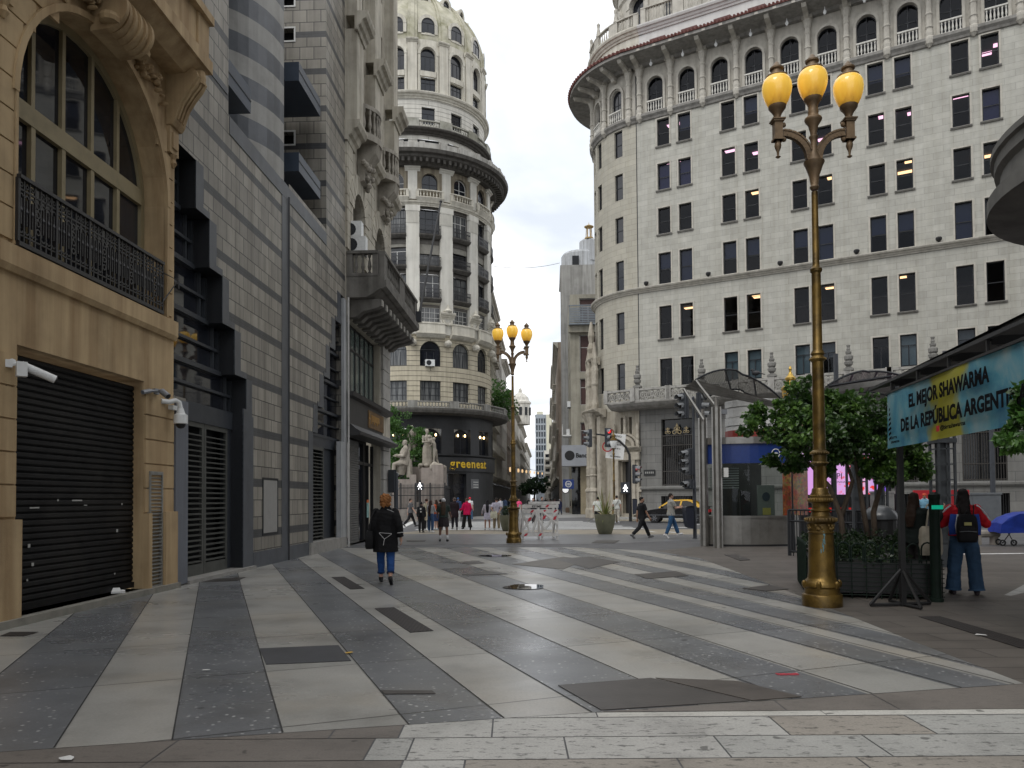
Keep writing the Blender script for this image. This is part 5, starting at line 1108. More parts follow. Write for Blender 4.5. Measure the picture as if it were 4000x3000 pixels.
# street rows
def row_building(Fc,a0,a1,h,mat,label,wmat,seed,name='street_building',cat='building',sty=0,body=8,shopdark=True):
    r=random.Random(seed); t=thing(name,label,cat,Fc.M((a0+a1)/2,0,0)); w=1.0+.3*r.random(); fh=3.0+.4*r.random(); n=max(1,int((a1-a0)/(w*1.9)))
    ops=[]; xs=[a0+(a1-a0)*(i+.5)/n for i in range(n)]; hs=[]; z=4.8
    while z+2.2<h-.8: hs.append(z); z+=fh
    for x in xs:
        for z in hs: ops.append((x-w/2,x+w/2,z,z+2.0))
    mb=MB(Fc.M); mb.wall(a0,a1,0,h,ops,0,.3); mb.poly([(a0,0,0),(a0,h,0),(a0,h,-body),(a0,0,-body)]); mb.poly([(a1,0,0),(a1,h,0),(a1,h,-body),(a1,0,-body)]); mb.poly([(a0,h,0),(a1,h,0),(a1,h,-body),(a0,h,-body)]); mb.build('wall',mat,t)
    mb=MB(Fc.M); mb.poly([(a0,4.5,-.28),(a1,4.5,-.28),(a1,h,-.28),(a0,h,-.28)]); mb.build('window_glazing',M['glass_dark'],t)
    mb=MB(Fc.M); mb.cornice(a0,a1,h-.8,h,0,.6+.3*r.random()); mb.cornice(a0,a1,4.2,4.6,0,.4); 
    mb.build('cornice',wmat,t); mb=MB(Fc.M)
    for z in hs:
        if r.random()<.65:
            for x in xs: mb.box(x-w*.75,x+w*.75,z-.2,z-.03,-.02,.55 if sty else .25); 
            if sty:
                for x in xs:
                    mb.box(x-w*.75,x+w*.75,z+.85,z+.9,.48,.53)
                    for i in range(7): mb.box(x-w*.72+i*w*.24,x-w*.72+i*w*.24+.03,z,z+.85,.49,.52)
    mb.build('balcony',wmat,t)
    mb=MB(Fc.M); mb.box(a0+.1,a1-.1,.0,3.9,-.01,.05); mb.build('shopfront',flat('dark shopfronts',(.03,.03,.032),.4) if 'dark shopfronts' not in bpy.data.materials else bpy.data.materials['dark shopfronts'],t)
    if sty!=2:
        mb=MB(Fc.M); m_=(a0+a1)/2; mb.mould(a0+.2,min(a1,a0+3.5),[(3.6,0),(3.2,1.1),(3.25,1.12),(3.75,0)]); mb.build('awning',M['dark_metal'],t)
    return t
cg=pm('grey street stone',(.42,.40,.36),.85,.25,.8,.25,streak=.5); cw=pm('white street render',(.62,.6,.55),.85,.2,.8,.2,streak=.5); cbn=pm('brown street stone',(.33,.27,.22),.85,.3,.8,.25,streak=.5); cy=pm('yellowish render',(.55,.52,.42),.85,.2,.8,.2,streak=.5)
rows=[(86,92,13.2,cg,'low grey balconied building behind the round tower, plants on its roof',1),(92,108,27,cy,'yellowish tall building on the left side of the street',1),(108,122,25.5,cg,'grey stone building with ornate bays on the left side of the street',1),(122,136,24,cw,'pale building on the left of the street, with a turret',1),(136,150,21,cbn,'brown building down the street on the left',0),(150,172,20.5,cbn,'darker brown building further down the left side',0),(172,205,21,cw,'white building far down the left side of the street',1),(205,250,22,cg,'grey building farthest down the left side of the street',1),(250,330,20,cw,'pale distant building at the end of the left side',0)]
for i,(y0,y1,h,mt,lb,st) in enumerate(rows): row_building(L,y0,y1,h,mt,lb,btrim if i%2 else stonec,30+i,sty=st)
RR=Fac((RS(400)-.3,400),(-.045,-1))
rr=[(232,256,23,cbn,'dark brown building near on the right side of the street',0),(206,232,24,cg,'grey building on the right side of the street',1),(170,206,22,cw,'pale building further on the right side of the street',1),(110,170,20,cg,'distant building far on the right side of the street',1),(60,110,18,cw,'farthest pale building on the right side of the street',0)]
for i,(y0,y1,h,mt,lb,st) in enumerate(rr):
    row_building(RR,y0+40,y1+40,h,mt,lb,btrim,60+i,sty=st)
# distant towers
dt=thing('apartment_tower','pale slab apartment tower with a gridded glass face at the end of the street','building',(13,330,0))
FT=Fac((10.2,330),(1,0)); mb=MB(FT.M); mb.wall(0,4.7,0,38,[(.3+1.1*i,1.1+1.1*i,8+2.9*j,10.2+2.9*j) for i in range(4) for j in range(10)],0,.4); mb.poly([(0,38,0),(7,38,0),(7,38,-9),(0,38,-9)]); mb.build('window_grid',pm('blue grey frame',(.30,.33,.36),.7,.15,.4,.1),dt)
mb=MB(FT.M); mb.poly([(0,7,-.35),(4.7,7,-.35),(4.7,37.5,-.35),(0,37.5,-.35)]); mb.build('window_glazing',glass_dark('blue tower glass',(.05,.065,.08),.1),dt)
mb=MB(FT.M); mb.box(4.7,7.3,0,38,-9,.3); mb.box(.8,3.4,38,39.4,-4,-1); mb.build('blank_side',pm('cream slab',(.6,.58,.46),.85,.12,.3,.1),dt)
dt2=thing('apartment_block','white apartment block with balconies below the slab tower','building',(14,300,0)); FT2=Fac((12.6,300),(1,0)); mb=MB(FT2.M); mb.wall(0,5.2,0,20.5,[(.5+2.3*i,2.2+2.3*i,6+2.8*j,7.9+2.8*j) for i in range(2) for j in range(5)],0,.5); mb.poly([(0,20.5,0),(5.2,20.5,0),(5.2,20.5,-9),(0,20.5,-9)]); mb.build('wall',cw,dt2)
mb=MB(FT2.M); mb.poly([(0,5,-.45),(5.2,5,-.45),(5.2,20,-.45),(0,20,-.45)]); mb.build('window_glazing',M['glass_dark'],dt2); mb=MB(FT2.M)
for j in range(5): mb.box(.3,4.9,5.7+2.8*j,6.6+2.8*j,.0,.7)
mb.build('balcony',cw,dt2)
ft=thing('street_turret','white turret with a small pointed dome above the left side of the street','turret',(2.2,190,20)); mb=MB(); mb.lathe((0,0,0),[(2.4,0),(2.4,5),(2.7,5.2),(2.7,5.6),(2.2,6),(2.0,6.8),(1.2,7.6),(.5,8.0),(.4,8.8),(.1,9.2),(.05,10.6)],10,axis=2); mb.build('drum',cw,ft); 
for i in range(5): t=-PI/2+(i-2)*.6; mb=MB(); mb.box(2.42*math.cos(t)-.35,2.42*math.cos(t)+.35,2.42*math.sin(t)-.06,2.42*math.sin(t)+.06,2.2,4.2); mb.build('window',M['dark_metal'],ft)
# ================================================================ gilded triple street lamps
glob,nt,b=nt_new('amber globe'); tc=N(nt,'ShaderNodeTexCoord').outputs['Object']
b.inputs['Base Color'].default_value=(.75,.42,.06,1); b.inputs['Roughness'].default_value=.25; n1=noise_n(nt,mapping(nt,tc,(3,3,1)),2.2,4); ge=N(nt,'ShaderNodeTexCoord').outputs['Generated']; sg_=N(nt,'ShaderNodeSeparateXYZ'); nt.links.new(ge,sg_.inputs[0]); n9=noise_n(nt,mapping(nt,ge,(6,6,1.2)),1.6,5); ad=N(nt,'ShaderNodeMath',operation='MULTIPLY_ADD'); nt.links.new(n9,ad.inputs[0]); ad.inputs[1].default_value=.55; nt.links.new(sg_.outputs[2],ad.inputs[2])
glow_col=ramp(nt,ad.outputs[0],[(.28,(.30,.13,.012)),(.55,(.85,.44,.04)),(.95,(1,.66,.10))]); nt.links.new(glow_col,b.inputs['Emission Color']); b.inputs['Emission Strength'].default_value=.52; b.inputs['Coat Weight'].default_value=.4  # bulb glow painted into the globe: deep amber below to bright yellow above
GLOBE=[(.045,0),(.10,.005),(.135,.04),(.175,.12),(.205,.21),(.217,.29),(.212,.36),(.19,.42),(.16,.452),(.15,.458)]
CAP=[(.155,-.005),(.165,.01),(.16,.03),(.12,.05),(.085,.065),(.075,.12),(.10,.135),(.10,.16),(.07,.18),(.045,.22),(.02,.25),(.005,.26)]
lampbr=pm('brown patinated iron',(.17,.115,.065),.5,.4,5,.3,metal=.4,spec=.5)
def flute(prof,n=20):  pass
def make_lamp():
    t=thing('street_lamp','gilded triple globe street lamp','street lamp',(0,0,0),0,'gilded triple globe street lamps')
    z=lambda y:2.32-y*.001453; r=lambda p:p*.001453
    P=[(195,1600),(195,1485),(188,1475),(172,1468),(170,1412),(186,1395),(184,1375),(168,1350),(142,1325),(136,1300),(130,1250),(120,900),(118,870),(128,862),(128,850),(120,842),(120,770),(130,758),(150,745),(155,728),(150,708),(120,698),(98,690),(88,650),(100,638),(100,626),(82,612),(80,575),(86,560),(112,548),(120,528),(116,512),(98,500),(100,478),(84,450),(80,420),(70,405)]
    mb=MB(); mb.lathe((0,0,0),[(r(a),max(0,z(y))) for a,y in P],24,axis=2)
    for k in range(28): # gadroons and leaf relief
        a=2*PI*k/28; c,s=math.cos(a),math.sin(a)
        mb.ball((r(152)*c,r(152)*s,z(728)),(.014,.014,.03),5,5); mb.ball((r(117)*c,r(117)*s,z(528)),(.011,.011,.024),5,5); mb.ball((r(100)*c,r(100)*s,z(486)),(.012,.012,.018),5,5)
    for k in range(6):
        a=2*PI*k/6; c,s=math.cos(a),math.sin(a); mb.ball((r(178)*c,r(178)*s,z(1372)),(.04,.04,.055),7,6); mb.lathe((r(168)*c,r(168)*s,z(1392)),[(.035,-.03),(.045,0),(.03,.04)],7,axis=2)
        for j in range(5): mb.ball((r(122)*math.cos(a+(j-2)*.12),r(122)*math.sin(a+(j-2)*.12),z(805)+.03*math.cos(j*2)),(.02,.02,.03),5,5)
    mb.build('base',M['gold'],t,smooth='auto')
    mb=MB(); rs=[]
    for zz,rr in ((z(405),66),(z(180),62)):
        rs.append([mb.p((r(rr*(1 if i%2 else .86))*math.cos(2*PI*i/40),r(rr*(1 if i%2 else .86))*math.sin(2*PI*i/40),zz)) for i in range(40)])
    for i in range(40): mb.face([rs[0][i],rs[0][(i+1)%40],rs[1][(i+1)%40],rs[1][i]])
    P2=[(.09,z(182)),(.105,z(168)),(.124,z(155)),(.118,z(145)),(.104,z(135)),(.103,z(70)),(.128,z(58)),(.132,z(45)),(.115,z(32)),(.095,z(20)),(.09,z(0)),(.088,2.6),(.083,3.55),(.082,3.60),(.10,3.615),(.115,3.64),(.10,3.67),(.085,3.69),(.10,3.72),(.088,3.75),(.07,3.78),(.066,4.93),(.085,4.95),(.088,4.985),(.06,5.02),(.05,5.05),(.045,6.15)]
    mb.lathe((0,0,0),P2,20,axis=2)
    for k in range(22): a=2*PI*k/22; mb.ball((.128*math.cos(a),.128*math.sin(a),z(52)),(.012,.012,.016),5,5); mb.ball((.116*math.cos(a),.116*math.sin(a),3.64),(.009,.009,.014),5,4); mb.ball((.122*math.cos(a),.122*math.sin(a),z(152)),(.01,.01,.012),5,4)
    mb.build('pole',M['gold'],t,smooth='auto')
    w=lambda y: 8.158-y*.001475
    P3=[(.045,w(1345)),(.06,w(1330)),(.07,w(1315)),(.06,w(1300)),(.055,w(1290)),(.075,w(1200)),(.12,w(1110)),(.148,w(1068)),(.15,w(1055)),(.11,w(1045)),(.08,w(1000)),(.05,w(940)),(.045,w(860)),(.05,w(830)),(.068,w(805)),(.068,w(795)),(.045,w(785)),(.05,w(750)),(.075,w(680)),(.118,w(640)),(.128,w(620)),(.12,w(605)),(.085,w(590)),(.075,w(560)),(.08,w(548)),(.072,w(530)),(.072,w(480)),(.1,w(445)),(.125,w(425)),(.13,w(400)),(.10,w(392))]
    mb=MB(); mb.lathe((0,0,0),P3,16,axis=2); mb.build('stem',lampbr,t,smooth='auto')
    def globe(x,z0):
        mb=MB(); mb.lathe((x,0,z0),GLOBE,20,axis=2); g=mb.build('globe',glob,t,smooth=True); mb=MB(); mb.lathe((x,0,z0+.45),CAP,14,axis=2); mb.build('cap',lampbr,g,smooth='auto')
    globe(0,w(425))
    for sx in (-1,1):
        x=sx*.535; mb=MB()
        pts=[]
        for i in range(11):
            q=i/10; a=q*PI/2; pts.append((sx*(.06+.40*(1-math.cos(a))),0,w(1030)+(.40)*math.sin(a)))
        for p,q in zip(pts[:-1],pts[1:]): 
            for dy0,dy1,e0,e1 in ((-.028,.028,-.055,.055),(-.04,.04,-.055,-.03),(-.04,.04,.03,.055)):
                d=(Vector(q)-Vector(p)).normalized(); nn=Vector((-d.z,0,d.x))
                A=[Vector(p)+nn*e0,Vector(p)+nn*e1,Vector(q)+nn*e1,Vector(q)+nn*e0]
                for yy in (dy0,dy1): mb.poly([(v.x,yy,v.z) for v in A])
                for i_ in range(4): j_=(i_+1)%4; mb.poly([(A[i_].x,dy0,A[i_].z),(A[j_].x,dy0,A[j_].z),(A[j_].x,dy1,A[j_].z),(A[i_].x,dy1,A[i_].z)])
        zb=w(835); zt=w(640)
        mb.box(x-.06,x+.06,-.06,.06,zb,zt); mb.box(x-.075,x+.075,-.075,.075,zb,zb+.03); mb.box(x-.08,x+.08,-.08,.08,zt-.015,zt+.01); mb.box(x-.095,x+.095,-.095,.095,zt+.01,zt+.03)
        mb.lathe((x,0,0),[(.03,w(835)),(.045,w(860)),(.052,w(885)),(.045,w(910)),(.022,w(945)),(.016,w(985)),(.04,w(1000)),(.02,w(1012))][::-1],10,axis=2)
        mb.lathe((x,0,0),[(.05,w(620)),(.045,w(600)),(.065,w(560)),(.10,w(525)),(.125,w(505)),(.13,w(480)),(.10,w(470))],14,axis=2); mb.ball((x-sx*.09,0,zt-.05),(.04,.035,.04),6,5); mb.ball((x-sx*.09,0,zb+.02),(.04,.035,.04),6,5)
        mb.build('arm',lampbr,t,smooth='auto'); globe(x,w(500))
    return t
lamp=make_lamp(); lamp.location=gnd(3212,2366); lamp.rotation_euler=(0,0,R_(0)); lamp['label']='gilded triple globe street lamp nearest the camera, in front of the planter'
mb=MB(); r=random.Random(2)
for i in range(9): a=-PI/2-.25+r.uniform(-.16,.16); z_=.95+r.uniform(-.16,.12); q=.181+.002; c,s=math.cos(a),math.sin(a); mb.poly([(q*math.cos(a-.04),q*math.sin(a-.04),z_-.03),(q*math.cos(a+.04),q*math.sin(a+.04),z_-.03),(q*.995*math.cos(a+.035),q*.995*math.sin(a+.035),z_+.03),(q*.995*math.cos(a-.035),q*.995*math.sin(a-.035),z_+.03)])
o=mb.build('paint_mark',pm('worn blue paint',(.10,.20,.22),.6,.4,20,0)); o.parent=lamp
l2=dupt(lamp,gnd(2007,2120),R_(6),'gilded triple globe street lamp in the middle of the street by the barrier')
for c in list(l2.children):
    if c.name.startswith('paint'): bpy.data.objects.remove(c)
def lantern_post(loc,h,label,gold,sc=1.0):
    k_=.35 if gold else 1
    t=thing('lantern_post',label,'street lamp',loc,0); m_=M['gold_light'] if gold else M['gold']
    mb=MB(); mb.lathe((0,0,0),[(a_*k_,z_) for a_,z_ in [(.2,0),(.2,.4),(.16,.5),(.14,1.0),(.17,1.05),(.1,1.15),(.07,1.3),(.06,h*.45),(.09,h*.46),(.06,h*.47),(.055,h*.74),(.09,h*.75),(.05,h*.77)]]+[(.08,h*.8),(.13,h*.815)],12,axis=2); mb.build('pole',M['dark_metal'] if gold else m_,t,smooth='auto')
    mb=MB(); mb.lathe((0,0,h*.815),[(.12,0),(.2,.18),(.25,.4),(.24,.5)],14,axis=2); mb.build('globe',M['white_plastic'] if not gold else m_,t,smooth='auto')
    mb=MB(); mb.lathe((0,0,h*.815+.5),[(.26,0),(.27,.06),(.2,.13),(.13,.18),(.11,.28),(.15,.3),(.15,.36),(.09,.42),(.05,.5),(.03,.56),(.05,.62),(.02,.7)],14,axis=2); mb.build('cap',m_,t,smooth='auto'); return t
lantern_post(gnd(2400,2040),6.1,'slender gilded lamp post with one lantern by the corner entrance of the bank',False)
lantern_post(Vector((8.1,22.2,0)),5.15,'gilded lantern post whose golden top rises behind the tree by the kiosk',True)
# ================================================================ traffic lights
lens_r=emit('red lens',(1,.02,.02),2.0); lens_off=flat('unlit lens',(.05,.03,.02),.3); tlm=flat('dark grey signal body',(.045,.05,.06),.5); tlp=pm('painted pole',(.05,.055,.065),.5,.25,4,.05); visor=flat('grey visor',(.2,.21,.22),.5)
def signal(par,loc,rz,red=False,n=3,s=.33,vis=None):
    mb=MB(LOC); mb.box(-s*.5,s*.5,0,n*s,-.1,.1); mb.box(-s*.6,s*.6,-.03,n*s+.03,-.03,0); sg=mb.build('signal_head',tlm,None); sg.parent=par; sg.location=loc; sg.rotation_euler=(0,0,rz)
    for i in range(n):
        zc=(n-1-i)*s+s/2; mb=MB(LOC); mb.disc(0,zc,s*.34,s*.34,.105,14); mb.build('lens',lens_r if red and i==0 else lens_off,sg)
        mb=MB(LOC)
        for k in range(9):
            t0=PI*(k/9*1.5-.25); t1=PI*((k+1)/9*1.5-.25); R=s*.4
            mb.poly([(R*math.cos(t0),zc+R*math.sin(t0),.1),(R*math.cos(t1),zc+R*math.sin(t1),.1),(R*math.cos(t1),zc+R*math.sin(t1)-.04,.1+s*(.9 if math.sin((t0+t1)/2)>0 else .45)),(R*math.cos(t0),zc+R*math.sin(t0)-.04,.1+s*(.9 if math.sin((t0+t1)/2)>0 else .45))])
        mb.build('visor',vis or visor,sg)
    return sg
# near pole with double head
p=gnd(2715,2104); D=p.y; K=D/3000
t=thing('traffic_light','dark traffic light pole with two heads on top, beside the kiosk','traffic light',p)
zt=CAMH+(1943-1585)*K; mb=MB(); mb.lathe((0,0,0),[(.1,0),(.1,.02),(.075,.03),(.07,2.2),(.055,2.3),(.052,zt+.35),(.02,zt+.4)],10,axis=2); mb.build('pole',tlp,t)
signal(t,((2676-2712)*K,0,CAMH+(1943-1632)*K),R_(-60)); signal(t,((2738-2712)*K,0,CAMH+(1943-1632)*K),R_(60)); signal(t,((2692-2712)*K,-.05,CAMH+(1943-1852)*K),R_(-70)); signal(t,((2690-2712)*K,-.05,CAMH+(1943-1906)*K),R_(-55),n=1)
def litter_bin(loc,label,h0=.4,h=.95,rz=0):
    t=thing('litter_bin',label,'litter bin',loc,rz,'pole mounted litter bins'); mb=MB(LOC); prof=[(h0,.1),(h0-.02,.16),(h0+.05,.32),(h0+h*.3,.38),(h0+h-.1,.43),(h0+h,.42),(h0+h,.09),(h0+h*.5,.09)]
    mb.mould(-.19,.19,prof); mb.build('tub',flat('navy plastic',(.02,.024,.04),.5) if 'navy plastic' not in bpy.data.materials else bpy.data.materials['navy plastic'],t); mb=MB(LOC); mb.mould(-.2,.2,[(h0+h,.08),(h0+h,.44),(h0+h+.05,.38),(h0+h+.07,.2),(h0+h+.05,.08)]); mb.build('lid',M['dark_metal'],t); return t
litter_bin(p+Vector((-.02,-.02,0)),'navy litter bin on the traffic light pole beside the kiosk',.42,.8,R_(-80))
# far pole with curved arm, street sign
p=gnd(2463,2037); D=p.y; K=D/3000
t=thing('traffic_light','traffic light on a curved black arm in front of the bank corner','traffic light',p)
ht=CAMH+(1946-1775)*K
mb=MB(); mb.tube([(0,0,0),(0,0,ht-.6),(-.02,0,ht),(-.25,0,ht+.5),(-.7,0,ht+.95),(-1.3,0,ht+1.25),(-2.0,0,ht+1.4),(-2.3,0,ht+1.42)],[.11,.09,.085,.08,.075,.07,.06,.06],8); mb.build('pole',M['black'],t)
signal(t,(-1.5,-.1,ht+.55),R_(25),True,s=.42); signal(t,(-2.75,0,ht+.55),R_(-75),s=.40); signal(t,(.35,0,CAMH+(1946-1888)*K),R_(50),True,s=.42)
mb=MB(LOC); mb.box(-.3,.3,0,.75,-.1,.1); g=mb.build('walk_signal',tlm,t); g.location=(-.35,-.05,CAMH+(1946-1926)*K)
wkm=emit('white walking man',(1,1,1),4)
def walker(par,s,z0,d=.11):
    mb=MB(LOC); mb.disc(0,z0+.44*s,.06*s,.06*s,d,10)
    for q in ([(-.07,.36),(.07,.36),(.05,.16),(-.05,.16)],[(-.05,.18),(.0,.18),(-.08,-.02),(-.14,0)],[(0,.18),(.05,.18),(.15,0),(.08,-.02)],[(-.07,.36),(-.05,.3),(-.16,.18),(-.18,.22)],[(.07,.36),(.05,.3),(.16,.2),(.18,.24)]): mb.poly([(a*s,z0+b_*s,d) for a,b_ in q])
    mb.build('walking_man',wkm,par)
walker(g,.95,.12)
mb=MB(LOC); mb.box(-.62,.62,0,1.75,-.03,.03); sg=mb.build('sign_board',M['white_paint'],t); sg.location=(-1.05,.15,ht-.28); sg.rotation_euler=(0,R_(7),R_(-10))
for i,(tx,sz,zz) in enumerate((('DESVIO',.2,1.5),('Calle Florida',.15,.95),('de 8 a 20 hs',.14,.68),('NO AVANZAR',.13,.12))): text_obj(tx,sz,M['black'],'sign_text',sg,(.05,-.032,zz),(PI/2,0,0),.002,'CENTER',.85,.004)
mb=MB(LOC); mb.archband(-.55,.8,.3,.38,.03,.036,0,2*PI,16); mb.build('red_ring',M['red'],sg)
litter_bin(p+Vector((.05,-.02,0)),'navy litter bin on the far traffic light pole',.5,1.0,R_(80))
# left pedestrian signals
p=gnd(1548,2098); K=p.y/3000
t=thing('traffic_light','thick dark traffic light post at the corner of the classical building','traffic light',p); mb=MB(); mb.lathe((0,0,0),[(.1,0),(.085,.05),(.085,2.75),(.02,2.8)],10,axis=2); mb.build('pole',tlp,t)
signal(t,(-.16,0,1.95),R_(160),s=.31)
p=gnd(1641,2034); t=thing('pedestrian_light','pedestrian signal with a lit white walking man before the monument','pedestrian light',p); K=p.y/3000
mb=MB(); mb.lathe((0,0,0),[(.1,0),(.08,.05),(.08,3.1)],8,axis=2); mb.build('pole',M['black'],t); mb=MB(LOC); mb.box(-.28,.28,CAMH+(1952-1914)*K,CAMH+(1952-1887)*K,-.1,.1); g=mb.build('signal_head',tlm,t); walker(g,1.05,CAMH+(1952-1911)*K)
# ================================================================ taxi
def tmat(): pass
def car(label,cat,body,roofm,loc,rz,taxi=False):
    t=thing('parked_car' if not taxi else 'taxi',label,cat,loc,rz)
    # side profile x forward(-) : front at -x
    low=[(-2.05,.32),(-2.08,.55),(-2.0,.74),(-1.55,.86),(-.98,.95),(1.55,1.0),(2.0,.98),(2.1,.85),(2.12,.5),(2.05,.3)]
    def sect(prof,hw,taper=0):
        mb=MB(); n=len(prof); L_=[mb.p((x,-hw(x,z),z)) for x,z in prof]; R__=[mb.p((x,hw(x,z),z)) for x,z in prof]
        for i in range(n): j=(i+1)%n; mb.face([L_[i],L_[j],R__[j],R__[i]])
        mb.face(L_[::-1]); mb.face(R__); return mb
    hw=lambda x,z:.84-.05*max(0,abs(x)-1.5)-(.04 if z<.4 else 0)
    mb=sect(low,hw); b_=mb.build('body',body,t)
    m_=b_.modifiers.new('bevel','BEVEL'); m_.width=.06; m_.segments=3
    cab=[(-.98,.95),(-.35,1.36),(-.05,1.43),(.75,1.45),(1.15,1.36),(1.62,1.0)]
    hw2=lambda x,z:.80-.22*(z-.95)/.5
    mb=sect(cab,hw2); c_=mb.build('cabin',glass_dark('car glass',(.005,.006,.007),.10,.05) if 'car glass' not in bpy.data.materials else bpy.data.materials['car glass'],t)
    mb=MB()
    def strip(p,q,w_,o=.012):
        for s in (-1,1):
            P,Q=Vector((p[0],0,p[1])),Vector((q[0],0,q[1])); d=(Q-P).normalized(); nn=Vector((-d.z,0,d.x))*w_
            pts=[]
            for v in (P-nn,Q-nn,Q+nn,P+nn): pts.append((v.x,s*(hw2(v.x,v.z)+o),v.z))
            mb.poly(pts); mb.poly([(x,y-s*.03,z) for x,y,z in pts]); 
            for i in range(4): a,b2=pts[i],pts[(i+1)%4]; mb.poly([a,b2,(b2[0],b2[1]-s*.03,b2[2]),(a[0],a[1]-s*.03,a[2])])
    strip((-1.0,.97),(-.34,1.40),.045); strip((-.36,1.39),(-.05,1.45),.05); strip((-.07,1.44),(.76,1.46),.045); strip((.75,1.46),(1.17,1.37),.05); strip((1.1,1.40),(1.6,1.0),.1); strip((.33,1.0),(.42,1.44),.05)
    top=[(-.35,1.37),(-.05,1.445),(.75,1.465),(1.15,1.375)]
    for (x,z),(x2,z2) in zip(top[:-1],top[1:]): mb.poly([(x,-hw2(x,z)-.01,z+.01),(x2,-hw2(x2,z2)-.01,z2+.01),(x2,hw2(x2,z2)+.01,z2+.01),(x,hw2(x,z)+.01,z+.01)])
    mb.build('roof',roofm,t)
    for x in (-1.3,1.3):
        for s in (-1,1):
            W=lambda a,h,d: Vector((x+a,s*(.74+d),.31+h)); mb=MB(W); n=18
            for r0,r1,d0,d1 in ((.2,.31,.08,.08),(.31,.31,.08,-.12)):
                for i in range(n):
                    a,b2=2*PI*i/n,2*PI*(i+1)/n; mb.poly([(r0*math.cos(a),r0*math.sin(a),d0),(r0*math.cos(b2),r0*math.sin(b2),d0),(r1*math.cos(b2),r1*math.sin(b2),d1),(r1*math.cos(a),r1*math.sin(a),d1)])
            wh=mb.build('wheel',M['rubber'],t); wh.location=(0,0,0)
            for v in wh.data.vertices: v.co+=wloc(t)
            mb=MB(W); mb.disc(0,0,.2,.2,.075,18); 
            for i in range(6): a=2*PI*i/6; mb.poly([(.04*math.cos(a-.6),.04*math.sin(a-.6),.085),(.18*math.cos(a-.12),.18*math.sin(a-.12),.085),(.18*math.cos(a+.12),.18*math.sin(a+.12),.085),(.04*math.cos(a+.6),.04*math.sin(a+.6),.085)],1)
            rm=mb.build('rim',[M['black'],M['grey_metal']],wh)
            for v in rm.data.vertices: v.co+=wloc(t)
            mb=MB(W); mb.archband(0,0,.31,.37,.095,.105,-.1,PI+.1,14); wa=mb.build('wheel_arch',M['rubber'],t)
            for v in wa.data.vertices: v.co+=wloc(t)
    for s in (-1,1):
        mb=MB(); mb.box(2.0,2.13,s*.5,s*.82,.68,.86); mb.box(1.85,2.0,s*.79,s*.85,.7,.84); mb.build('tail_light',emit('tail light red',(.8,.02,.03),.5) if 'tail light red' not in bpy.data.materials else bpy.data.materials['tail light red'],t)
        mb=MB(); mb.box(-2.07,-1.9,s*.5,s*.8,.58,.72); mb.build('headlight',M['white_plastic'],t)
        mb=MB(); mb.box(-.85,-.72,s*.86,s*.98,.95,1.08); mb.build('mirror',body,t); mb=MB(); mb.box(-2.0,2.05,s*.835,s*.85,.5,.53); mb.build('side_trim',M['grey_metal'],t)
        for x in (.05,1.0): mb=MB(); mb.box(x,x+.2,s*.845,s*.87,.82,.85); mb.build('door_handle',M['dark_metal'],t)
        mb=MB()
        for x in (-.75,.38,1.35): mb.box(x-.006,x+.006,s*.838,s*.846,.36,.95)
        mb.build('door_gap',M['rubber'],t)
    if taxi:
        for s in (-1,):
            W=lambda a,h,d: Vector((a,-d,h)); mb=MB(W); mb.archband(-.28,.72,.17,.2,.845,.86,0,2*PI,18); mb.box(-.42,-.14,.69,.76,.845,.86); o=mb.build('taxi_badge',M['yellow'],t)
            for v in o.data.vertices: v.co+=wloc(t)
        mb=MB(); mb.box(.2,.55,-.25,.25,1.47,1.62); mb.build('roof_sign',M['dark_metal'],t)
        mb=MB(); mb.box(2.0,2.2,-.75,.75,1.03,1.06); mb.box(1.95,2.05,-.7,-.6,.95,1.03); mb.box(1.95,2.05,.6,.7,.95,1.03); mb.build('spoiler',M['black'],t)
    return t
cblack,nt,b=nt_new('black car paint'); b.inputs['Base Color'].default_value=(.008,.008,.009,1); b.inputs['Roughness'].default_value=.15; b.inputs['Coat Weight'].default_value=.6
cyel,nt,b=nt_new('taxi yellow paint'); b.inputs['Base Color'].default_value=(.55,.31,.004,1); b.inputs['Roughness'].default_value=.35; b.inputs['Specular IOR Level'].default_value=.2
tp=gnd(2652,2043); car('black taxi with a yellow roof waiting in front of the bank','taxi',cblack,cyel,(tp.x,tp.y+.7,0),R_(-20),True)
# ================================================================ kiosk with glazed front and steel canopy
kk=thing('kiosk','stainless steel information kiosk with glazed front and a blue header','kiosk',(7.9,25.4,0))
KY=25.3; kz=KY/3000; kx=lambda px:(px-2000)*kz*1.0; kh=lambda px,py:atY(px,py,KY).z
KC=Cyl((8.1,28.1),3.0,R_(268)) ; s0=-1.62; s1=1.45
gk=glass_see('kiosk glass',(.62,.66,.64),.2)
mb=MB(KC.M,.3); mb.box(s0,s1,.0,.95,-.1,.02); mb.box(s0,s1,.93,1.0,-.1,.06)
for s in (s0,-.6,.35,s1): mb.box(s-.02,s+.02,.05,.93,.02,.035)
mb.build('lower_panel',M['steel'],kk)
mb=MB(KC.M,.3); mb.box(s0,s1,.0,.06,-.1,.05); mb.build('base_strip',M['black'],kk)
mb=MB(KC.M,.3); mb.quad(s0,s1-.55,1.0,2.72,-.02); mb.build('glass_front',gk,kk)
mb=MB(KC.M,.3); mb.box(s0,s1,2.72,3.36,-.1,.08); mb.build('blue_header',M['blue'],kk)
mb=MB(KC.M,.3); mb.box(s0-.15,s1+.1,3.36,3.58,-.3,.14); mb.build('roof_band',M['steel'],kk)
lg=MB(KC.M); lg.archband(.62,3.04,.12,.15,.08,.09,0,2*PI,18); lg.disc(.62,3.02,.08,.05,.085,12); lg.build('city_emblem',M['white_paint'],kk)
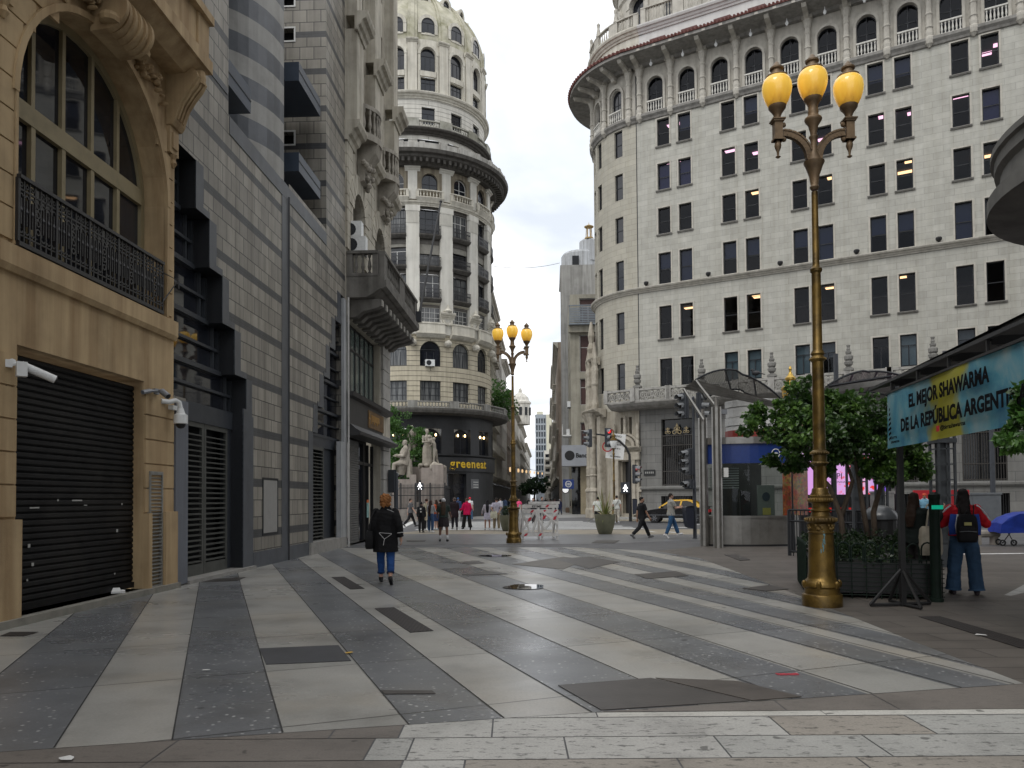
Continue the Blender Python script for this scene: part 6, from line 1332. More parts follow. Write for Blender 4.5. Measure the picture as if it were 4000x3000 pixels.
text_obj('Buenos Aires',.2,M['white_paint'],'header_text',kk,KC.M(.82,2.98,.085)-wloc(kk),(PI/2,0,KC.a(1.1)),.003); text_obj('Informacion',.1,M['white_paint'],'header_text',kk,KC.M(-1.3,3.0,.085)-wloc(kk),(PI/2,0,KC.a(-1.0)),.003)
pos,nt,b=nt_new('russet poster'); tc=N(nt,'ShaderNodeTexCoord').outputs['UV']; vo=N(nt,'ShaderNodeTexVoronoi'); vo.inputs['Scale'].default_value=14; nt.links.new(tc,vo.inputs[0]); n1=noise_n(nt,tc,2.2,3); c1=ramp(nt,n1,[(.35,(.20,.05,.025)),(.5,(.32,.10,.04)),(.62,(.30,.2,.08))]); c2=mixc(nt,'MULTIPLY',.6,c1,vo.outputs['Color']); nt.links.new(c2,b.inputs['Base Color']); b.inputs['Roughness'].default_value=.25
mb=MB(KC.M,.3); mb.box(s1-.55,s1+.55,1.0,2.72,-.02,.02); mb.build('poster_panel',pos,kk)
mb=MB(KC.M,.3); mb.quad(s0,s1,.95,3.3,-1.6); mb.poly([(s0,.95,-.1),(s1,.95,-.1),(s1,.95,-1.6),(s0,.95,-1.6)]); mb.build('interior',pm('kiosk interior',(.06,.064,.062),.8,.2,2,0),kk)
mb=MB(KC.M)
for i in range(9): h=1.9+i*.08; mb.box(s0+.08,-.55,h,h+.04,-.2,-.16)
mb.box(.1,.75,1.0,2.0,-.3,-.26,1); mb.disc(.42,1.62,.15,.15,-.255,14,mi=2); mb.box(.28,.58,1.02,1.25,-.25,-.24,3); mb.box(-.5,-.1,1.0,1.8,-.6,-.4,4)
mb.build('display',[pm('blind slats',(.3,.33,.32),.6,.1,3,0),flat('pale display board',(.2,.23,.21),.6),flat('navy disc',(.04,.06,.08),.5),flat('yellow note',(.5,.46,.12),.6),M['black']],kk)
mb=MB()
for px,rr,zt in ((2752,.15,4.25),(2806,.16,4.5)):
    p=gnd(px,2140 if px>2780 else 2133); mb.lathe((p.x-8.1,p.y-25.3,0),[(rr,0),(rr,zt)],12,axis=2); mb.lathe((p.x-8.1,p.y-25.3,zt),[(rr*.4,0),(rr*.4,.3)],8,axis=2)
o=mb.build('steel_column',M['steel'],kk); o.location=Vector((8.1,25.3,0))-wloc(kk)
mb=MB(); p=gnd(2806,2140); q=Vector((8.1,25.3,0)); mb.box(p.x+.19,p.x+.33,p.y-.1,p.y-.02,2.25,2.55); mb.build('notice',M['white_paint'],kk).location=-wloc(kk)
DRM=Cyl((8.75,27.4),1.1,R_(265)); mb=MB(DRM.M,.25)
for i,(h0,h1,k) in enumerate(((3.6,3.95,1),(3.95,4.1,0),(4.12,4.4,0),(4.42,4.75,0),(4.77,5.0,0))): mb.box(-1.6,1.6,h0,h1,-.2,.0 if i%2 else .03,k)
mb.build('striped_drum',[M['white_paint'],flat('dull red band',(.28,.03,.02),.5)],kk)
# canopies
perf,nt,b=nt_new('perforated steel'); b.inputs['Base Color'].default_value=(.10,.095,.085,1); b.inputs['Roughness'].default_value=.45; b.inputs['Metallic'].default_value=.5
tc=N(nt,'ShaderNodeTexCoord').outputs['UV']; rt=mapping(nt,tc,(9,9,9),(0,0,R_(45))); fr_=N(nt,'ShaderNodeVectorMath',operation='FRACTION'); nt.links.new(rt,fr_.inputs[0]); sb=N(nt,'ShaderNodeVectorMath',operation='SUBTRACT'); nt.links.new(fr_.outputs[0],sb.inputs[0]); sb.inputs[1].default_value=(.5,.5,0)
sx_=N(nt,'ShaderNodeSeparateXYZ'); nt.links.new(sb.outputs[0],sx_.inputs[0]); cx_=N(nt,'ShaderNodeCombineXYZ'); nt.links.new(sx_.outputs[0],cx_.inputs[0]); nt.links.new(sx_.outputs[1],cx_.inputs[1]); ln=N(nt,'ShaderNodeVectorMath',operation='LENGTH'); nt.links.new(cx_.outputs[0],ln.inputs[0]); gt=N(nt,'ShaderNodeMath',operation='GREATER_THAN'); nt.links.new(ln.outputs['Value'],gt.inputs[0]); gt.inputs[1].default_value=.30; nt.links.new(gt.outputs[0],b.inputs['Alpha'])
def canopy(label,Yc,pxL,pxR,pyL,pyTop,pyR,depth=3.2):
    A=atY(pxL,pyL,Yc); Bq=atY(pxR,pyR,Yc+1.0); top=atY((pxL+pxR)/2-50,pyTop,Yc+.5)
    t=thing('steel_canopy',label,'canopy',((A.x+Bq.x)/2,Yc+1,0)); mb=MB()
    n=16; fr=[]; L_=(Bq-A).length
    for i in range(n+1):
        q=i/n; p=A.lerp(Bq,q); p.z=A.z+(Bq.z-A.z)*q+ (top.z-(A.z+Bq.z)/2)*4*q*(1-q)*(1.15 if q<.5 else 1); fr.append(p)
    dv=Vector((.35,1,.0)).normalized()*depth; me_f=[]
    vs=[]; 
    for i in range(n+1):
        for j in range(5): vs.append(fr[i]+dv*(j/4)-wloc(t)+Vector((0,0,-.06*j)))
    me=bpy.data.meshes.new('perforated_vault'); fs=[(i*5+j,(i+1)*5+j,(i+1)*5+j+1,i*5+j+1) for i in range(n) for j in range(4)]; me.from_pydata([tuple(v) for v in vs],[],fs); uv=me.uv_layers.new().data; k=0
    for f in fs:
        for v in f: uv[k].uv=((v//5)/n*L_*1.25,(v%5)/4*depth); k+=1
    me.materials.append(perf); o=bpy.data.objects.new('perforated_vault',me); COL.objects.link(o); o.parent=t
    mb=MB()
    for i in (0,5,10,16): mb.tube([tuple(fr[i]-wloc(t)),tuple(fr[i]+dv-wloc(t)-Vector((0,0,.24)))],.03,6)
    mb.tube([tuple(f-wloc(t)) for f in fr],.035,6); mb.tube([tuple(f+dv-wloc(t)-Vector((0,0,.24))) for f in fr],.035,6); mb.build('vault_frame',M['dark_metal'],t)
    mb=MB(); a=A-wloc(t); c=Bq-wloc(t); e=Vector((-.42,0,-.30)) 
    for i in range(4):
        f0=a+e*(i/4); f1=a+e*((i+1)/4)+Vector((0,0,.05)); g0=c+e*(i/4)*.4; g1=c+e*((i+1)/4)*.4+Vector((0,0,.03)); mb.poly([tuple(f0),tuple(g0),tuple(g1),tuple(f1)]); mb.poly([tuple(f1),tuple(g1),tuple(g1+Vector((0,0,-.05))),tuple(f1+Vector((0,0,-.05)))])
    mb.build('soffit_sheet',M['steel'],t)
    return t,A,Bq
t,A,Bq=canopy('perforated arched steel canopy on slanting struts over the kiosk',25.3,2717,3075,1484,1462,1582)
mb=MB()
for (x0,y0),(x1,y1) in (((2670,1518),(2748,1640)),((2717,1486),(2806,1602))): mb.tube([tuple(atY(x0,y0,25.3)-wloc(t)),tuple(atY(x1,y1,25.0)-wloc(t))],.05,8)
mb.build('strut',M['steel'],t); mb=MB(); q=atY(2818,1607,25.0)-wloc(t); mb.box(q.x-.2,q.x+.15,q.y-.15,q.y+.15,q.z-.1,q.z+.05); mb.build('strut_block',M['grey_metal'],t)
t,A,Bq=canopy('second perforated arched steel canopy, behind the shawarma banner',23.5,3235,3540,1505,1452,1475)
mb=MB(); 
for px in (3250,3500): p=atY(px,1500,24.5)-wloc(t); mb.tube([(p.x,p.y,0),(p.x,p.y,p.z)],.09,8)
mb.tube([tuple(atY(3240,1508,23.4)-wloc(t)),tuple(atY(3480,1470,23.4)-wloc(t))],.045,6); mb.build('column',M['dark_metal'],t)
def bird(loc,rz,label):
    t=thing('pigeon',label,'bird',loc,rz); mb=MB(); mb.ball((0,0,.11),(.075,.15,.085),8,6); mb.ball((0,.12,.22),(.042,.05,.045),8,6); mb.tube([(0,.09,.14),(0,.12,.21)],[.05,.035],7); mb.tube([(0,.16,.22),(0,.2,.21)],[.012,.004],5); mb.tube([(0,-.1,.1),(0,-.3,.04)],[(.05,.03),(.045,.01)],6); mb.tube([(.03,0,.05),(.03,0,0)],.008,4); mb.tube([(-.03,0,.05),(-.03,0,0)],.008,4); mb.build('body',flat('pigeon grey',(.03,.03,.035),.6),t,smooth=True)
q=atY(2953,1470,25.8); bird(q,R_(60),'dark pigeon perched on the perforated canopy')
# ================================================================ planter with trees
def leafmat(name,c1,c2,c3,trans=.25):
    m,nt,b=nt_new(name); g=N(nt,'ShaderNodeObjectInfo'); tc=N(nt,'ShaderNodeTexCoord').outputs['Object']; n1=noise_n(nt,tc,1.1,4); n2=noise_n(nt,tc,9,2); a=mixc(nt,'MIX',.5,ramp(nt,n1,[(.3,(0,0,0)),(.7,(1,1,1))]),ramp(nt,n2,[(.3,(0,0,0)),(.7,(1,1,1))])); nt.links.new(ramp(nt,a,[(.2,c1),(.5,c2),(.8,c3)]),b.inputs['Base Color']); b.inputs['Roughness'].default_value=.38; b.inputs['Specular IOR Level'].default_value=.5
    out=nt.nodes['Material Output']; t=N(nt,'ShaderNodeBsdfTranslucent'); t.inputs[0].default_value=col4(tuple(x*1.8 for x in c2)); x=N(nt,'ShaderNodeMixShader'); x.inputs[0].default_value=trans; nt.links.new(b.outputs[0],x.inputs[1]); nt.links.new(t.outputs[0],x.inputs[2]); nt.links.new(x.outputs[0],out.inputs[0]); return m
leafA=leafmat('glossy citrus leaves',(.012,.028,.009),(.036,.082,.018),(.13,.24,.045))
leafB=leafmat('fresh tree leaves',(.022,.05,.014),(.05,.125,.022),(.11,.23,.04))
leafC=leafmat('shrub leaves',(.008,.018,.008),(.016,.034,.012),(.032,.06,.02))
bark=pm('brown bark',(.10,.075,.055),.9,.35,8,.5)
def leaves(mb,c,rad,n,ls,r,droop=.3,asp=.42):
    """leaf-sized folded quads through an ellipsoid clump, denser near its skin"""
    c=Vector(c)
    for i in range(n):
        d=Vector((r.gauss(0,1),r.gauss(0,1),r.gauss(0,1))).normalized(); q=r.random()**.45
        p=c+Vector((d.x*rad[0],d.y*rad[1],d.z*rad[2]))*q; s=ls*r.uniform(.65,1.3)
        a=(d*.7+Vector((r.gauss(0,.6),r.gauss(0,.6),r.gauss(0,.5)-droop))).normalized(); u=a.cross(Vector((r.gauss(0,1),r.gauss(0,1),r.gauss(0,1)))).normalized(); nn=a.cross(u)*.12*s
        m0=p; m1=p+a*s; w=u*s*asp; mid=p+a*s*.45
        i0=mb.p(m0);i1=mb.p(mid+w+nn);i2=mb.p(m1);i3=mb.p(mid-w+nn); mb.face([i0,i1,i2,i3])
def tree(label,base,trunks,clumps,lm,ls,n,seed,cat='tree',name='tree',loc=None):
    r=random.Random(seed); t=thing(name,label,cat,base); mb=MB()
    for pts,rr in trunks: mb.tube(pts,rr,7)
    mb.build('trunk',bark,t,smooth=True); mb=MB()
    for c,rad,k in clumps:
        m_=max(1,int(n*k))
        sub=max(3,int(m_/90))
        for j in range(sub):
            ex=1.28 if j%4==0 else 1.0
            d=Vector((r.gauss(0,1),r.gauss(0,1),r.gauss(0,1))).normalized()*r.random()**.4; cc=Vector(c)+Vector((d.x*rad[0],d.y*rad[1],d.z*rad[2]))*ex; s=r.uniform(.2,.45)*(.6 if ex>1 else 1)
            leaves(mb,cc,(rad[0]*s,rad[1]*s,rad[2]*s*.8),m_//sub,ls,r)
    mb.build('crown',lm,t); return t
pb=Vector((5.9,13.6,0))
def rel(px,py,Y): return tuple(atY(px,py,Y)-pb)
G=lambda px,py,Y,rx,rz,k:(rel(px,py,Y),(rx,rx*.9,rz),k)
tree('glossy green street tree left of the lamp, growing from the planter',pb,[([rel(3300,2180,13.6),rel(3285,2020,13.6),rel(3240,1900,13.6),rel(3150,1800,13.5)],[.06,.05,.04,.02]),([rel(3285,2020,13.6),rel(3330,1880,13.7),rel(3290,1750,13.6)],[.05,.035,.015])],[G(3060,1640,13.5,.55,.4,1.0),G(2960,1650,13.6,.3,.22,.35),G(3130,1560,13.6,.5,.35,.9),G(3160,1700,13.4,.6,.42,1.2),G(3120,1790,13.5,.4,.3,.7),G(3265,1720,13.8,.5,.55,1.0),G(3050,1815,13.7,.3,.2,.3)],leafA,.09,1150,11)
tree('broad glossy street tree right of the lamp, with leaning trunks in the planter',pb,[([rel(3420,2150,13.8),rel(3412,2000,13.8),rel(3440,1900,13.8),rel(3480,1800,13.8)],[.055,.05,.04,.02]),([rel(3400,2150,13.7),rel(3370,1980,13.7),rel(3350,1850,13.7),rel(3330,1750,13.7)],[.05,.045,.035,.015])],[G(3330,1580,13.8,.6,.4,1.2),G(3420,1640,13.9,.6,.5,1.2),G(3360,1720,13.7,.6,.45,1.2),G(3450,1750,13.8,.5,.4,.9),G(3540,1800,14.0,.5,.35,.8),G(3590,1830,14.2,.3,.2,.4),G(3480,1840,13.8,.4,.25,.5),G(3420,1850,13.6,.35,.25,.4),G(3300,1640,13.6,.5,.45,1.0),G(3490,1700,14,.5,.4,.8),G(3250,1800,13.6,.35,.3,.6)],leafA,.09,1400,12)
rb=Vector((5.45,7.6,0)); 
def rel2(px,py,Y): return tuple(atY(px,py,Y)-rb)
tree('leafy street tree branch reaching in at the right edge before the banner',rb,[([(0.45,.1,0),(.45,.1,1.7),(.25,.05,2.4)],[.06,.05,.03]),([(.45,.1,1.9),(-.05,-.1,2.3),(-.25,-.15,2.35)],[.03,.02,.01])],[(rel2(3985,1640,7.4),(.17,.2,.16),.25),(rel2(4060,1560,7.5),(.3,.3,.3),.6),(rel2(4010,1730,7.4),(.18,.2,.12),.25),(rel2(4120,1700,7.5),(.4,.35,.35),.8),(rel2(3955,1700,7.3),(.1,.1,.07),.08)],leafB,.075,700,13)
pl=thing('planter','long dark green mesh sided planter box full of shrubs behind the gilded lamp','planter',(5.7,12.8,0))
PA=Vector((4.72,12.3,0)); PBv=Vector((6.55,11.75,0)); PF=Fac((PA.x,PA.y),tuple((PBv-PA).xy)); PL=(PBv-PA).length; dgreen=pm('dark green paint',(.008,.017,.012),.6,.3,5,.1,spec=.2)
mb=MB(PF.M); mb.box(.06,PL-.06,.08,.56,-2.3,-.08); mb.build('box',M['black'],pl)
mb=MB(PF.M); 
for h in [.06+i*.07 for i in range(9)]:
    mb.tube([(0,h,0),(PL+.03,h,0)],.007,5); mb.tube([(0,h,0),(0,h,-2.4)],.007,5); mb.tube([(PL,h,0),(PL,h,-2.4)],.007,5)
for i in range(10): a=PL*i/9; mb.tube([(a,.0,0),(a,.64,0)],.008,5)
for i in range(10): a=-2.4*i/9; mb.tube([(0,.0,a),(0,.64,a)],.008,5); mb.tube([(PL,0,a),(PL,.64,a)],.008,5)
mb.build('mesh_guard',dgreen,pl)
mb=MB(PF.M)
def hoop(a0,a1,d,h0,h1):
    pts=[(a0,h0,d)]+[((a0+a1)/2-(a1-a0)/2*math.cos(PI*i/6),h1-.1+.1*math.sin(PI*i/6),d) for i in range(7)]+[(a1,h0,d)]; mb.tube(pts,.013,6)
for i in range(9): hoop(.05+i*.2,.22+i*.2,-.1,.05,.88-.02*(i%2))
for i in range(9): 
    d=-.2-i*.23; mb.tube([(-.02,.05,d),(-.02,.82,d),(-.02,.86,d-.05),(-.02,.82,d-.1),(-.02,.05,d-.1)],.014,6); mb.tube([(PL+.02,.05,d),(PL+.02,.82,d),(PL+.02,.86,d-.05),(PL+.02,.82,d-.1),(PL+.02,.05,d-.1)],.014,6)
mb.build('hoop_rail',dgreen,pl)
r=random.Random(4); mb=MB(PF.M)
for i in range(26):
    a=r.uniform(.15,PL-.1); d=-r.uniform(.1,2.2); leaves(mb,(a,.68+r.uniform(-.08,.2),d),(.22,.2,.2),150,.055,r,0)
sh_=mb.build('shrubs',leafC,None); tag(sh_,'low dark green shrubs filling the planter','shrub',kind='stuff')
# dark decorative lattice columns, green post, bin
def lattice_col(px,py,Y,zt,label,wd=.3):
    p=gnd(px,py); p=Vector((p.x*Y/p.y,Y,0)); t=thing('lattice_column',label,'column',p); mb=MB(); w_=wd/2
    for sx in (-1,1):
        for sy in (-1,1): mb.box(sx*w_-.025,sx*w_+.025,sy*w_-.025,sy*w_+.025,0,zt)
    n=int(zt/.35)
    for i in range(n): z=.2+i*.35; mb.box(-w_,w_,-w_-.01,-w_+.01,z,z+.03); mb.box(-w_-.01,-w_+.01,-w_,w_,z,z+.03); mb.box(-.012,.012,-w_-.01,-w_+.01,z,z+.35)
    mb.box(-w_*.6,w_*.6,-w_*.6,w_*.6,0,zt); mb.box(-w_-.05,w_+.05,-w_-.05,w_+.05,0,.5); mb.box(-w_-.04,w_+.04,-w_-.04,w_+.04,zt-.4,zt-.3); mb.box(-w_-.06,w_+.06,-w_-.06,w_+.06,zt-.05,zt); mb.build('lattice',pm('dark grey lattice paint',(.05,.055,.06),.5,.25,4,.1) if 'dark grey lattice paint' not in bpy.data.materials else bpy.data.materials['dark grey lattice paint'],t); return t
lattice_col(3690,2190,17.5,3.2,'dark lattice column behind the person in the red jacket',.36); lattice_col(3352,2170,19.0,3.6,'dark lattice column seen through the tree, by the led screen',.34); lattice_col(3448,2170,19.5,3.4,'slim dark lattice column behind the dome topped bin',.2)
p=gnd(3658,2350); t=thing('green_post','round dark green bollard post at the right end of the planter','post',p); mb=MB(); mb.lathe((0,0,0),[(.1,0),(.1,.05),(.075,.06),(.075,1.55),(.085,1.56),(.085,1.62),(.03,1.66)],12,axis=2); mb.build('shaft',dgreen,t); 
mb=MB(); mb.box(-.08,.08,-.1,-.07,1.4,1.46); mb.build('green_lens',emit('green light',(.0,.5,.3),.6),t)
t=thing('dome_bin','black dome topped waste container beyond the planter','waste container',(7.75,16.2,0)); mb=MB(); mb.lathe((0,0,0),[(.3,0),(.32,1.1),(.34,1.12)],16,axis=2); mb.build('drum',M['black'],t); mb=MB(); mb.lathe((0,0,1.12),[(.36,0),(.36,.05),(.32,.14),(.22,.24),(.1,.29),(.01,.3)],16,axis=2); mb.build('dome_lid',flat('grey dome lid',(.06,.065,.07),.3),t,smooth='auto')
t=thing('utility_box','grey metal utility box standing behind the dome topped container','utility box',tuple(gnd(3450,2140))); mb=MB(); mb.box(-.28,.28,-.2,.2,0,1.7); mb.box(-.3,.3,-.22,.22,1.7,1.76); mb.build('cabinet',pm('stained grey metal',(.27,.26,.26),.6,.4,4,.1),t); mb=MB(); mb.box(-.24,.24,-.215,-.2,.1,1.6); mb.build('door',pm('grey door metal',(.22,.22,.22),.6,.3,4,.1),t)
# railing round the subway stair and led screen
t=thing('stair_railing','dark metal railing left of the lamp around the stairway','railing',(7.5,18,0)); mb=MB()
a=gnd(3085,2170); b2=Vector((8.9,17.6,0)); A_=Vector((a.x,a.y,0))
for z in (.12,.95,1.25): mb.tube([tuple(A_+Vector((0,0,z))-wloc(t)),tuple(b2+Vector((0,0,z))-wloc(t))],.03,6)
for i in range(26): q=A_.lerp(b2,i/25)-wloc(t); mb.tube([(q.x,q.y,0),(q.x,q.y,1.25)],.05 if i%8==0 else .014,6)
mb.build('bars',M['dark_metal'],t)
scr,nt,b=nt_new('led screen'); tc=N(nt,'ShaderNodeTexCoord').outputs['UV']; b.inputs['Base Color'].default_value=(.01,.01,.01,1)
sp_=N(nt,'ShaderNodeSeparateXYZ'); nt.links.new(tc,sp_.inputs[0]); mr=N(nt,'ShaderNodeMapRange'); nt.links.new(sp_.outputs[0],mr.inputs[0]); mr.inputs[1].default_value=0; mr.inputs[2].default_value=3.2
n1=noise_n(nt,tc,5.5,2); base=ramp(nt,mr.outputs[0],[(.0,(.72,.35,.80)),(.5,(.75,.42,.80)),(.66,(.80,.42,.62)),(.74,(.72,.45,.78)),(.9,(.3,.1,.75)),(.97,(.05,.15,.85))]); ms=ramp(nt,n1,[(.56,0.0),(.60,1.0)]); wx=ramp(nt,mr.outputs[0],[(.38,0.0),(.48,1.0),(.80,1.0),(.86,0.0)]); ms2=mixc(nt,'MULTIPLY',1.0,ms,wx); nt.links.new(mixc(nt,'MIX',ms2,base,(.9,.05,.04)),b.inputs['Emission Color']); b.inputs['Emission Strength'].default_value=1.15
SCF=Fac((10.6,28.0),(1,-.05)); t=thing('led_screen','bright pink and violet led advertising screen behind the tree','screen',SCF.M(1.5,0,0)); 
mb=MB(SCF.M); mb.box(-.15,3.15,1.35,3.35,-.3,-.01); mb.box(-.1,3.1,.0,1.35,-.25,-.05); mb.build('housing',M['black'],t); mb=MB(SCF.M); mb.poly([(0,1.68,.0),(3.0,1.68,.0),(3.0,3.2,.0),(0,3.2,0)]); mb.build('display',scr,t)
text_obj('OPI',.3,M['black'],'screen_text',t,SCF.M(.95,2.25,.01)-wloc(t),(PI/2,0,SCF.ang),.001); text_obj('FIN DE SEMANA',.1,M['black'],'screen_text',t,SCF.M(.8,2.1,.01)-wloc(t),(PI/2,0,SCF.ang),.001)
mb=MB(SCF.M); mb.box(.2,2.7,1.05,1.2,-.05,0); mb.build('red_strip',emit('red led strip',(.8,.02,.02),.35),t)
# ================================================================ shawarma banner and stall roof
BNF=Fac((5.55,11.3),(-.15,-1)); bn=thing('banner','blue and yellow shawarma banner hanging on a black stand','banner',BNF.M(0.1,0,0))
ban,nt,b=nt_new('printed banner'); tc=N(nt,'ShaderNodeTexCoord').outputs['UV']; sp_=N(nt,'ShaderNodeSeparateXYZ'); nt.links.new(tc,sp_.inputs[0])
n1=noise_n(nt,tc,1.6,5,.6,.5); bl_=ramp(nt,n1,[(.3,(.02,.15,.29)),(.48,(.09,.30,.39)),(.66,(.27,.38,.40))])
n2=noise_n(nt,mapping(nt,tc,(1,1,1),loc=(4,4,0)),1.7,3); wob=N(nt,'ShaderNodeMath',operation='MULTIPLY_ADD'); nt.links.new(n2,wob.inputs[0]); wob.inputs[1].default_value=1.2; nt.links.new(sp_.outputs[0],wob.inputs[2]); mr=N(nt,'ShaderNodeMapRange'); nt.links.new(wob.outputs[0],mr.inputs[0]); mr.inputs[1].default_value=1.9; mr.inputs[2].default_value=3.7
ym_=ramp(nt,mr.outputs[0],[(.14,0.0),(.26,1.0),(.66,1.0),(.78,0.0)]); c=mixc(nt,'MIX',ym_,bl_,(.36,.34,.02)); n3=noise_n(nt,tc,3,5,.7); wr=ramp(nt,n3,[(.62,0.0),(.8,.6)]); c=mixc(nt,'MIX',wr,c,(.45,.5,.52)); nt.links.new(c,b.inputs['Base Color']); b.inputs['Roughness'].default_value=.55
mb=MB(BNF.M); NS=40
for i in range(NS):
    a,e=5.0*i/NS,5.0*(i+1)/NS; f=lambda x,v:.012*math.sin(x*3+v)+.004*math.sin(x*11)
    for (h0,h1,v0,v1) in ((2.30,2.57,1.2,.6),(2.57,2.84,.6,.3),(2.84,3.12,.3,0)): mb.poly([(a,h0,f(a,v0)),(e,h0,f(e,v0)),(e,h1,f(e,v1)),(a,h1,f(a,v1))])
mb.build('printed_cloth',ban,bn,smooth=True)
ink=flat('dark print',(.010,.010,.012),.95,0,.05)
def btext(txt,s0,s1,h,size,bold=.010):
    o=text_obj(txt,size,ink,'banner_text',bn,(0,0,0),(PI/2,0,BNF.ang),.0008,'LEFT',1,bold); wv=max(v.co.x for v in o.data.vertices); k=(s1-s0)/wv
    for v in o.data.vertices: v.co.x*=k
    o.location=BNF.M(s0,h,.045)-wloc(bn)
btext('EL MEJOR SHAWARMA',.98,3.32,2.80,.24); btext('DE LA REPÚBLICA ARGENTINA',.66,4.1,2.50,.24); btext('@birrashawarma',2.02,2.72,2.40,.075,.002); btext('birra',.26,.5,2.42,.07,.001); btext('shawarma',.26,.6,2.36,.06,.001)
mb=MB(BNF.M); mb.box(1.9,1.98,2.39,2.46,.04,.047); mb.build('red_icon',M['red'],bn); mb=MB(BNF.M)
for i in range(7): h=2.40+i*.07; w_=.07-.06*abs(i-2)/5; mb.poly([(.22-w_,h,.046),(.22+w_,h+.03,.046),(.22+w_*.8,h+.065,.046),(.22-w_*.8,h+.04,.046)])
mb.build('skewer_logo',ink,bn)
mb=MB(); q=gnd(3528,2368)-wloc(bn); mb.box(q.x-.035,q.x+.035,q.y-.035,q.y+.035,0,3.15)
for dx,dy in ((-.5,-.05),(.45,.1),(.05,-.4),(0,.4)): mb.tube([(q.x,q.y,.55),(q.x+dx,q.y+dy,.03)],.025,5); mb.tube([(q.x,q.y,.03),(q.x+dx,q.y+dy,.03)],.025,5)
q2=BNF.M(4.9,0,-.05)-wloc(bn); mb.box(q2.x-.035,q2.x+.035,q2.y-.035,q2.y+.035,0,3.15); mb.build('stand',M['black'],bn)
st=thing('stall_roof','dark tilted stall roof on thin struts above the banner','stall roof',BNF.M(1,3.2,-.5)); mb=MB(BNF.M); mb.poly([(-.7,3.30,.0),(5,3.38,.0),(5,3.75,-2.2),(-.7,3.7,-2.2)]); mb.box(-.8,5,3.26,3.30,-.03,.03); mb.poly([(-.7,3.27,.0),(5,3.35,.0),(5,3.72,-2.2),(-.7,3.67,-2.2)]); mb.build('sheet',flat('dark roofing',(.03,.032,.035),.5),st); mb=MB(BNF.M)
for a in (.2,1.2,2.2,3.2,4.2): mb.box(a-.015,a+.015,3.1,3.27,-.015,.015); mb.tube([(a,3.26,-.02),(a-.5,3.12,-.6)],.02,5); mb.box(a-.02,a+.02,3.2,3.3,-2.2,-.03)
mb.box(-.02,5,3.1,3.13,-.03,.02); mb.build('struts',M['black'],st)
mb=MB(BNF.M)
for a in (.1,4.8): mb.box(a-.04,a+.04,0,3.68,-2.22,-2.14)
mb.build('post',M['black'],st)
# ================================================================ pots and barrier
potm=pm('olive concrete pot',(.115,.115,.075),.75,.25,3,.2)
def pot(px,py,label,k=1.0):
    p=gnd(px,py); t=thing('plant_pot',label,'plant pot',p,0,'big olive street pots'); mb=MB(); mb.lathe((0,0,0),[(.24*k,0),(.27*k,.03),(.345*k,.25*k),(.40*k,.52*k),(.42*k,.76*k),(.415*k,.80*k),(.39*k,.80*k),(.375*k,.72*k),(.05,.70*k)],20,axis=2); mb.build('bowl',potm,t,smooth='auto'); return t,p
t,p=pot(2364,2086,'big olive pot holding a spiky plant beside the crossing',1.12); r=random.Random(6); pt=thing('spiky_plant','spiky strap leaved plant with dry tan blades in the olive pot','plant',p+Vector((0,0,.68)))
mb=MB()
for i in range(46):
    a=r.uniform(0,2*PI); ln=r.uniform(.7,1.6); fl_=r.random(); up=r.uniform(.3,1.05); dx,dy=math.cos(a),math.sin(a); pts=[]
    for j in range(6): q=j/5; pts.append((dx*ln*q*(1.05-up*.8),dy*ln*q*(1.05-up*.8),ln*(1.15*up*q-(1.1-up)*.75*q*q)))
    wv=Vector((-dy,dx,0))*.036
    for j in range(5): s0_=1-(j/5)**2; s1_=1-((j+1)/5)**2; P,Q=Vector(pts[j]),Vector(pts[j+1]); mb.poly([tuple(P-wv*s0_),tuple(P+wv*s0_),tuple(Q+wv*s1_),tuple(Q-wv*s1_)],1 if i%4==0 else 0)
mb.build('blades',[pm('yellow green blade',(.18,.21,.06),.5,.3,4,0),pm('dry tan blade',(.33,.27,.16),.7,.3,4,0)],pt)
t,p=pot(1984,2074,'olive pot with a small clipped bush just left of the central lamp',1.0); bt=thing('clipped_bush','small round dark bush in the pot left of the central lamp','plant',p+Vector((0,0,.6))); mb=MB(); r=random.Random(9); leaves(mb,(0,0,.3),(.36,.34,.4),900,.07,r,0); mb.build('foliage',leafC,bt); mb=MB(); mb.tube([(0,0,0),(0,0,.3)],.03,6); mb.build('stem',bark,bt)
bwm=pm('scuffed white timber',(.60,.59,.57),.7,.25,5,.15,stain=(.4,.34,.3))
bp=gnd(2040,2110); bq2=gnd(2182,2108); bw=(bq2-bp).length; BRF=Fac((bp.x,bp.y),tuple((bq2-bp).xy)); br_=thing('road_barrier','white wooden road barrier with red bands beside the central lamp','barrier',BRF.M(bw/2,0,0)); K=bp.y/3000
mb=MB(BRF.M)
for a in (0.03,bw*.55,bw-.05):
    mb.box(a-.035,a+.035,0,1.42 if a>1 else 1.2,-.03,.03); mb.box(a-.04,a+.04,0,1.38,-.9,-.84)
for h in (1.25,1.05,.14): mb.box(.0,bw,h,h+.13,.03,.055); mb.box(.2,bw,h,h+.13,-.9,-.875)
mb.box(.25,bw+.05,1.4,1.5,.0,.03)
for (a,h),(c,g) in (((.05,.45),(.5,1.1)),((.5,1.1),(bw*.6,.4)),((bw*.62,.4),(bw-.05,1.1)),((bw*.55,1.1),(bw-.05,.6)),((.4,.3),(.62,1.0)),((.05,1.0),(.3,.3))): mb.tube([(a,h,.06),(c,g,.06)],[(.05,.012),(.05,.012)],4)
for a in (.05,bw-.06): mb.tube([(a,1.2,0),(a,.1,-.9)],.03,4); mb.tube([(a,.15,0),(a,.15,-.9)],.03,4)
mb.build('frame',bwm,br_)
rbm=flat('barrier red',(.5,.03,.05),.6); mb=MB(BRF.M)
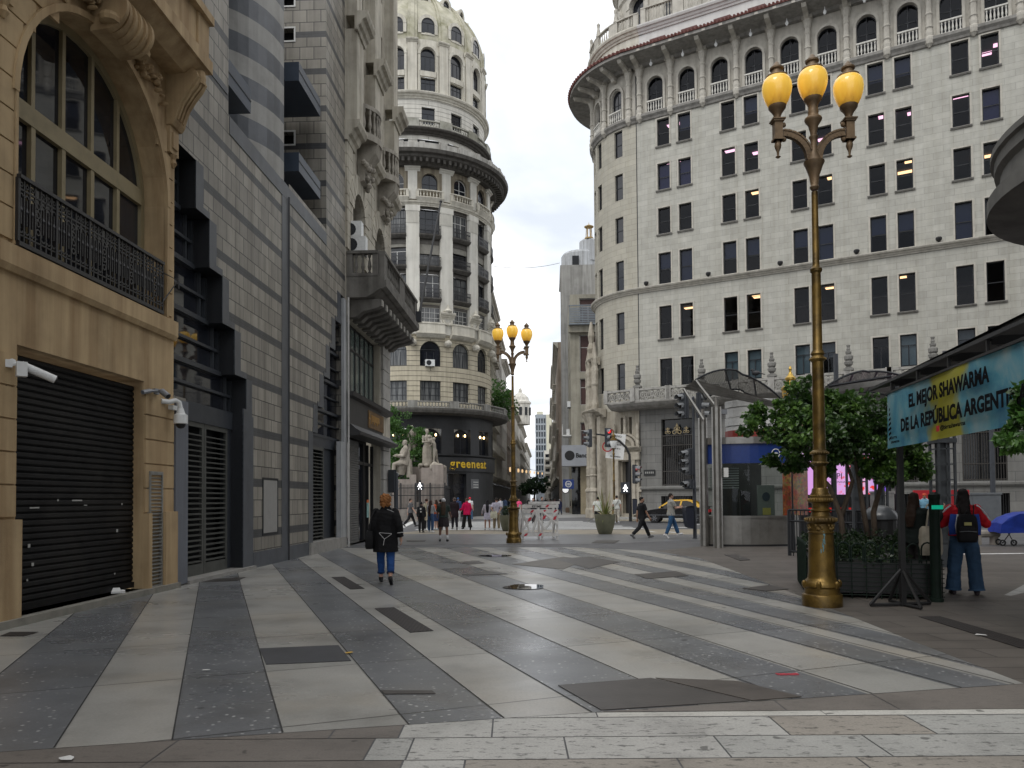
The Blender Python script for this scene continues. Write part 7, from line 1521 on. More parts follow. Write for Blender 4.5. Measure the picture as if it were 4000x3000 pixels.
for a,h in ((.3,1.07),(.78,1.07),(1.22,1.07),(.05,.16),(.62,.16),(.9,1.27)): mb.poly([(a,h,.058),(a+.1,h,.058),(a+.18,h+.1,.058),(a+.08,h+.1,.058)])
for a,h in ((.2,.78),(.78,.85),(1.2,.82)): mb.poly([(a,h-.06,.077),(a+.12,h-.02,.077),(a+.17,h+.12,.077),(a+.05,h+.08,.077)])
mb.build('red_band',rbm,br_); text_obj('ESYME',.12,M['black'],'barrier_text',br_,BRF.M(.38,1.27,.058)-wloc(br_),(PI/2,0,BRF.ang),.001,'LEFT',1.1,.003)
# ================================================================ small things on the left: cameras, carton, leaf
def cctv(loc,rz,label,tilt=20,ln=.32,col='white_plastic'):
    t=thing('security_camera',label,'security camera',loc,rz,'security cameras on the ochre wall'); mb=MB(); mb.box(-.05,.05,-.02,.06,-.05,.05); mb.tube([(0,.05,0),(0,.18,.02)],.025,8); mb.build('bracket',M[col],t); mb=MB(); c,s=math.cos(R_(tilt)),math.sin(R_(tilt)); mb.tube([(0,.16,.0),(0,.16+ln*c,-ln*s)],.055,10); mb.build('housing',M[col],t,smooth='auto'); e=(0,.16+ln*c,-ln*s); mb=MB(); mb.tube([e,(0,e[1]+.012*c,e[2]-.012*s)],.043,10); mb.build('lens',M['black'],t); return t
a,h=L.sh(20,1420); t=cctv(L.M(a,h,.02),R_(-50),'white tubular security camera at the far left edge above the black shutter',22,.42)
mb=MB(); mb.tube([(-.3,.02,.02),(.02,.06,.02)],.05,8); mb.box(-.02,.1,.1,.22,-.16,.03); mb.build('junction_box',M['white_plastic'],t); mb=MB(); mb.tube([(-.1,.0,-.1),(-.08,.0,-.25),(-.02,.0,-.3)],.015,5); mb.build('cable',M['dark_metal'],t)
a,h=L.sh(600,1530); t=cctv(L.M(a,h,.02),R_(-110),'grey floodlight style security camera at the right corner of the ochre wall',35,.18,'grey_metal')
mb=MB(); mb.tube([(0,.08,.0),(.14,.12,-.01),(.22,.12,-.02)],.025,8); mb.tube([(.22,.12,-.02),(.40,.13,-.07)],.04,8); mb.build('side_lamp',M['grey_metal'],t)
a,h=L.sh(640,1575); t=thing('dome_camera','white dome security camera hanging from a curved arm at the corner of the ochre wall','security camera',L.M(a,h,0),0,'security cameras on the ochre wall'); 
q0=L.M(a,h,0); dm=[tuple(L.M(a+da,h+dh,dd)-q0) for da,dh,dd in ((-.15,.02,.02),(0,.02,.1),(.08,.06,.18),(.14,.03,.22),(.16,-.1,.24))]; mb=MB(); mb.tube(dm,.045,9); e=Vector(dm[-1]); mb.lathe(tuple(e),[(.05,.02),(.06,-.02),(.08,-.08),(.12,-.1),(.125,-.26),(.11,-.27)][::-1],14,axis=2); mb.box(-.1,.12,.1,.3,-.1,-.02); mb.build('housing',M['white_plastic'],t,smooth='auto'); mb=MB(); mb.lathe((e.x,e.y,e.z-.27),[(.005,-.085),(.05,-.075),(.08,-.04),(.09,0)],12,axis=2); mb.build('dome',M['black'],t,smooth='auto')
p=gnd(447,2343); t=thing('drink_carton','crumpled white drink carton with a red spot on the doorstep','carton',p+Vector((0,.06,.0)),R_(20)); mb=MB(); mb.box(-.07,.07,-.05,.05,0,.13); mb.poly([(-.07,-.05,.13),(.07,-.05,.13),(.05,0,.19),(-.05,0,.19)]); mb.poly([(-.07,.05,.13),(.07,.05,.13),(.05,0,.19),(-.05,0,.19)]); mb.lathe((.08,.02,0),[(.05,0),(.05,.14),(.04,.15)],10,axis=2); mb.build('box',M['white_paint'],t); mb=MB(LOC); mb.disc(-.03,.06,.035,.035,.052,12); mb.build('red_spot',M['red'],t)
def litter(px,py,mat,label,s=.05,name='litter_scrap'):
    p=gnd(px,py,.012); r=random.Random(px); mb=MB(); k=[(s*r.uniform(.6,1.4)*math.cos(2*PI*i/7),s*.8*r.uniform(.6,1.4)*math.sin(2*PI*i/7),.006*r.random()) for i in range(7)]; mb.poly([(p.x+a,p.y+b_,p.z+c) for a,b_,c in k]); tag(mb.build(name,mat),label,'litter')
leafy=flat('yellow leaf',(.55,.33,.03),.6)
litter(1363,2549,leafy,'yellow fallen leaf beside the slate cover',.06,'fallen_leaf'); litter(807,2617,M['white_paint'],'white scrap on the dark stripe in the foreground',.035); litter(3830,2480,M['white_paint'],'white scrap on the long grating at the right',.06); litter(2893,2177,M['white_paint'],'white scrap on the grating before the kiosk',.05); litter(262,2962,M['white_paint'],'white scrap on the brown slab at the lower left',.05)
p=gnd(3075,2635); mb=MB(); r=random.Random(1)
for i in range(9): x=p.x+(i-4)*.022; mb.box(x-.008,x+.012,p.y-.02-.02*r.random(),p.y+.02+.02*r.random(),.002,.0065)
tag(mb.build('paint_scribble',flat('red marking paint',(.4,.03,.05),.7)),'small red painted scribble on the dark stripe at the right','paint mark')
# ================================================================ right side: street furniture and building corner with a round balcony
p=gnd(3882,2052); t=thing('street_pole','plain dark pole on the far pavement at the right','pole',p); mb=MB(); mb.lathe((0,0,0),[(.2,0),(.2,.3),(.13,.4),(.12,6.2)],10,axis=2); mb.build('shaft',tlp,t)
for px,zt,lb in ((3278,7.3,'dark pole rising behind the near lamp'),(3708,7.0,'dark pole top seen above the stall roof')):
    p=gnd(px,2090); t=thing('street_pole',lb,'pole',p); K=p.y/3000; mb=MB(); mb.lathe((0,0,0),[(.12,0),(.1,.4),(.1,CAMH+(1940-1380)*K if px<3500 else CAMH+(1938-1370)*K)],10,axis=2); mb.build('shaft',tlp,t)
p=gnd(3850,2128); t=thing('stone_bench','short pale stone bench on two blocks at the right','bench',p); mb=MB(); mb.lathe((0,0,0),[(.01,.26)],3,axis=2) if False else None; mb.tube([(-.42,0,.36),(.42,0,.36)],.13,10); mb.build('seat',pm('bench stone',(.32,.29,.25),.8,.25,4,.3),t); mb=MB(); mb.box(-.35,-.2,-.12,.12,0,.28); mb.build('support',bpy.data.materials['bench stone'],t); mb=MB(); mb.box(.2,.35,-.12,.12,0,.28); mb.build('support',bpy.data.materials['bench stone'],t)
p=gnd(3965,2130); t=thing('stroller','baby stroller under a crumpled blue cover at the right edge','stroller',p); mb=MB(); r=random.Random(3)
pr=[(-.68,.40),(-.62,.68),(-.36,.92),(-.05,1.0),(.4,1.03),(.78,.98),(.88,.8),(.82,.44)]; L1=[mb.p((x,-.32+r.uniform(-.03,.03),z+r.uniform(-.03,.03))) for x,z in pr]; L2=[mb.p((x,.32+r.uniform(-.03,.03),z+r.uniform(-.03,.03))) for x,z in pr]; L3=[mb.p((x*.95,0,z+.04+r.uniform(-.03,.03))) for x,z in pr]
for i in range(7): mb.face([L1[i],L1[i+1],L3[i+1],L3[i]]); mb.face([L3[i],L3[i+1],L2[i+1],L2[i]])
mb.face(L1); mb.face(L2); mb.build('rain_cover',pm('blue tarpaulin',(.015,.045,.33),.4,.3,4,.3),t); mb=MB(); mb.tube([(-.5,-.25,.65),(-.2,-.25,.1)],.015,5); mb.tube([(-.2,-.25,.55),(-.55,-.25,.1)],.015,5); mb.tube([(.5,-.25,.65),(.7,-.25,.1)],.02,5); mb.tube([(.5,.25,.65),(.7,.25,.1)],.02,5); mb.box(-.4,.6,-.24,.24,.5,.62); mb.build('frame',M['dark_metal'],t)
for x,y in ((-.55,-.25),(-.2,-.25),(.7,-.28),(.7,.28),(-.38,.25)): mb=MB(lambda a,h,d:Vector((a,d,h))); mb.archband(0,0,.06,.1,-.02,.02,0,2*PI,12); mb.disc(0,0,.03,.03,.0,8); o=mb.build('wheel',M['rubber'],None); o.parent=t; o.location=(x,y,.1)
t=thing('red_notice_board','red notice board with white and yellow panels beyond the lattice column','notice board',tuple(gnd(3640,2085))); mb=MB(LOC); mb.box(-.75,1.6,.3,1.85,-.05,.05); mb.build('board',M['red'],t); mb=MB(LOC); mb.box(-.55,-.05,.5,.9,.05,.06); mb.build('white_panel',M['white_paint'],t); mb=MB(LOC); mb.box(.95,1.45,1.3,1.55,.05,.06); mb.build('yellow_panel',M['yellow'],t); text_obj('MO',.3,M['white_paint'],'board_text',t,(-.6,-.055,1.3),(PI/2,0,0),.002); mb=MB(LOC); mb.box(-.7,-.62,0,.3,-.03,.03); mb.box(1.45,1.53,0,.3,-.03,.03); mb.build('foot',M['dark_metal'],t)
t=thing('ticket_box','plain grey cabinet on the far pavement behind the red jacket','cabinet',tuple(gnd(3840,2060))); mb=MB(); mb.box(-.75,.75,-.3,.3,0,1.65); mb.box(-.8,.8,-.34,.34,1.65,1.75); mb.build('cabinet',pm('cabinet grey',(.14,.15,.16),.5,.2,3,.1),t); mb=MB(); mb.box(-.68,.68,-.32,-.3,.1,1.55); mb.build('door',pm('cabinet door',(.12,.13,.14),.5,.2,3,.1),t)
cr_=thing('corner_building_right','dark stone building at the right with a rounded balcony reaching into view','building',(16,8,0)); dst=pm('dark grey stone',(.14,.135,.125),.8,.3,1.5,.3,streak=.4)
DWF=Fac((14.0,17.5),(-.87,.493)); RWF=Fac((14.0,17.5),(.0,-1)); mb=MB(RWF.M); mb.wall(0,38,0,24,[(1.5+3.4*i,3.3+3.4*i,h,h+2.4) for i in range(10) for h in (4.8,8.8,12.8,16.8,20)],0,.4); mb.poly([(0,0,0),(0,24,0),(0,24,-12),(0,0,-12)]); mb.build('wall',dst,cr_); mb=MB(DWF.M); mb.wall(-60,0,0,30,[(-58+3.4*i,-56.2+3.4*i,h,h+2.4) for i in range(17) for h in (4.8,8.8,12.8,16.8,20.8,24.8)],0,.4); mb.poly([(-60,30,0),(0,30,0),(0,30,-14),(-60,30,-14)]); mb.build('wall',dst,cr_); mb=MB(DWF.M); mb.poly([(-59,4.5,-.35),(-.5,4.5,-.35),(-.5,29,-.35),(-59,29,-.35)]); mb.build('window_glazing',M['glass_dark'],cr_); mb=MB(RWF.M); mb.poly([(.5,4.5,-.35),(37,4.5,-.35),(37,23,-.35),(.5,23,-.35)]); mb.build('window_glazing',M['glass_dark'],cr_)
rc=(16.0,16.5); mb=MB(); mb.lathe((rc[0],rc[1],0),[(2.6,8.3),(4.4,8.35),(4.8,8.45),(4.8,8.8),(4.55,8.85),(4.5,9.4),(4.62,9.5),(4.62,9.75),(4.7,9.8),(4.7,9.95),(4.3,10),(.5,10)],64,axis=2); mb.build('round_balcony',pm('balcony cement',(.13,.126,.115),.85,.3,1.5,.3,stain=(.08,.078,.07)),cr_,smooth='auto').location=-wloc(cr_)
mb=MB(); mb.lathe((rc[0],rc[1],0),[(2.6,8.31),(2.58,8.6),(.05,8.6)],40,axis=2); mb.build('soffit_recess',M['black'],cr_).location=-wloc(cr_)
# overhead wires
mb=MB(); A=atY(1928,1040,75); Bq=atY(2186,1027,90); pts=[tuple(A.lerp(Bq,i/12)-Vector((0,0,.35*4*(i/12)*(1-i/12)))) for i in range(13)]; mb.tube(pts,.022,4); tag(mb.build('overhead_wire',M['black']),'thin cable strung across the street gap high up','cable')
gl_=emit('lamp glow',(1,.66,.34),1.1)
gp_=thing('street_string_lamps','row of small warm lamps hung along the left side of the far street','string lamps',L.M(120,0,1)); mb=MB()
for i in range(9): q=atY(1994+15.5*i if i<7 else 1994+15.5*i,1834+2*i,100+14*i)-wloc(gp_); mb.lathe(tuple(q),[(.12,-.3),(.18,0),(.12,.3)],8,axis=2)
mb.build('lamp',gl_,gp_); mb=MB(); mb.tube([tuple(atY(1985,1822,98)-wloc(gp_)),tuple(atY(2125,1842,215)-wloc(gp_))],.04,4); mb.build('cable',M['black'],gp_)
t=thing('round_shop_sign','small round white hanging sign on the right of the street','sign',atY(2209,1913,80)); mb=MB(LOC); mb.lathe((0,0,0),[(.01,0)],3) if False else mb.disc(0,0,.32,.32,.06,18); mb.archband(0,0,.32,.4,-.05,.06,0,2*PI,18,1); mb.disc(0,0,.32,.32,-.05,18); mb.build('disc',[emit('white sign light',(1,1,1),.8),M['black']],t); mb=MB(LOC); mb.box(-.05,.7,.45,.5,-.02,.02); mb.box(-.02,.02,.38,.47,-.02,.02); mb.build('bracket',M['black'],t)
# street tree at the end, roof plants, corner tree
tb=gnd(2090,1999); tb=Vector((2.9,100,0)); tree('round dark green street tree in the middle of the far street',tb,[([(0,0,0),(0,0,2),(.2,0,3.2)],[.16,.13,.08])],[((0,0,3.6),(1.7,1.6,1.3),1.2),((-1.1,0,2.9),(.9,.9,.8),.6),((1.2,0,3.0),(.9,.9,.8),.6)],leafmat('dark tree leaves',(.012,.03,.012),(.022,.055,.02),(.05,.09,.03)),.24,1500,21)
for i,(px,py,rad) in enumerate(((1940,1545,1.6),(1972,1590,1.5))): q=atY(px,py,89); mb=MB(); leaves(mb,(0,0,0),(rad,rad,rad*1.2),700,.3,random.Random(i),.1); t=thing('roof_plant','wild green shrub on the low roof behind the round tower, '+('upper' if i==0 else 'lower')+' clump','plant',q); mb.build('foliage',leafB,t); mb=MB(); mb.tube([(0,0,-2),(0,0,0)],.06,5); mb.build('stem',bark,t)
cb_=Vector((-10.0,58.5,0))
def rel3(px,py,Y): return tuple(atY(px,py,Y)-cb_)
G3=lambda px,py,Y,rx,rz,k:(rel3(px,py,Y),(rx,rx*.9,rz),k)
tree('bright green tree standing behind the seated statue',cb_+Vector((0,5.5,0)),[([(0,0,0),(0,0,3),(.6,0,4.5)],[.2,.16,.1]),([(0,0,3),(1.6,-.3,4.6)],[.1,.05])],[((p:=Vector(rel3(px,py,64))-Vector((0,5.5,0))),(rx,rx*.8,rz),k) and (tuple(p),(rx,rx*.8,rz),k) for px,py,rx,rz,k in ((1540,1650,1.5,1.2,1.3),(1570,1740,1.8,1.3,1.4),(1530,1790,1.5,1.3,1.1),(1650,1730,1.1,1.2,1.0),(1610,1800,1.5,1.3,1.2),(1640,1860,1.0,1.2,.7),(1530,1880,1.2,1.4,.9))],leafB,.16,1700,31)
# ================================================================ people
_cm={}
def cloth(c,rough=.8,name=None):
    k=('c',)+tuple(c)
    if k not in _cm:
        m,nt,b=nt_new(name or 'cloth'); tc=N(nt,'ShaderNodeTexCoord').outputs['Object']; n1=noise_n(nt,tc,7,4,.6); nt.links.new(ramp(nt,n1,[(.3,tuple(x*.72 for x in c)),(.7,tuple(min(1,x*1.12) for x in c))]),b.inputs['Base Color']); b.inputs['Roughness'].default_value=rough; b.inputs['Specular IOR Level'].default_value=.25
        bump(nt,b,noise_n(nt,mapping(nt,tc,(9,9,3)),1.5,3),.5,.02); _cm[k]=m
    return _cm[k]
SKIN={k:None for k in 'ltd'}
def skinm(k):
    if SKIN.get(k) is None:
        c={'l':(.50,.30,.22),'t':(.38,.21,.14),'d':(.22,.115,.075)}[k]; m,nt,b=nt_new('skin'); tc=N(nt,'ShaderNodeTexCoord').outputs['Object']; n=noise_n(nt,tc,9,3); nt.links.new(ramp(nt,n,[(.3,tuple(x*.88 for x in c)),(.7,c)]),b.inputs['Base Color']); b.inputs['Roughness'].default_value=.55; b.inputs['Subsurface Weight'].default_value=.08; SKIN[k]=m
    return SKIN[k]
FOLD={'shirt','sweater','jacket','coat','trousers','skirt','shorts','cloak'}
def remesh(mb,name,mat,parent,vox,smooth=3):
    o=mb.build(name,mat,None); m=o.modifiers.new('r','REMESH'); m.mode='VOXEL'; m.voxel_size=vox; m.use_smooth_shade=True
    if smooth: s=o.modifiers.new('s','SMOOTH'); s.factor=.5; s.iterations=smooth
    dg=bpy.context.evaluated_depsgraph_get(); me=bpy.data.meshes.new_from_object(o.evaluated_get(dg)); old=o.data; o.modifiers.clear(); o.data=me; bpy.data.meshes.remove(old); me.name=name
    if name in FOLD:
        ns=[v.normal.copy() for v in me.vertices]; k=Vector((parent.location.x*3.1,parent.location.y,0)) if parent else Vector()
        for v,n in zip(me.vertices,ns):
            p=v.co; a=noise.noise(Vector((p.x*13,p.y*13,p.z*5))+k)+.6*noise.noise(Vector((p.x*9+p.z*16,p.y*11,p.z*19))+k); v.co=p+n*(.0105*a)
    me.polygons.foreach_set('use_smooth',[True]*len(me.polygons)); o.parent=parent; return o
def chain(mb,pts,rad,n=12,hem=False):
    mb.tube(pts,rad,n)
    for p,r in ((pts[0],rad[0]),)+(() if hem else ((pts[-1],rad[-1]),)): mb.ball(tuple(p),(r[1],r[0],min(r)) if isinstance(r,tuple) else r,9,7)
    for p,r in zip(pts[1:-1],rad[1:-1]):
        if not isinstance(r,tuple): mb.ball(tuple(p),r*1.0,9,7)
def hand(mb,w,d,side,S,curl=.5,n=5):
    d=d.normalized(); x=Vector((side,0,0)); fwd=Vector((0,1,0)); 
    if abs(d.dot(fwd))>.8: fwd=Vector((0,0,1))
    acr=(fwd-d*fwd.dot(d)).normalized(); inn=d.cross(acr).normalized(); 
    if inn.x*side>0: inn=-inn
    mb.ball(tuple(w+d*.045*S),(.03*S,.036*S,.05*S),8,6); base=w+d*.085*S
    for i,(o,l) in enumerate(((.027,.07),(.009,.08),(-.009,.074),(-.027,.058))):
        b0=base+acr*o*S; b1=b0+(d*(1-curl*.25)+inn*curl*.35).normalized()*l*.5*S; b2=b1+(d*(1-curl)+inn*curl).normalized()*l*.5*S; mb.tube([b0-d*.03*S,b0,b1,b2],[.010*S,.0095*S,.0085*S,.007*S],n)
    t0=w+d*.03*S+acr*.028*S; t1=t0+(d*.7+acr*.55+inn*.25)*.045*S; mb.tube([t0,t1,t1+(d*.9+inn*.3).normalized()*.032*S],[.013*S,.011*S,.008*S],n)
def person(loc,rz,label,h=1.7,legs=((0,0),(0,0)),arms=((0,8,10),(0,8,10)),top=('tee',(.3,.3,.3)),bottom=('trousers',(.05,.05,.06)),hair=('short',(.03,.02,.015)),skin='l',shoes=(.03,.03,.03),vox=.017,look=0,lean=0,face=False,socks=None,build=1.0,cat='person',name='person',statue=None,group=None,spread=.095,feetpitch=None):
    S=h/1.72; B=build; mk=(lambda m:statue) if statue else (lambda m:m)
    t=thing(name,label,cat,loc,rz,group)
    def V(x,y,z): return Vector((x,y,z))
    hz=.90; HIP=[V(-spread,0,hz),V(spread,0,hz)]; K=[];A_=[];sd=[]
    for i in (0,1):
        a,b=R_(legs[i][0]),R_(legs[i][1]); ox=.22*(legs[i][2] if len(legs[i])>2 else 0)*(-1 if i==0 else 1)
        k=HIP[i]+V(ox*.5,math.sin(a),-math.cos(a))*.42; an=k+V(ox*.3,math.sin(a-b),-math.cos(a-b))*.41; K.append(k);A_.append(an)
    pit=[]
    for i in (0,1):
        back=A_[i].y-A_[1-i].y; pit.append(R_(feetpitch[i]) if feetpitch else (R_(-38) if back<-.2 else (R_(14) if back>.25 else 0)))
    low=min(A_[i].z-.075*math.cos(pit[i])-(.14*max(0,-math.sin(pit[i]))) for i in (0,1)); dz=V(0,0,-low)
    if statue and name!='statue_standing' and False: dz=V(0,0,0)
    lt=R_(lean); T=lambda p: (V(p.x,(p.z-hz)*math.sin(lt)+p.y*math.cos(lt),hz+(p.z-hz)*math.cos(lt)-p.y*math.sin(lt)) if p.z>hz else p)
    HIP=[p+dz for p in HIP];K=[p+dz for p in K];A_=[p+dz for p in A_]
    up=lambda x,y,z: (T(V(x,y,z))+dz)
    sh=[up(-.163*B,0,1.385),up(.163*B,0,1.385)]; el=[];wr=[]
    for i in (0,1):
        s=-1 if i==0 else 1; sw,out,eb=[R_(q) for q in arms[i][:3]]; inn=R_(arms[i][3]) if len(arms[i])>3 else 0
        d=V(s*math.sin(out),math.sin(sw),-math.cos(sw)*math.cos(out)).normalized(); e=sh[i]+d*.285; el.append(e)
        f=V(s*math.sin(out)*.5-s*math.sin(inn),math.sin(sw+eb),-math.cos(sw+eb)).normalized(); wr.append(e+f*.25)
    sc=lambda p: tuple(p*S)
    def C(mb,pts,rad,hem=False): chain(mb,[p*S for p in pts],[tuple(x*S for x in r) if isinstance(r,tuple) else r*S for r in rad],12,hem)
    nk=up(0,-.01,1.46); hd=nk+V(0,.025,.14); 
    # body
    mb=MB(); C(mb,[up(0,0,.88),up(0,.0,1.02),up(0,.01,1.1),up(0,.01,1.25),up(0,0,1.37),up(0,-.01,1.43)],[(.10,.155),(.105,.15),(.095,.135),(.11,.155),(.095,.165),(.06,.09)])
    C(mb,[up(0,-.012,1.40),nk,hd-V(0,.015,.05)],[.06,.052,.052])
    lk=R_(look); cl,sl=math.cos(lk),math.sin(lk); H=lambda x,y,z: (hd+V(x*cl-y*sl,x*sl+y*cl,z))*S
    mb.ball(tuple(H(0,-.008,.012)),(.074*S,.088*S,.098*S),12,10); mb.ball(tuple(H(0,.028,-.05)),(.052*S,.058*S,.062*S),10,8); mb.ball(tuple(H(0,.088,-.012)),(.014*S,.02*S,.022*S),7,6); mb.ball(tuple(H(0,.062,.02)),(.05*S,.03*S,.02*S),8,6)
    for s in (-1,1): mb.ball(tuple(H(s*.076,-.012,-.002)),(.012*S,.022*S,.03*S),6,6)
    for i in (0,1): C(mb,[sh[i],el[i],wr[i]],[.052*B,.041,.028]); C(mb,[HIP[i],K[i],A_[i]],[.085*B,.056,.04])
    bd=remesh(mb,'body',mk(skinm(skin)),t,vox*S if vox>.012 else vox)
    mb=MB()
    for i in (0,1): hand(mb,wr[i]*S,(wr[i]-el[i]),-1 if i==0 else 1,S)
    # join the hands on to the body mesh
    hm=mb.build('hands_tmp',mk(skinm(skin)),None,smooth=True); bm=bmesh.new(); bm.from_mesh(bd.data); bm.from_mesh(hm.data); bm.to_mesh(bd.data); bm.free(); bpy.data.objects.remove(hm); bd.data.polygons.foreach_set('use_smooth',[True]*len(bd.data.polygons))
    if face:
        for s in (-1,1): mb=MB(); mb.ball(tuple(H(s*.03,.083,.012)),(.011*S,.008*S,.007*S),7,5); mb.build('eye',mk(M['black']),t,smooth=True)
        mb=MB(); mb.ball(tuple(H(0,.088,-.058)),(.022*S,.008*S,.006*S),8,5); mb.build('mouth',mk(cloth((.28,.09,.08),.5,'lips')),t,smooth=True)
    # shoes
    if shoes is not None or statue:
        for i in (0,1):
            p=pit[i]; an=A_[i]; f=V((-.12 if i==0 else .12),math.cos(p),math.sin(p)).normalized(); dn=V(0,-math.sin(p)*-1*0,-1); u=V(0,-math.sin(p),math.cos(p)); mb=MB(); hl=an-u*.045-f*.045; to=an-u*.05+f*.165
            C(mb,[hl,an-u*.03+f*.03,an-u*.048+f*.10,to],[(.038,.036),(.045,.042),(.032,.045),(.022,.038)]); C(mb,[an+u*.01,an-u*.02],[.046,.048])
            mb.box(0,0,0,0,0,0) if False else None
            for q in (hl,an-u*.048+f*.1,to): mb.ball(tuple((q-u*.012)*S),(.04*S,.045*S,.022*S),8,5)
            remesh(mb,'shoe',mk(cloth(shoes or (.1,.1,.1),.5)),t,.011*S,2)
    if socks:
        for i in (0,1): mb=MB(); q=K[i].lerp(A_[i],.62); C(mb,[q,A_[i]],[.052,.046]); mb.build('sock',cloth(socks),t,smooth=True)
    # lower garment
    kind,c=bottom[:2]
    if kind in ('trousers','wide','shorts','leggings'):
        add={'trousers':.022,'wide':.046,'shorts':.035,'leggings':.008}[kind]; mb=MB(); C(mb,[up(0,0,1.03),HIP[0].lerp(HIP[1],.5)+V(0,0,.03),HIP[0].lerp(HIP[1],.5)-V(0,0,.06)],[(.115*B,.155*B),(.13*B,.175*B),(.10*B,.15*B)])
        cuff=bottom[2] if len(bottom)>2 else .93
        for i in (0,1):
            if kind=='shorts': C(mb,[HIP[i],HIP[i].lerp(K[i],.85)],[.10*B,.10*B])
            else:
                q=K[i].lerp(A_[i],cuff); C(mb,[HIP[i],HIP[i].lerp(K[i],.5),K[i],K[i].lerp(A_[i],.5),q],[.098*B,.083*B+add*.4,.058+add,.05+add*(1.2 if kind!='leggings' else 1),(.042+add*1.15) if kind!='wide' else .052+add*1.25],True)
        remesh(mb,'trousers' if kind!='shorts' else 'shorts',mk(cloth(c)),t,vox*S)
        if kind in('trousers','wide') and cuff<.9 or kind=='wide':
            mb=MB()
            for i in (0,1): q=K[i].lerp(A_[i],cuff-.04); q2=K[i].lerp(A_[i],cuff+.03); r_=(.046+add*1.2) if kind!='wide' else .057+add*1.3; mb.tube([q*S,q2*S],r_*S*1.03,12)
            mb.build('cuffs',mk(cloth(tuple(x*(.35 if kind!='wide' else 1.25) for x in c))),t,smooth='auto')
    if kind=='skirt':
        zb=bottom[2]; mb=MB(); m0=HIP[0].lerp(HIP[1],.5); mid=(K[0]+K[1])/2; C(mb,[up(0,0,1.05),m0,m0.lerp(mid,.5)*1.0,V(mid.x,mid.y*.6,zb)+V(0,0,dz.z)],[(.11,.145),(.145*B,.185*B),(.16*B,.20*B),(.17*B,.21*B)],True); remesh(mb,'skirt',mk(cloth(c)),t,vox*S)
    # upper garment
    kind,c=top[:2]
    if kind:
        ad={'tee':.018,'long':.016,'jacket':.034,'coat':.036,'nude':0}[kind]; zl=top[2] if len(top)>2 else {'tee':.90,'long':.93,'jacket':.90,'coat':.60}[kind]; mb=MB()
        pts=[up(0,-.005,1.435),up(0,0,1.38),up(0,.01,1.25),up(0,.01,1.1),up(0,0,.98)]; rad=[(.062+ad*.6,.10+ad*.4),(.10+ad,.165*B+ad),(.118*B+ad,.163*B+ad),(.115*B+ad,.15*B+ad),(.122*B+ad,.165*B+ad)]
        if zl<.97:
            m0=HIP[0].lerp(HIP[1],.5); y_=(K[0].y+K[1].y)/2*max(0,(.9-zl)/.45)*.6
            if zl<.8: pts.append(V(0,0,.86)+dz); rad.append((.14*B+ad,.18*B+ad))
            pts.append(V(0,y_,zl)+dz); rad.append((.135*B+ad+.06*max(0,.9-zl),.175*B+ad+.07*max(0,.9-zl)))
        C(mb,pts,rad,True)
        for i in (0,1):
            if kind=='tee': C(mb,[sh[i],sh[i].lerp(el[i],.72)],[.056*B+ad*.7,.058*B+ad*1.1],True)
            else: C(mb,[sh[i],sh[i].lerp(el[i],.5),el[i],el[i].lerp(wr[i],.93)],[.053*B+ad*.6,.052*B+ad*.75,.046+ad*.85,.036+ad*.8],True)
        if kind in('jacket','coat'): C(mb,[up(0,-.02,1.44),up(0,-.02,1.475)],[(.075,.085),(.07,.078)])
        remesh(mb,{'tee':'shirt','long':'sweater','jacket':'jacket','coat':'coat'}[kind],mk(cloth(c)),t,vox*S)
    # hair / hats
    st,c=hair[:2]; hm_=mk(cloth(c,.7))
    rn=random.Random(int(h*1000)+int(loc[0]*10))
    def noisy(o,amp,sc_=18):
        for v in o.data.vertices: v.co+=v.co.normalized()*0+Vector([noise.noise(v.co*sc_+Vector((q*7,0,0))) for q in range(3)])*amp*S
    if st in('short','long','bun','pony','fade'):
        mb=MB(); mb.ball(tuple(H(0,-.022,.03)),(.083*S,.094*S,.092*S),14,11)
        if st=='fade': mb=MB(); mb.ball(tuple(H(0,-.012,.045)),(.078*S,.09*S,.075*S),14,10)
        if st=='long':
            ln=hair[2] if len(hair)>2 else .35
            C(mb,[(H(0,-.06,.0))/S,(H(0,-.085,-.12))/S,up(0,-.14,1.30),up(0,-.15,1.42-ln)],[(.05,.08),(.05,.09),(.035,.10),(.022,.07)]); 
            for s in (-1,1): C(mb,[H(s*.07,-.02,.0)/S,H(s*.085,-.035,-.14)/S],[(.04,.02),(.035,.02)])
        if st=='pony': C(mb,[H(0,-.1,.04)/S,H(0,-.14,-.02)/S,H(0,-.13,-.16)/S],[.03,.04,.02])
        if st=='bun': mb.ball(tuple(H(0,-.1,.08)),(.045*S,.045*S,.045*S),9,7)
        o=remesh(mb,'hair',hm_,t,.014*S,2); noisy(o,.010)
    if st=='curly':
        mb=MB(); mb.ball(tuple(H(0,-.03,.025)),(.112*S,.115*S,.125*S),24,20); mb.ball(tuple(H(0,-.05,-.06)),(.10*S,.08*S,.07*S),16,12); o=remesh(mb,'hair',hm_,t,.010,0)
        for v in o.data.vertices: d=(v.co-H(0,-.03,.01)).normalized(); v.co+=d*(.030*noise.noise(v.co*24)+.024*noise.noise(v.co*55+Vector((3,1,2))))
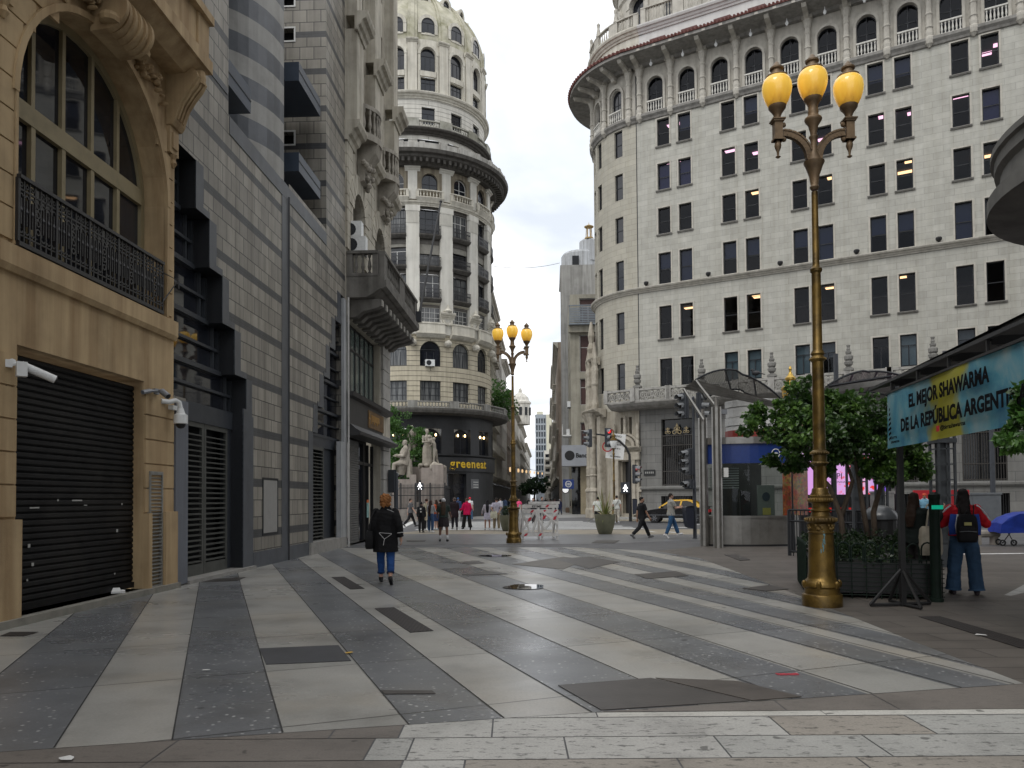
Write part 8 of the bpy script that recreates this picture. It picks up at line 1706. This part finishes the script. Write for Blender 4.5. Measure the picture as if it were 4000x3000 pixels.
    if st in('cap','hood'):
        mb=MB(); mb.ball(tuple(H(0,-.012,.03)),(.09*S,.10*S,.095*S),14,10); 
        if st=='cap': C(mb,[H(-.04,.08,.035)/S,H(0,.135,.03)/S,H(.04,.08,.035)/S],[.012,.012,.012])
        o=remesh(mb,'cap' if st=='cap' else 'hood',hm_,t,.014*S,2)
        if len(hair)>2:
            mb=MB(); C(mb,[H(0,-.06,-.05)/S,up(0,-.13,1.34),up(0,-.15,1.05)],[(.05,.085),(.035,.11),(.02,.085)]); remesh(mb,'hair',mk(cloth(hair[2],.7)),t,.014*S,2)
    return t,dict(sh=[p*S for p in sh],el=[p*S for p in el],wr=[p*S for p in wr],hd=hd*S,hip=[p*S for p in HIP],up=lambda x,y,z:up(x,y,z)*S,K=[p*S for p in K],A=[p*S for p in A_],S=S)
def W(loc,rz,v): c,s=math.cos(rz),math.sin(rz); return Vector((loc[0]+v.x*c-v.y*s,loc[1]+v.x*s+v.y*c,loc[2]+v.z))
def bag(name,label,cat,loc,rz,parts):
    t=thing(name,label,cat,loc,rz)
    for n,f,mt in parts: mb=MB(); f(mb); mb.build(n,mt,t,smooth='auto')
    return t
def box_r(mb,x,y,z,w,d,h,k=.85):
    """soft sided box: three stacked rings"""
    rs=[]
    for q,s in ((0,k),(.15,1),(.6,1),(.9,k*1.02),(1,k*.8)):
        rs.append([mb.p((x+w/2*s*sx*(1 if i%3 else 1),y+d/2*s*sy,z+h*q)) for i,(sx,sy) in enumerate(((-1,-.6),(-.8,-1),(.8,-1),(1,-.6),(1,.6),(.8,1),(-.8,1),(-1,.6)))])
    for a,b in zip(rs[:-1],rs[1:]):
        for i in range(8): mb.face([a[i],a[(i+1)%8],b[(i+1)%8],b[i]])
    mb.face(rs[0][::-1]); mb.face(rs[-1])
def tote(label,loc,rz,c,h=.42,w=.4,strap=.35,name='tote_bag'):
    return bag(name,label,'bag',loc,rz,[('pouch',lambda mb:box_r(mb,0,0,0,w,.12,h,.9),cloth(c)),('strap',lambda mb:[mb.tube([(sx*w*.3,y,h-.03),(sx*w*.18,y,h+strap*.7),(0,y,h+strap),(-sx*w*.18,y,h+strap*.7),(-sx*w*.3,y,h-.03)],[(.022,.006)]*5,6) for sx,y in ((1,.05),(1,-.05))],cloth(tuple(x*.9 for x in c)))])
def at(px,py): p=gnd(px,py); return Vector((p.x,p.y,0))
# woman in the long black coat, walking away
p=at(1507,2282); rz=R_(8)
t,J=person(p,rz,'person with curly ginger hair in a long black coat and cropped jeans walking away',1.66,((9,2),(-9,14)),((-8,14,22),(-14,16,22)),('coat',(.006,.006,.007),.60),('trousers',(.016,.06,.20),.74),('curly',(.30,.13,.045)),'l',(.012,.012,.013),.011,build=1.12)
wh=cloth((.55,.55,.55)); mb=MB(); up=J['up']
bk=lambda x,z,o=.003: up(x,-((.170+.10*(.985-z))*math.sqrt(1-(x/.24)**2)+o+.012),z)
for a,b_ in (((-.12,.985),(.12,.965)),((-.12,.975),(-.02,.86)),((-.02,.86),(.12,.955)),((-.02,.86),(-.04,.74))): mb.tube([bk(*a),bk((a[0]+b_[0])/2,(a[1]+b_[1])/2,.006),bk(*b_)],.0045,5)
mb.tube([up(.03,-.105,1.44),up(.11,-.10,1.41),up(.17,-.07,1.38)],.005,5); e,w_=J['el'][1],J['wr'][1]; q=e.lerp(w_,.6); mb.tube([q+Vector((-.05,-.06,0)),q+Vector((.03,-.066,.01)),q+Vector((.065,-.02,.01))],.006,5)
mb.build('coat_piping',wh,t)
q=W(p,rz,Vector((-.30,-.02,.68))); bag('shoulder_bag','black shoulder bag at the left side of the person in the black coat','bag',q,rz,[('pouch',lambda mb:box_r(mb,0,0,0,.16,.34,.34),cloth((.008,.008,.009))),('strap',lambda mb:mb.tube([(0,-.1,.33),(.03,-.14,.6),(.10,-.1,.74),(.1,.06,.73),(0,.1,.33)],.016,6),cloth((.02,.02,.022)))])
# crowd at the crossing
def crowd(px,py,deg,label,**k): return at(px,py),R_(deg),person(at(px,py),R_(deg),label,**k)
WALK=((24,4),(-20,22)); WALK2=((-18,18),(22,4)); ST=((0,0),(0,0)); ST2=((3,0,.5),(-3,3,.5))
crowd(1604,2057,-72,'person in a dark grey tee and black trousers striding to the right by the statue',h=1.74,legs=WALK,arms=((-20,8,15),(20,8,15)),top=('tee',(.09,.092,.098),.86),bottom=('trousers',(.012,.012,.014)),build=1.15,shoes=(.05,.05,.05))
crowd(1547,2042,-80,'person in a brown tank top half hidden behind the traffic light post',h=1.68,legs=WALK2,arms=((15,8,10),(-15,8,10)),top=('tee',(.10,.055,.04)),bottom=('trousers',(.04,.04,.045)),skin='t',hair=('bun',(.02,.015,.012)))
pp,rr_,_=crowd(1646,2080,-8,'short person all in black with white patches on the backpack, waiting at the crossing',h=1.5,legs=ST,top=('jacket',(.012,.012,.014)),bottom=('trousers',(.013,.013,.015)),hair=('short',(.012,.01,.01)))
bag('backpack','small black backpack with white patches on the short person in black','backpack',W(pp,rr_,Vector((0,-.2,.92))),rr_,[('pack',lambda mb:box_r(mb,0,0,0,.26,.14,.34),cloth((.015,.015,.017))),('white_patch',lambda mb:[mb.box(.0,.08,-.078,-.072,.2,.28),mb.box(.02,.09,-.078,-.072,.07,.13)],M['white_paint'])])
pp,rr_,_=crowd(1667,2073,-15,'person with brown hair in a striped brown and white top',h=1.66,legs=ST2,top=('long',(.23,.19,.16)),bottom=('trousers',(.03,.03,.035)),hair=('short',(.045,.02,.012)),shoes=(.6,.6,.6))
tote('cream tote bag hanging from the person in the striped top',W(pp,rr_,Vector((.02,-.24,.55))),R_(70),(.55,.50,.36),.42,.34,.45)
crowd(1683,2079,-25,'person with long dark hair in a pale grey sweater and blue jeans',h=1.58,legs=ST2,arms=((10,10,40),(20,12,50)),top=('long',(.28,.28,.29),1.0),bottom=('trousers',(.03,.065,.14)),hair=('long',(.03,.014,.01),.55),shoes=(.55,.55,.55))
crowd(1704,2070,60,'person in an orange top almost hidden in the middle of the waiting group',h=1.6,legs=ST,top=('tee',(.5,.10,.04)),bottom=('skirt',(.03,.05,.12),.5),hair=('long',(.04,.02,.012),.3),shoes=(.5,.5,.5))
crowd(1720,2069,20,'person in a brown coat with black hair tied up, standing with the group',h=1.62,legs=ST,top=('coat',(.035,.022,.016),.85),bottom=('trousers',(.014,.013,.014)),hair=('bun',(.012,.01,.01)))
crowd(1733,2115,0,'person in a white cap, dark green top and black skirt with white socks',h=1.66,legs=((4,0,.8),(-4,2,.8)),arms=((12,14,50),(12,14,50)),top=('tee',(.028,.04,.034),.95),bottom=('skirt',(.025,.02,.022),.58),hair=('cap',(.6,.6,.6),(.05,.032,.02)),skin='d',socks=(.6,.6,.6),shoes=(.015,.015,.015),vox=.015,build=1.08)
crowd(1776,2071,15,'person with cropped grey hair in a long dark plum coat',h=1.66,legs=((6,0),(-8,5)),arms=((5,8,40),(5,8,60)),top=('coat',(.022,.014,.018),.62),bottom=('trousers',(.02,.02,.028)),hair=('short',(.11,.09,.08)),shoes=(.2,.2,.2))
crowd(1790,2040,-10,'person in a blue hood far behind the plum coat',h=1.74,legs=ST,top=('jacket',(.02,.04,.10)),bottom=('trousers',(.3,.3,.3)),hair=('hood',(.015,.05,.13)),shoes=(.4,.4,.4))
crowd(1824,2071,28,'person in a bright magenta jacket and black flared trousers',h=1.62,legs=((7,0,1),(-7,3,.8)),arms=((15,14,60),(5,20,45)),top=('jacket',(.62,.006,.085),.78),bottom=('wide',(.016,.015,.015)),hair=('short',(.09,.05,.03)),shoes=(.02,.02,.02),vox=.015)
crowd(1836,2035,-8,'person in a red cap, white tee and light jeans beside the magenta jacket',h=1.8,legs=WALK2,top=('tee',(.6,.61,.62)),bottom=('trousers',(.10,.19,.33)),hair=('cap',(.55,.02,.04)),shoes=(.4,.4,.4))
crowd(1853,2005,-25,'person in a rust brown shirt and pale trousers walking off behind',h=1.78,legs=WALK,top=('tee',(.22,.10,.06)),bottom=('trousers',(.38,.33,.25)),skin='t',hair=('short',(.02,.015,.012)))
crowd(1877,2013,-5,'person in a cobalt blue tee and pale jeans seen from behind',h=1.76,legs=ST2,arms=((8,8,60),(8,8,60)),top=('tee',(.02,.10,.28)),bottom=('trousers',(.20,.26,.36)),hair=('short',(.06,.03,.02)))
crowd(1889,2010,10,'person in a white top and dark skirt just right of the blue tee',h=1.66,legs=ST,top=('tee',(.5,.5,.5)),bottom=('skirt',(.04,.04,.05),.5),hair=('short',(.02,.015,.012)))
crowd(1904,2070,5,'person with long black hair in a white skirt and pale top',h=1.58,legs=((2,0,.4),(-2,2,.4)),arms=((5,18,35),(5,18,50)),top=('long',(.42,.40,.44),1.0),bottom=('skirt',(.50,.48,.58),.58),hair=('long',(.010,.009,.012),.42),skin='t',shoes=(.6,.6,.6))
pp,rr_,_=crowd(1940,2071,-4,'person in a pale lilac tee and khaki trousers with hands behind the back',h=1.68,legs=((2,0,.4),(-2,2,.4)),arms=((-25,16,25,45),(-25,16,25,45)),top=('tee',(.44,.42,.50),.92),bottom=('trousers',(.25,.20,.13)),hair=('short',(.03,.022,.018)),shoes=(.62,.62,.6),build=1.1)
tote('cream cloth tote held behind the person in the lilac tee',W(pp,rr_,Vector((-.12,-.24,.62))),rr_,(.58,.56,.44),.36,.36,.1)
crowd(1955,2020,30,'person in a white shirt behind the person in the lilac tee',h=1.76,legs=WALK,top=('long',(.52,.54,.60)),bottom=('trousers',(.05,.06,.09)),hair=('short',(.04,.03,.02)))
crowd(1972,2010,0,'person in a denim jacket further off near the lamp',h=1.72,legs=ST,top=('jacket',(.08,.12,.22)),bottom=('trousers',(.03,.03,.04)),hair=('short',(.03,.02,.015)))
crowd(2028,2022,170,'person in a vivid pink and white top beside the lamp post',h=1.66,legs=ST,top=('tee',(.75,.08,.20)),bottom=('trousers',(.03,.03,.035)),skin='t',face=True)
crowd(2084,2045,172,'person in a black jacket facing the camera behind the barrier',h=1.74,legs=WALK,arms=((10,8,80,30),(10,8,80,30)),top=('jacket',(.018,.018,.022)),bottom=('trousers',(.05,.04,.04)),hair=('short',(.012,.01,.01)),face=True)
crowd(2118,2045,-160,'broad person in a plain black tee turning to the one in the black jacket',h=1.78,legs=WALK2,arms=((15,10,20),(-10,10,15)),top=('tee',(.014,.014,.018)),bottom=('trousers',(.03,.03,.035)),build=1.2,face=True,look=25)
crowd(2187,2010,10,'person in a navy hooded coat with a grey hood walking up the street',h=1.62,legs=WALK,top=('coat',(.018,.022,.06),.65),bottom=('trousers',(.03,.04,.07)),hair=('hood',(.25,.24,.25)))
crowd(2166,2003,-20,'person in a maroon jacket carrying a bag up the street',h=1.64,legs=WALK2,top=('jacket',(.07,.025,.03)),bottom=('trousers',(.02,.02,.02)))
crowd(2207,1993,175,'person in a pale pink top and dark leggings coming down the street',h=1.64,legs=WALK,top=('tee',(.42,.27,.26)),bottom=('leggings',(.02,.02,.024)),hair=('short',(.02,.015,.012)),face=True)
pp,rr_,_=crowd(2237,2007,178,'person with a pale scarf and brown jacket carrying bags on the right',h=1.66,legs=WALK2,top=('jacket',(.06,.05,.045)),bottom=('leggings',(.018,.015,.018)),hair=('hood',(.42,.36,.32)),face=True,shoes=(.5,.5,.5))
bag('shopping_bag','brown carrier bag on the left of the person with the pale scarf','bag',W(pp,0,Vector((-.55,0,.12))),0,[('pouch',lambda mb:box_r(mb,0,0,0,.42,.2,.55),cloth((.16,.11,.08))),('strap',lambda mb:mb.tube([(-.1,0,.5),(0,0,.72),(.1,0,.5)],.012,5),cloth((.1,.08,.06)))])
bag('shopping_bag','black carrier bag on the right of the person with the pale scarf','bag',W(pp,0,Vector((.6,0,.08))),0,[('pouch',lambda mb:box_r(mb,0,0,0,.4,.2,.5),cloth((.03,.028,.028))),('strap',lambda mb:mb.tube([(-.1,0,.45),(0,0,.68),(.1,0,.45)],.012,5),cloth((.02,.02,.02)))])
pp,rr_,(_,J)=crowd(2274,2007,182,'person all in black looking at a phone by the bank sign building',h=1.7,legs=ST,arms=((15,8,85,25),(15,8,85,25)),top=('long',(.016,.016,.018)),bottom=('trousers',(.014,.014,.016)),hair=('bun',(.012,.01,.01)),face=True)
crowd(2336,2046,-6,'heavy person in a white tee and black shorts walking away behind the spiky plant',h=1.76,legs=WALK,arms=((-15,12,20),(15,12,20)),top=('tee',(.56,.57,.52),.84),bottom=('shorts',(.02,.02,.022)),hair=('short',(.012,.01,.01)),skin='t',build=1.25,shoes=(.5,.5,.5))
pp,rr_,(_,J)=crowd(2410,2045,-4,'person in a white tee and cream trousers with a bag strap across the back',h=1.74,legs=((8,2),(-10,10)),arms=((5,10,20),(-8,12,20)),top=('tee',(.58,.59,.55),.88),bottom=('trousers',(.42,.39,.33)),hair=('short',(.012,.01,.01)),shoes=(.6,.6,.6),build=1.05)
bag('sling_bag','thin dark strap and small sling bag on the person in cream trousers','bag',pp,rr_,[('strap',lambda mb:mb.tube([J['up'](.11,-.09,1.42),J['up'](.04,-.150,1.3),J['up'](-.12,-.145,1.08),J['up'](-.2,-.06,.98)],[(.018,.006)]*4,5),cloth((.05,.04,.035))),('pouch',lambda mb:box_r(mb,-.22,.02,.9,.1,.2,.16),cloth((.03,.025,.022)))])
p=at(2508,2102); t,J=person(p,R_(-70),'bearded person in a black tee and black trousers walking right beside the one in grey',1.76,((30,4),(-24,24)),((-14,8,12),(16,8,14)),('tee',(.010,.010,.012),.86),('trousers',(.013,.013,.015)),('short',(.012,.01,.009)),'t',(.12,.12,.12),.013,look=-20,face=True,build=1.08)
mb=MB(); h_=J['hd']; lk=R_(-20); q=h_+Vector((math.sin(-lk)*.055,math.cos(lk)*.055,-.068)); mb.ball(tuple(q),(.05,.045,.04),9,7); mb.build('beard',cloth((.03,.02,.014)),t,smooth=True)
p=at(2622,2102); t,J=person(p,R_(-82),'person in a grey printed tee and blue jeans walking right holding a phone',1.76,((26,6),(-12,10)),((28,8,70,20),(25,10,70,25)),('tee',(.33,.325,.30),.84),('trousers',(.035,.10,.21)),('short',(.02,.014,.012)),'l',(.62,.62,.62),.013,face=True,build=1.05)
q=W(p,R_(-82),(J['wr'][0]+J['wr'][1])/2+Vector((0,.12,.03))); bag('phone','dark phone in the hands of the person in the grey tee','phone',q,R_(-82),[('case',lambda mb:mb.box(-.04,.04,-.006,.006,-.07,.07),M['black'])])
# red jacket with backpack
p=at(3770,2322); rz=R_(-24)
t,J=person(p,rz,'person with long dark hair in a red and blue jacket and baggy jeans',1.72,((3,0,.9),(-2,2,.9)),((8,28,88,52),(10,30,92,40)),('jacket',(.52,.012,.022),.95),('wide',(.035,.075,.14),.98),('long',(.016,.011,.011),.20),'t',(.04,.03,.035),.012,build=1.12)
u=J['up']
for s in (-1,1): mb=MB(); mb.tube([u(s*.15,-.165,1.3),u(s*.17,-.155,1.1),u(s*.16,-.165,.97)],[(.012,.05),(.012,.06),(.012,.06)],8); mb.build('blue_panel',cloth((.03,.08,.38)),t,smooth=True)
mb=MB()
for s in (-1,1): mb.tube([J['sh'][0 if s<0 else 1]+Vector((0,-.07,.06)),J['sh'][0 if s<0 else 1]+Vector((s*.08,-.045,-.02)),J['el'][0 if s<0 else 1]+Vector((s*.055,-.03,.05))],[(.008,.016)]*3,6)
mb.tube([u(-.09,-.172,1.3),u(-.12,-.182,1.12),u(-.11,-.19,1.0)],[(.008,.022)]*3,6); mb.build('white_stripe',cloth((.6,.62,.66)),t,smooth=True)
bag('backpack','black backpack with a small yellow tag on the person in the red jacket','backpack',W(p,rz,Vector((.02,-.26,.86))),rz,[('pack',lambda mb:box_r(mb,0,0,0,.29,.19,.44,.86),cloth((.010,.010,.012))),('front_pocket',lambda mb:box_r(mb,0,-.1,.03,.24,.07,.22,.9),cloth((.014,.014,.016))),('tag',lambda mb:mb.box(-.05,.05,-.118,-.112,.27,.32),flat('yellow tag',(.5,.46,.15),.5)),('zip',lambda mb:mb.tube([(-.12,-.14,.17),(0,-.145,.18),(.12,-.14,.17)],.004,5),M['grey_metal']),('strap',lambda mb:[mb.tube([(sx*.09,.02,.40),(sx*.11,.09,.56),(sx*.12,.2,.58)],[(.025,.01)]*3,6) for sx in (-1,1)]+[mb.tube([(-.03,-.02,.44),(0,-.02,.5),(.03,-.02,.44)],.012,6)],cloth((.012,.012,.013)))])
p=at(3578,2318); rz=R_(-55)
t,J=person(p,rz,'person with long brown hair in black raising a hand to the head beside the planter',1.66,((3,0),(-3,4)),((10,8,20),(60,22,70,10)),('jacket',(.012,.018,.016),.85),('trousers',(.02,.018,.018)),('long',(.030,.016,.010),.28),'l',(.02,.02,.02),.012)
tote('plain cream canvas tote on the shoulder of the person beside the planter',W(p,R_(0),Vector((.17,-.17,.64))),R_(8),(.50,.45,.36),.47,.38,.36)
p=at(3622,2062); q=atY(3612,1975,32); person(Vector((q.x,32,0)),R_(150),'person in an orange cap and pale blue tee behind the red notice board',1.72,ST,((20,30,40),(20,30,60)),('tee',(.16,.33,.45)),('trousers',(.04,.04,.05)),('cap',(.5,.07,.03)),'t',vox=.02)
q=atY(3648,1975,33); person(Vector((q.x,33,0)),R_(60),'person in a dark navy jacket right of the orange cap',1.86,ST,((10,10,30),(10,10,30)),('jacket',(.03,.04,.07)),('trousers',(.03,.03,.04)),('short',(.012,.01,.01)),'t',vox=.02)
# far walkers in the pedestrian street: one figure, copied
far=[(2140,1994,(.03,.03,.035)),(2152,1990,(.10,.03,.04)),(2125,1985,(.02,.02,.025)),(2160,1982,(.25,.22,.2)),(2100,1978,(.03,.03,.04)),(2175,1985,(.06,.06,.08)),(2066,1990,(.08,.08,.09)),(2132,1976,(.05,.05,.06)),(2148,1974,(.18,.05,.05)),(2118,1972,(.04,.05,.08)),(2168,1973,(.2,.2,.22)),(1990,2000,(.03,.03,.04)),(2002,1997,(.12,.14,.2))]
for i,(px,py,c) in enumerate(far):
    q=at(px,py); q=q*min(1,130/q.y); person(q,R_(0 if i%2 else 175),['dark clad person','maroon clad person','person in black','beige clad person'][i%4] if False else ('small distant person in %s clothes in the far street'%['dark grey','wine red','black','beige','charcoal','slate','mid grey','dark slate','brick red','navy','light grey','inky','blue grey'][i]),1.6+.02*(i%8),WALK if i%3 else WALK2,top=('jacket' if i%2 else 'long',c),bottom=('trousers',(.03,.03,.035) if i%2 else (.05,.06,.09)),hair=('short',(.02,.015,.012)),vox=.03)
# ================================================================ monument
mst=pm('warm monument stone',(.34,.31,.26),.8,.3,1.6,.35,streak=.5,stain=(.45,.40,.36)); pk=pm('pinkish granite',(.29,.255,.225),.75,.25,2,.25,streak=.4,stain=(.5,.42,.4))
MY=61.0; mk_=MY/3000; mm=lambda px,py: atY(px,py,MY)
mo=thing('monument_plinth','stepped pinkish granite plinth of the monument','monument base',(mm(1640,1900).x,MY,0)); o=wloc(mo)
def blk(px0,px1,py,y0,y1,name='plinth_block'):
    a=mm(px0,py)-o; b_=mm(px1,py)-o; mb=MB(); mb.box(a.x,b_.x,y0,y1,0,a.z); ob_=mb.build(name,pk,mo); m=ob_.modifiers.new('b','BEVEL'); m.width=.12; m.segments=2; return ob_
blk(1533,1622,1873,-.6,2.2); blk(1604,1630,1855,-.75,-.55); blk(1600,1640,1822,.8,2.4); blk(1628,1650,1872,.6,2.6); blk(1648,1692,1828,-.6,2.4); blk(1690.5,1735,1817,-.75,2.4); blk(1500,1745,1962,-1.2,3.0,'stepped_base')
def stat(px,py,hh,rz,label,**k):
    q=mm(px,py); mb=None
    t,J=person(Vector((q.x,MY+k.pop('dy',0),q.z)),R_(rz),label,hh,cat='statue',name='statue',statue=mst,shoes=None,vox=.018,face=True,**k); return t,J
t,J=stat(1583,1873,3.75,105,'large seated stone statue in a coat, arms folded on the knee',legs=((78,72),(70,66)),arms=((18,10,75,55),(24,12,70,60)),top=('jacket',(.3,.3,.3),.80),bottom=('trousers',(.3,.3,.3),.9),hair=('fade',(.3,.3,.3)),build=1.3,feetpitch=(0,0))
u=J['up']; S_=J['S']
for s in (-1,1): mb=MB(); mb.tube([u(s*.1,.02,1.42),u(s*.24,-.02,1.40)],[(.09*S_,.03*S_),(.07*S_,.02*S_)],8); mb.build('shoulder_cape',mst,t,smooth='auto')
mb=MB()
mb.tube([u(0,.0,.95),u(.05,.12,.75),u(.06,.16,.45)],[(.22*S_,.2*S_),(.2*S_,.22*S_),(.12*S_,.15*S_)],10); mb.tube([u(0,-.12,1.0),u(0,-.16,.5),u(0,-.16,.35)],[(.12*S_,.2*S_)]*3,8); mb.build('cloak',mst,t,smooth='auto')
t,J=stat(1669,1830,3.15,-150,'standing stone statue of a draped mother holding an infant',legs=((3,0),(-4,5)),arms=((14,10,75,40),(18,12,80,45)),top=(None,None),bottom=('skirt',(.3,.3,.3),.12),hair=('bun',(.3,.3,.3)),build=1.1)
mb=MB(); q=(J['wr'][0]+J['wr'][1])/2; mb.ball(tuple(q+Vector((0,0,.12))),(.2,.16,.24),10,8); mb.ball(tuple(q+Vector((.05,.05,.42))),(.13,.13,.15),10,8); mb.tube([q+Vector((-.1,.05,.2)),q+Vector((-.2,.12,.0)),q+Vector((-.12,.2,-.1))],[.07,.05,.04],7); mb.build('infant',mst,t,smooth=True)
stat(1698,1832,2.5,75,'stone statue of a slender youth leaning toward the mother figure',legs=((4,0),(-10,12)),arms=((40,12,30,10),(60,14,20,0)),top=(None,None),bottom=('leggings',(.3,.3,.3)),hair=('short',(.3,.3,.3)),lean=6,dy=.2)
stat(1590,1795,3.0,15,'stone statue half hidden by the tree behind the seated figure',legs=((0,0),(-4,3)),arms=((0,10,15),(-4,10,10)),top=(None,None),bottom=('leggings',(.3,.3,.3)),hair=('short',(.3,.3,.3)),dy=3.0)
mb=MB(); r=random.Random(5); q=mm(1682,1826)
rk=thing('statue_rocks','rough carved rocks at the feet of the standing statues','statue base',q); 
for i in range(16): mb.ball((r.uniform(-.95,.95),r.uniform(-.5,.3),r.uniform(-.05,.2)),(r.uniform(.15,.32),.25,r.uniform(.12,.3)),7,5)
remesh(mb,'rocks',mst,rk,.05,1)
fn=thing('monument_fence','black spear topped iron fence round the monument','fence',(mm(1620,2000).x,57.2,0)); f0=atY(1508,1890,57.2); f1=atY(1738,1890,57.2); o=wloc(fn); mb=MB(); a,b_=f0.x-o.x,f1.x-o.x; zt=f0.z-.15
for z in (.95,1.15+.75,zt-.2): mb.box(a,b_,-.03,.03,z,z+.06)
n=44
for i in range(n+1): x=a+(b_-a)*i/n; r_=.018 if i%11 else .05; mb.box(x-r_,x+r_,-r_,r_,.9,zt+(.0 if i%11 else .2)); mb.tube([(x,0,zt),(x,0,zt+.16)],[.03,.003],5)
for i in range(20): y=4.5*i/19; mb.box(b_-.02,b_+.02,y-.018,y+.018,.9,zt)
for z in (.95,zt-.2): mb.box(b_-.03,b_+.03,0,4.5,z,z+.06)
mb.build('railing',M['black'],fn); mb=MB(); mb.box(a,b_+.2,-.2,.2,0,.9); mb.box(b_-.2,b_+.2,.2,4.5,0,.9); mb.build('low_wall',pm('low wall stone',(.22,.2,.18),.8,.3,2,.2,streak=.3),fn)
# ================================================================ tidy: pieces that stand apart become parts of their own
def explode(o,gap=.03):
    me=o.data; n=len(me.vertices); par=list(range(n))
    def fd(a):
        while par[a]!=a: par[a]=par[par[a]]; a=par[a]
        return a
    for p in me.polygons:
        v=p.vertices
        for i in range(1,len(v)): par[fd(v[i])]=fd(v[0])
    bb={}
    for v in me.vertices:
        r=fd(v.index); c=v.co; b=bb.get(r)
        if b is None: bb[r]=[c.x,c.y,c.z,c.x,c.y,c.z]
        else:
            for k in range(3): b[k]=min(b[k],c[k]); b[k+3]=max(b[k+3],c[k])
    ks=list(bb); g={k:k for k in ks}
    # spatially close components belong together
    def gf(a):
        while g[a]!=a: a=g[a]
        return a
    for i,a in enumerate(ks):
        for b in ks[:i]:
            A,B=bb[a],bb[b]
            if all(A[k]-gap<=B[k+3] and B[k]-gap<=A[k+3] for k in range(3)): g[gf(a)]=gf(b)
    groups={}
    for v in me.vertices: groups.setdefault(gf(fd(v.index)),set()).add(v.index)
    if len(groups)<2: return
    first=True
    for vs in groups.values():
        bm=bmesh.new(); bm.from_mesh(me); bm.verts.ensure_lookup_table(); bmesh.ops.delete(bm,geom=[v for v in bm.verts if v.index not in vs],context='VERTS')
        m2=bpy.data.meshes.new(o.name.split('.')[0]); bm.to_mesh(m2); bm.free()
        for m in me.materials: m2.materials.append(m)
        c=bpy.data.objects.new(o.name.split('.')[0],m2); COL.objects.link(c); c.parent=o.parent; c.matrix_local=o.matrix_local.copy()
        if first:
            for ch in list(o.children): ch.parent=c
            first=False
    bpy.data.objects.remove(o)
EXPL=('rusticated_blocks','corbel','plinth','recess_balcony','door_surround','vent_surround','paper_scrap','bow_balcony','pier','balcony_bracket','steel_column','granite_trim','step','stand','window_surround','urn_ornament','cornice','support','foot','ground_column','conduit','window_reveal','bracket')
for o in list(COL.objects):
    if o.type=='MESH' and o.name.split('.')[0] in EXPL: explode(o)

GR={'access_cover':'covers and patches set in the paving','floor_grating':'gratings set in the paving','person':'people in the street','statue':'statues of the monument','street_building':'buildings along the far street','street_pole':'plain dark street poles','lattice_column':'dark lattice columns of the stairway','traffic_light':'traffic lights at the crossing','tree':'street trees','plant_pot':'big olive street pots','puddle':'puddles on the plaza','litter_scrap':'scraps of litter on the paving','tote_bag':'cloth tote bags','shopping_bag':'carrier bags','backpack':'backpacks','lantern_post':'gilded lantern posts','steel_canopy':'perforated steel canopies','roof_plant':'plants on the low roof'}
for o in COL.objects:
    if o.parent is None and o.get('label') and not o.get('group'):
        g=GR.get(o.name.split('.')[0])
        if g: o['group']=g
# ---- end
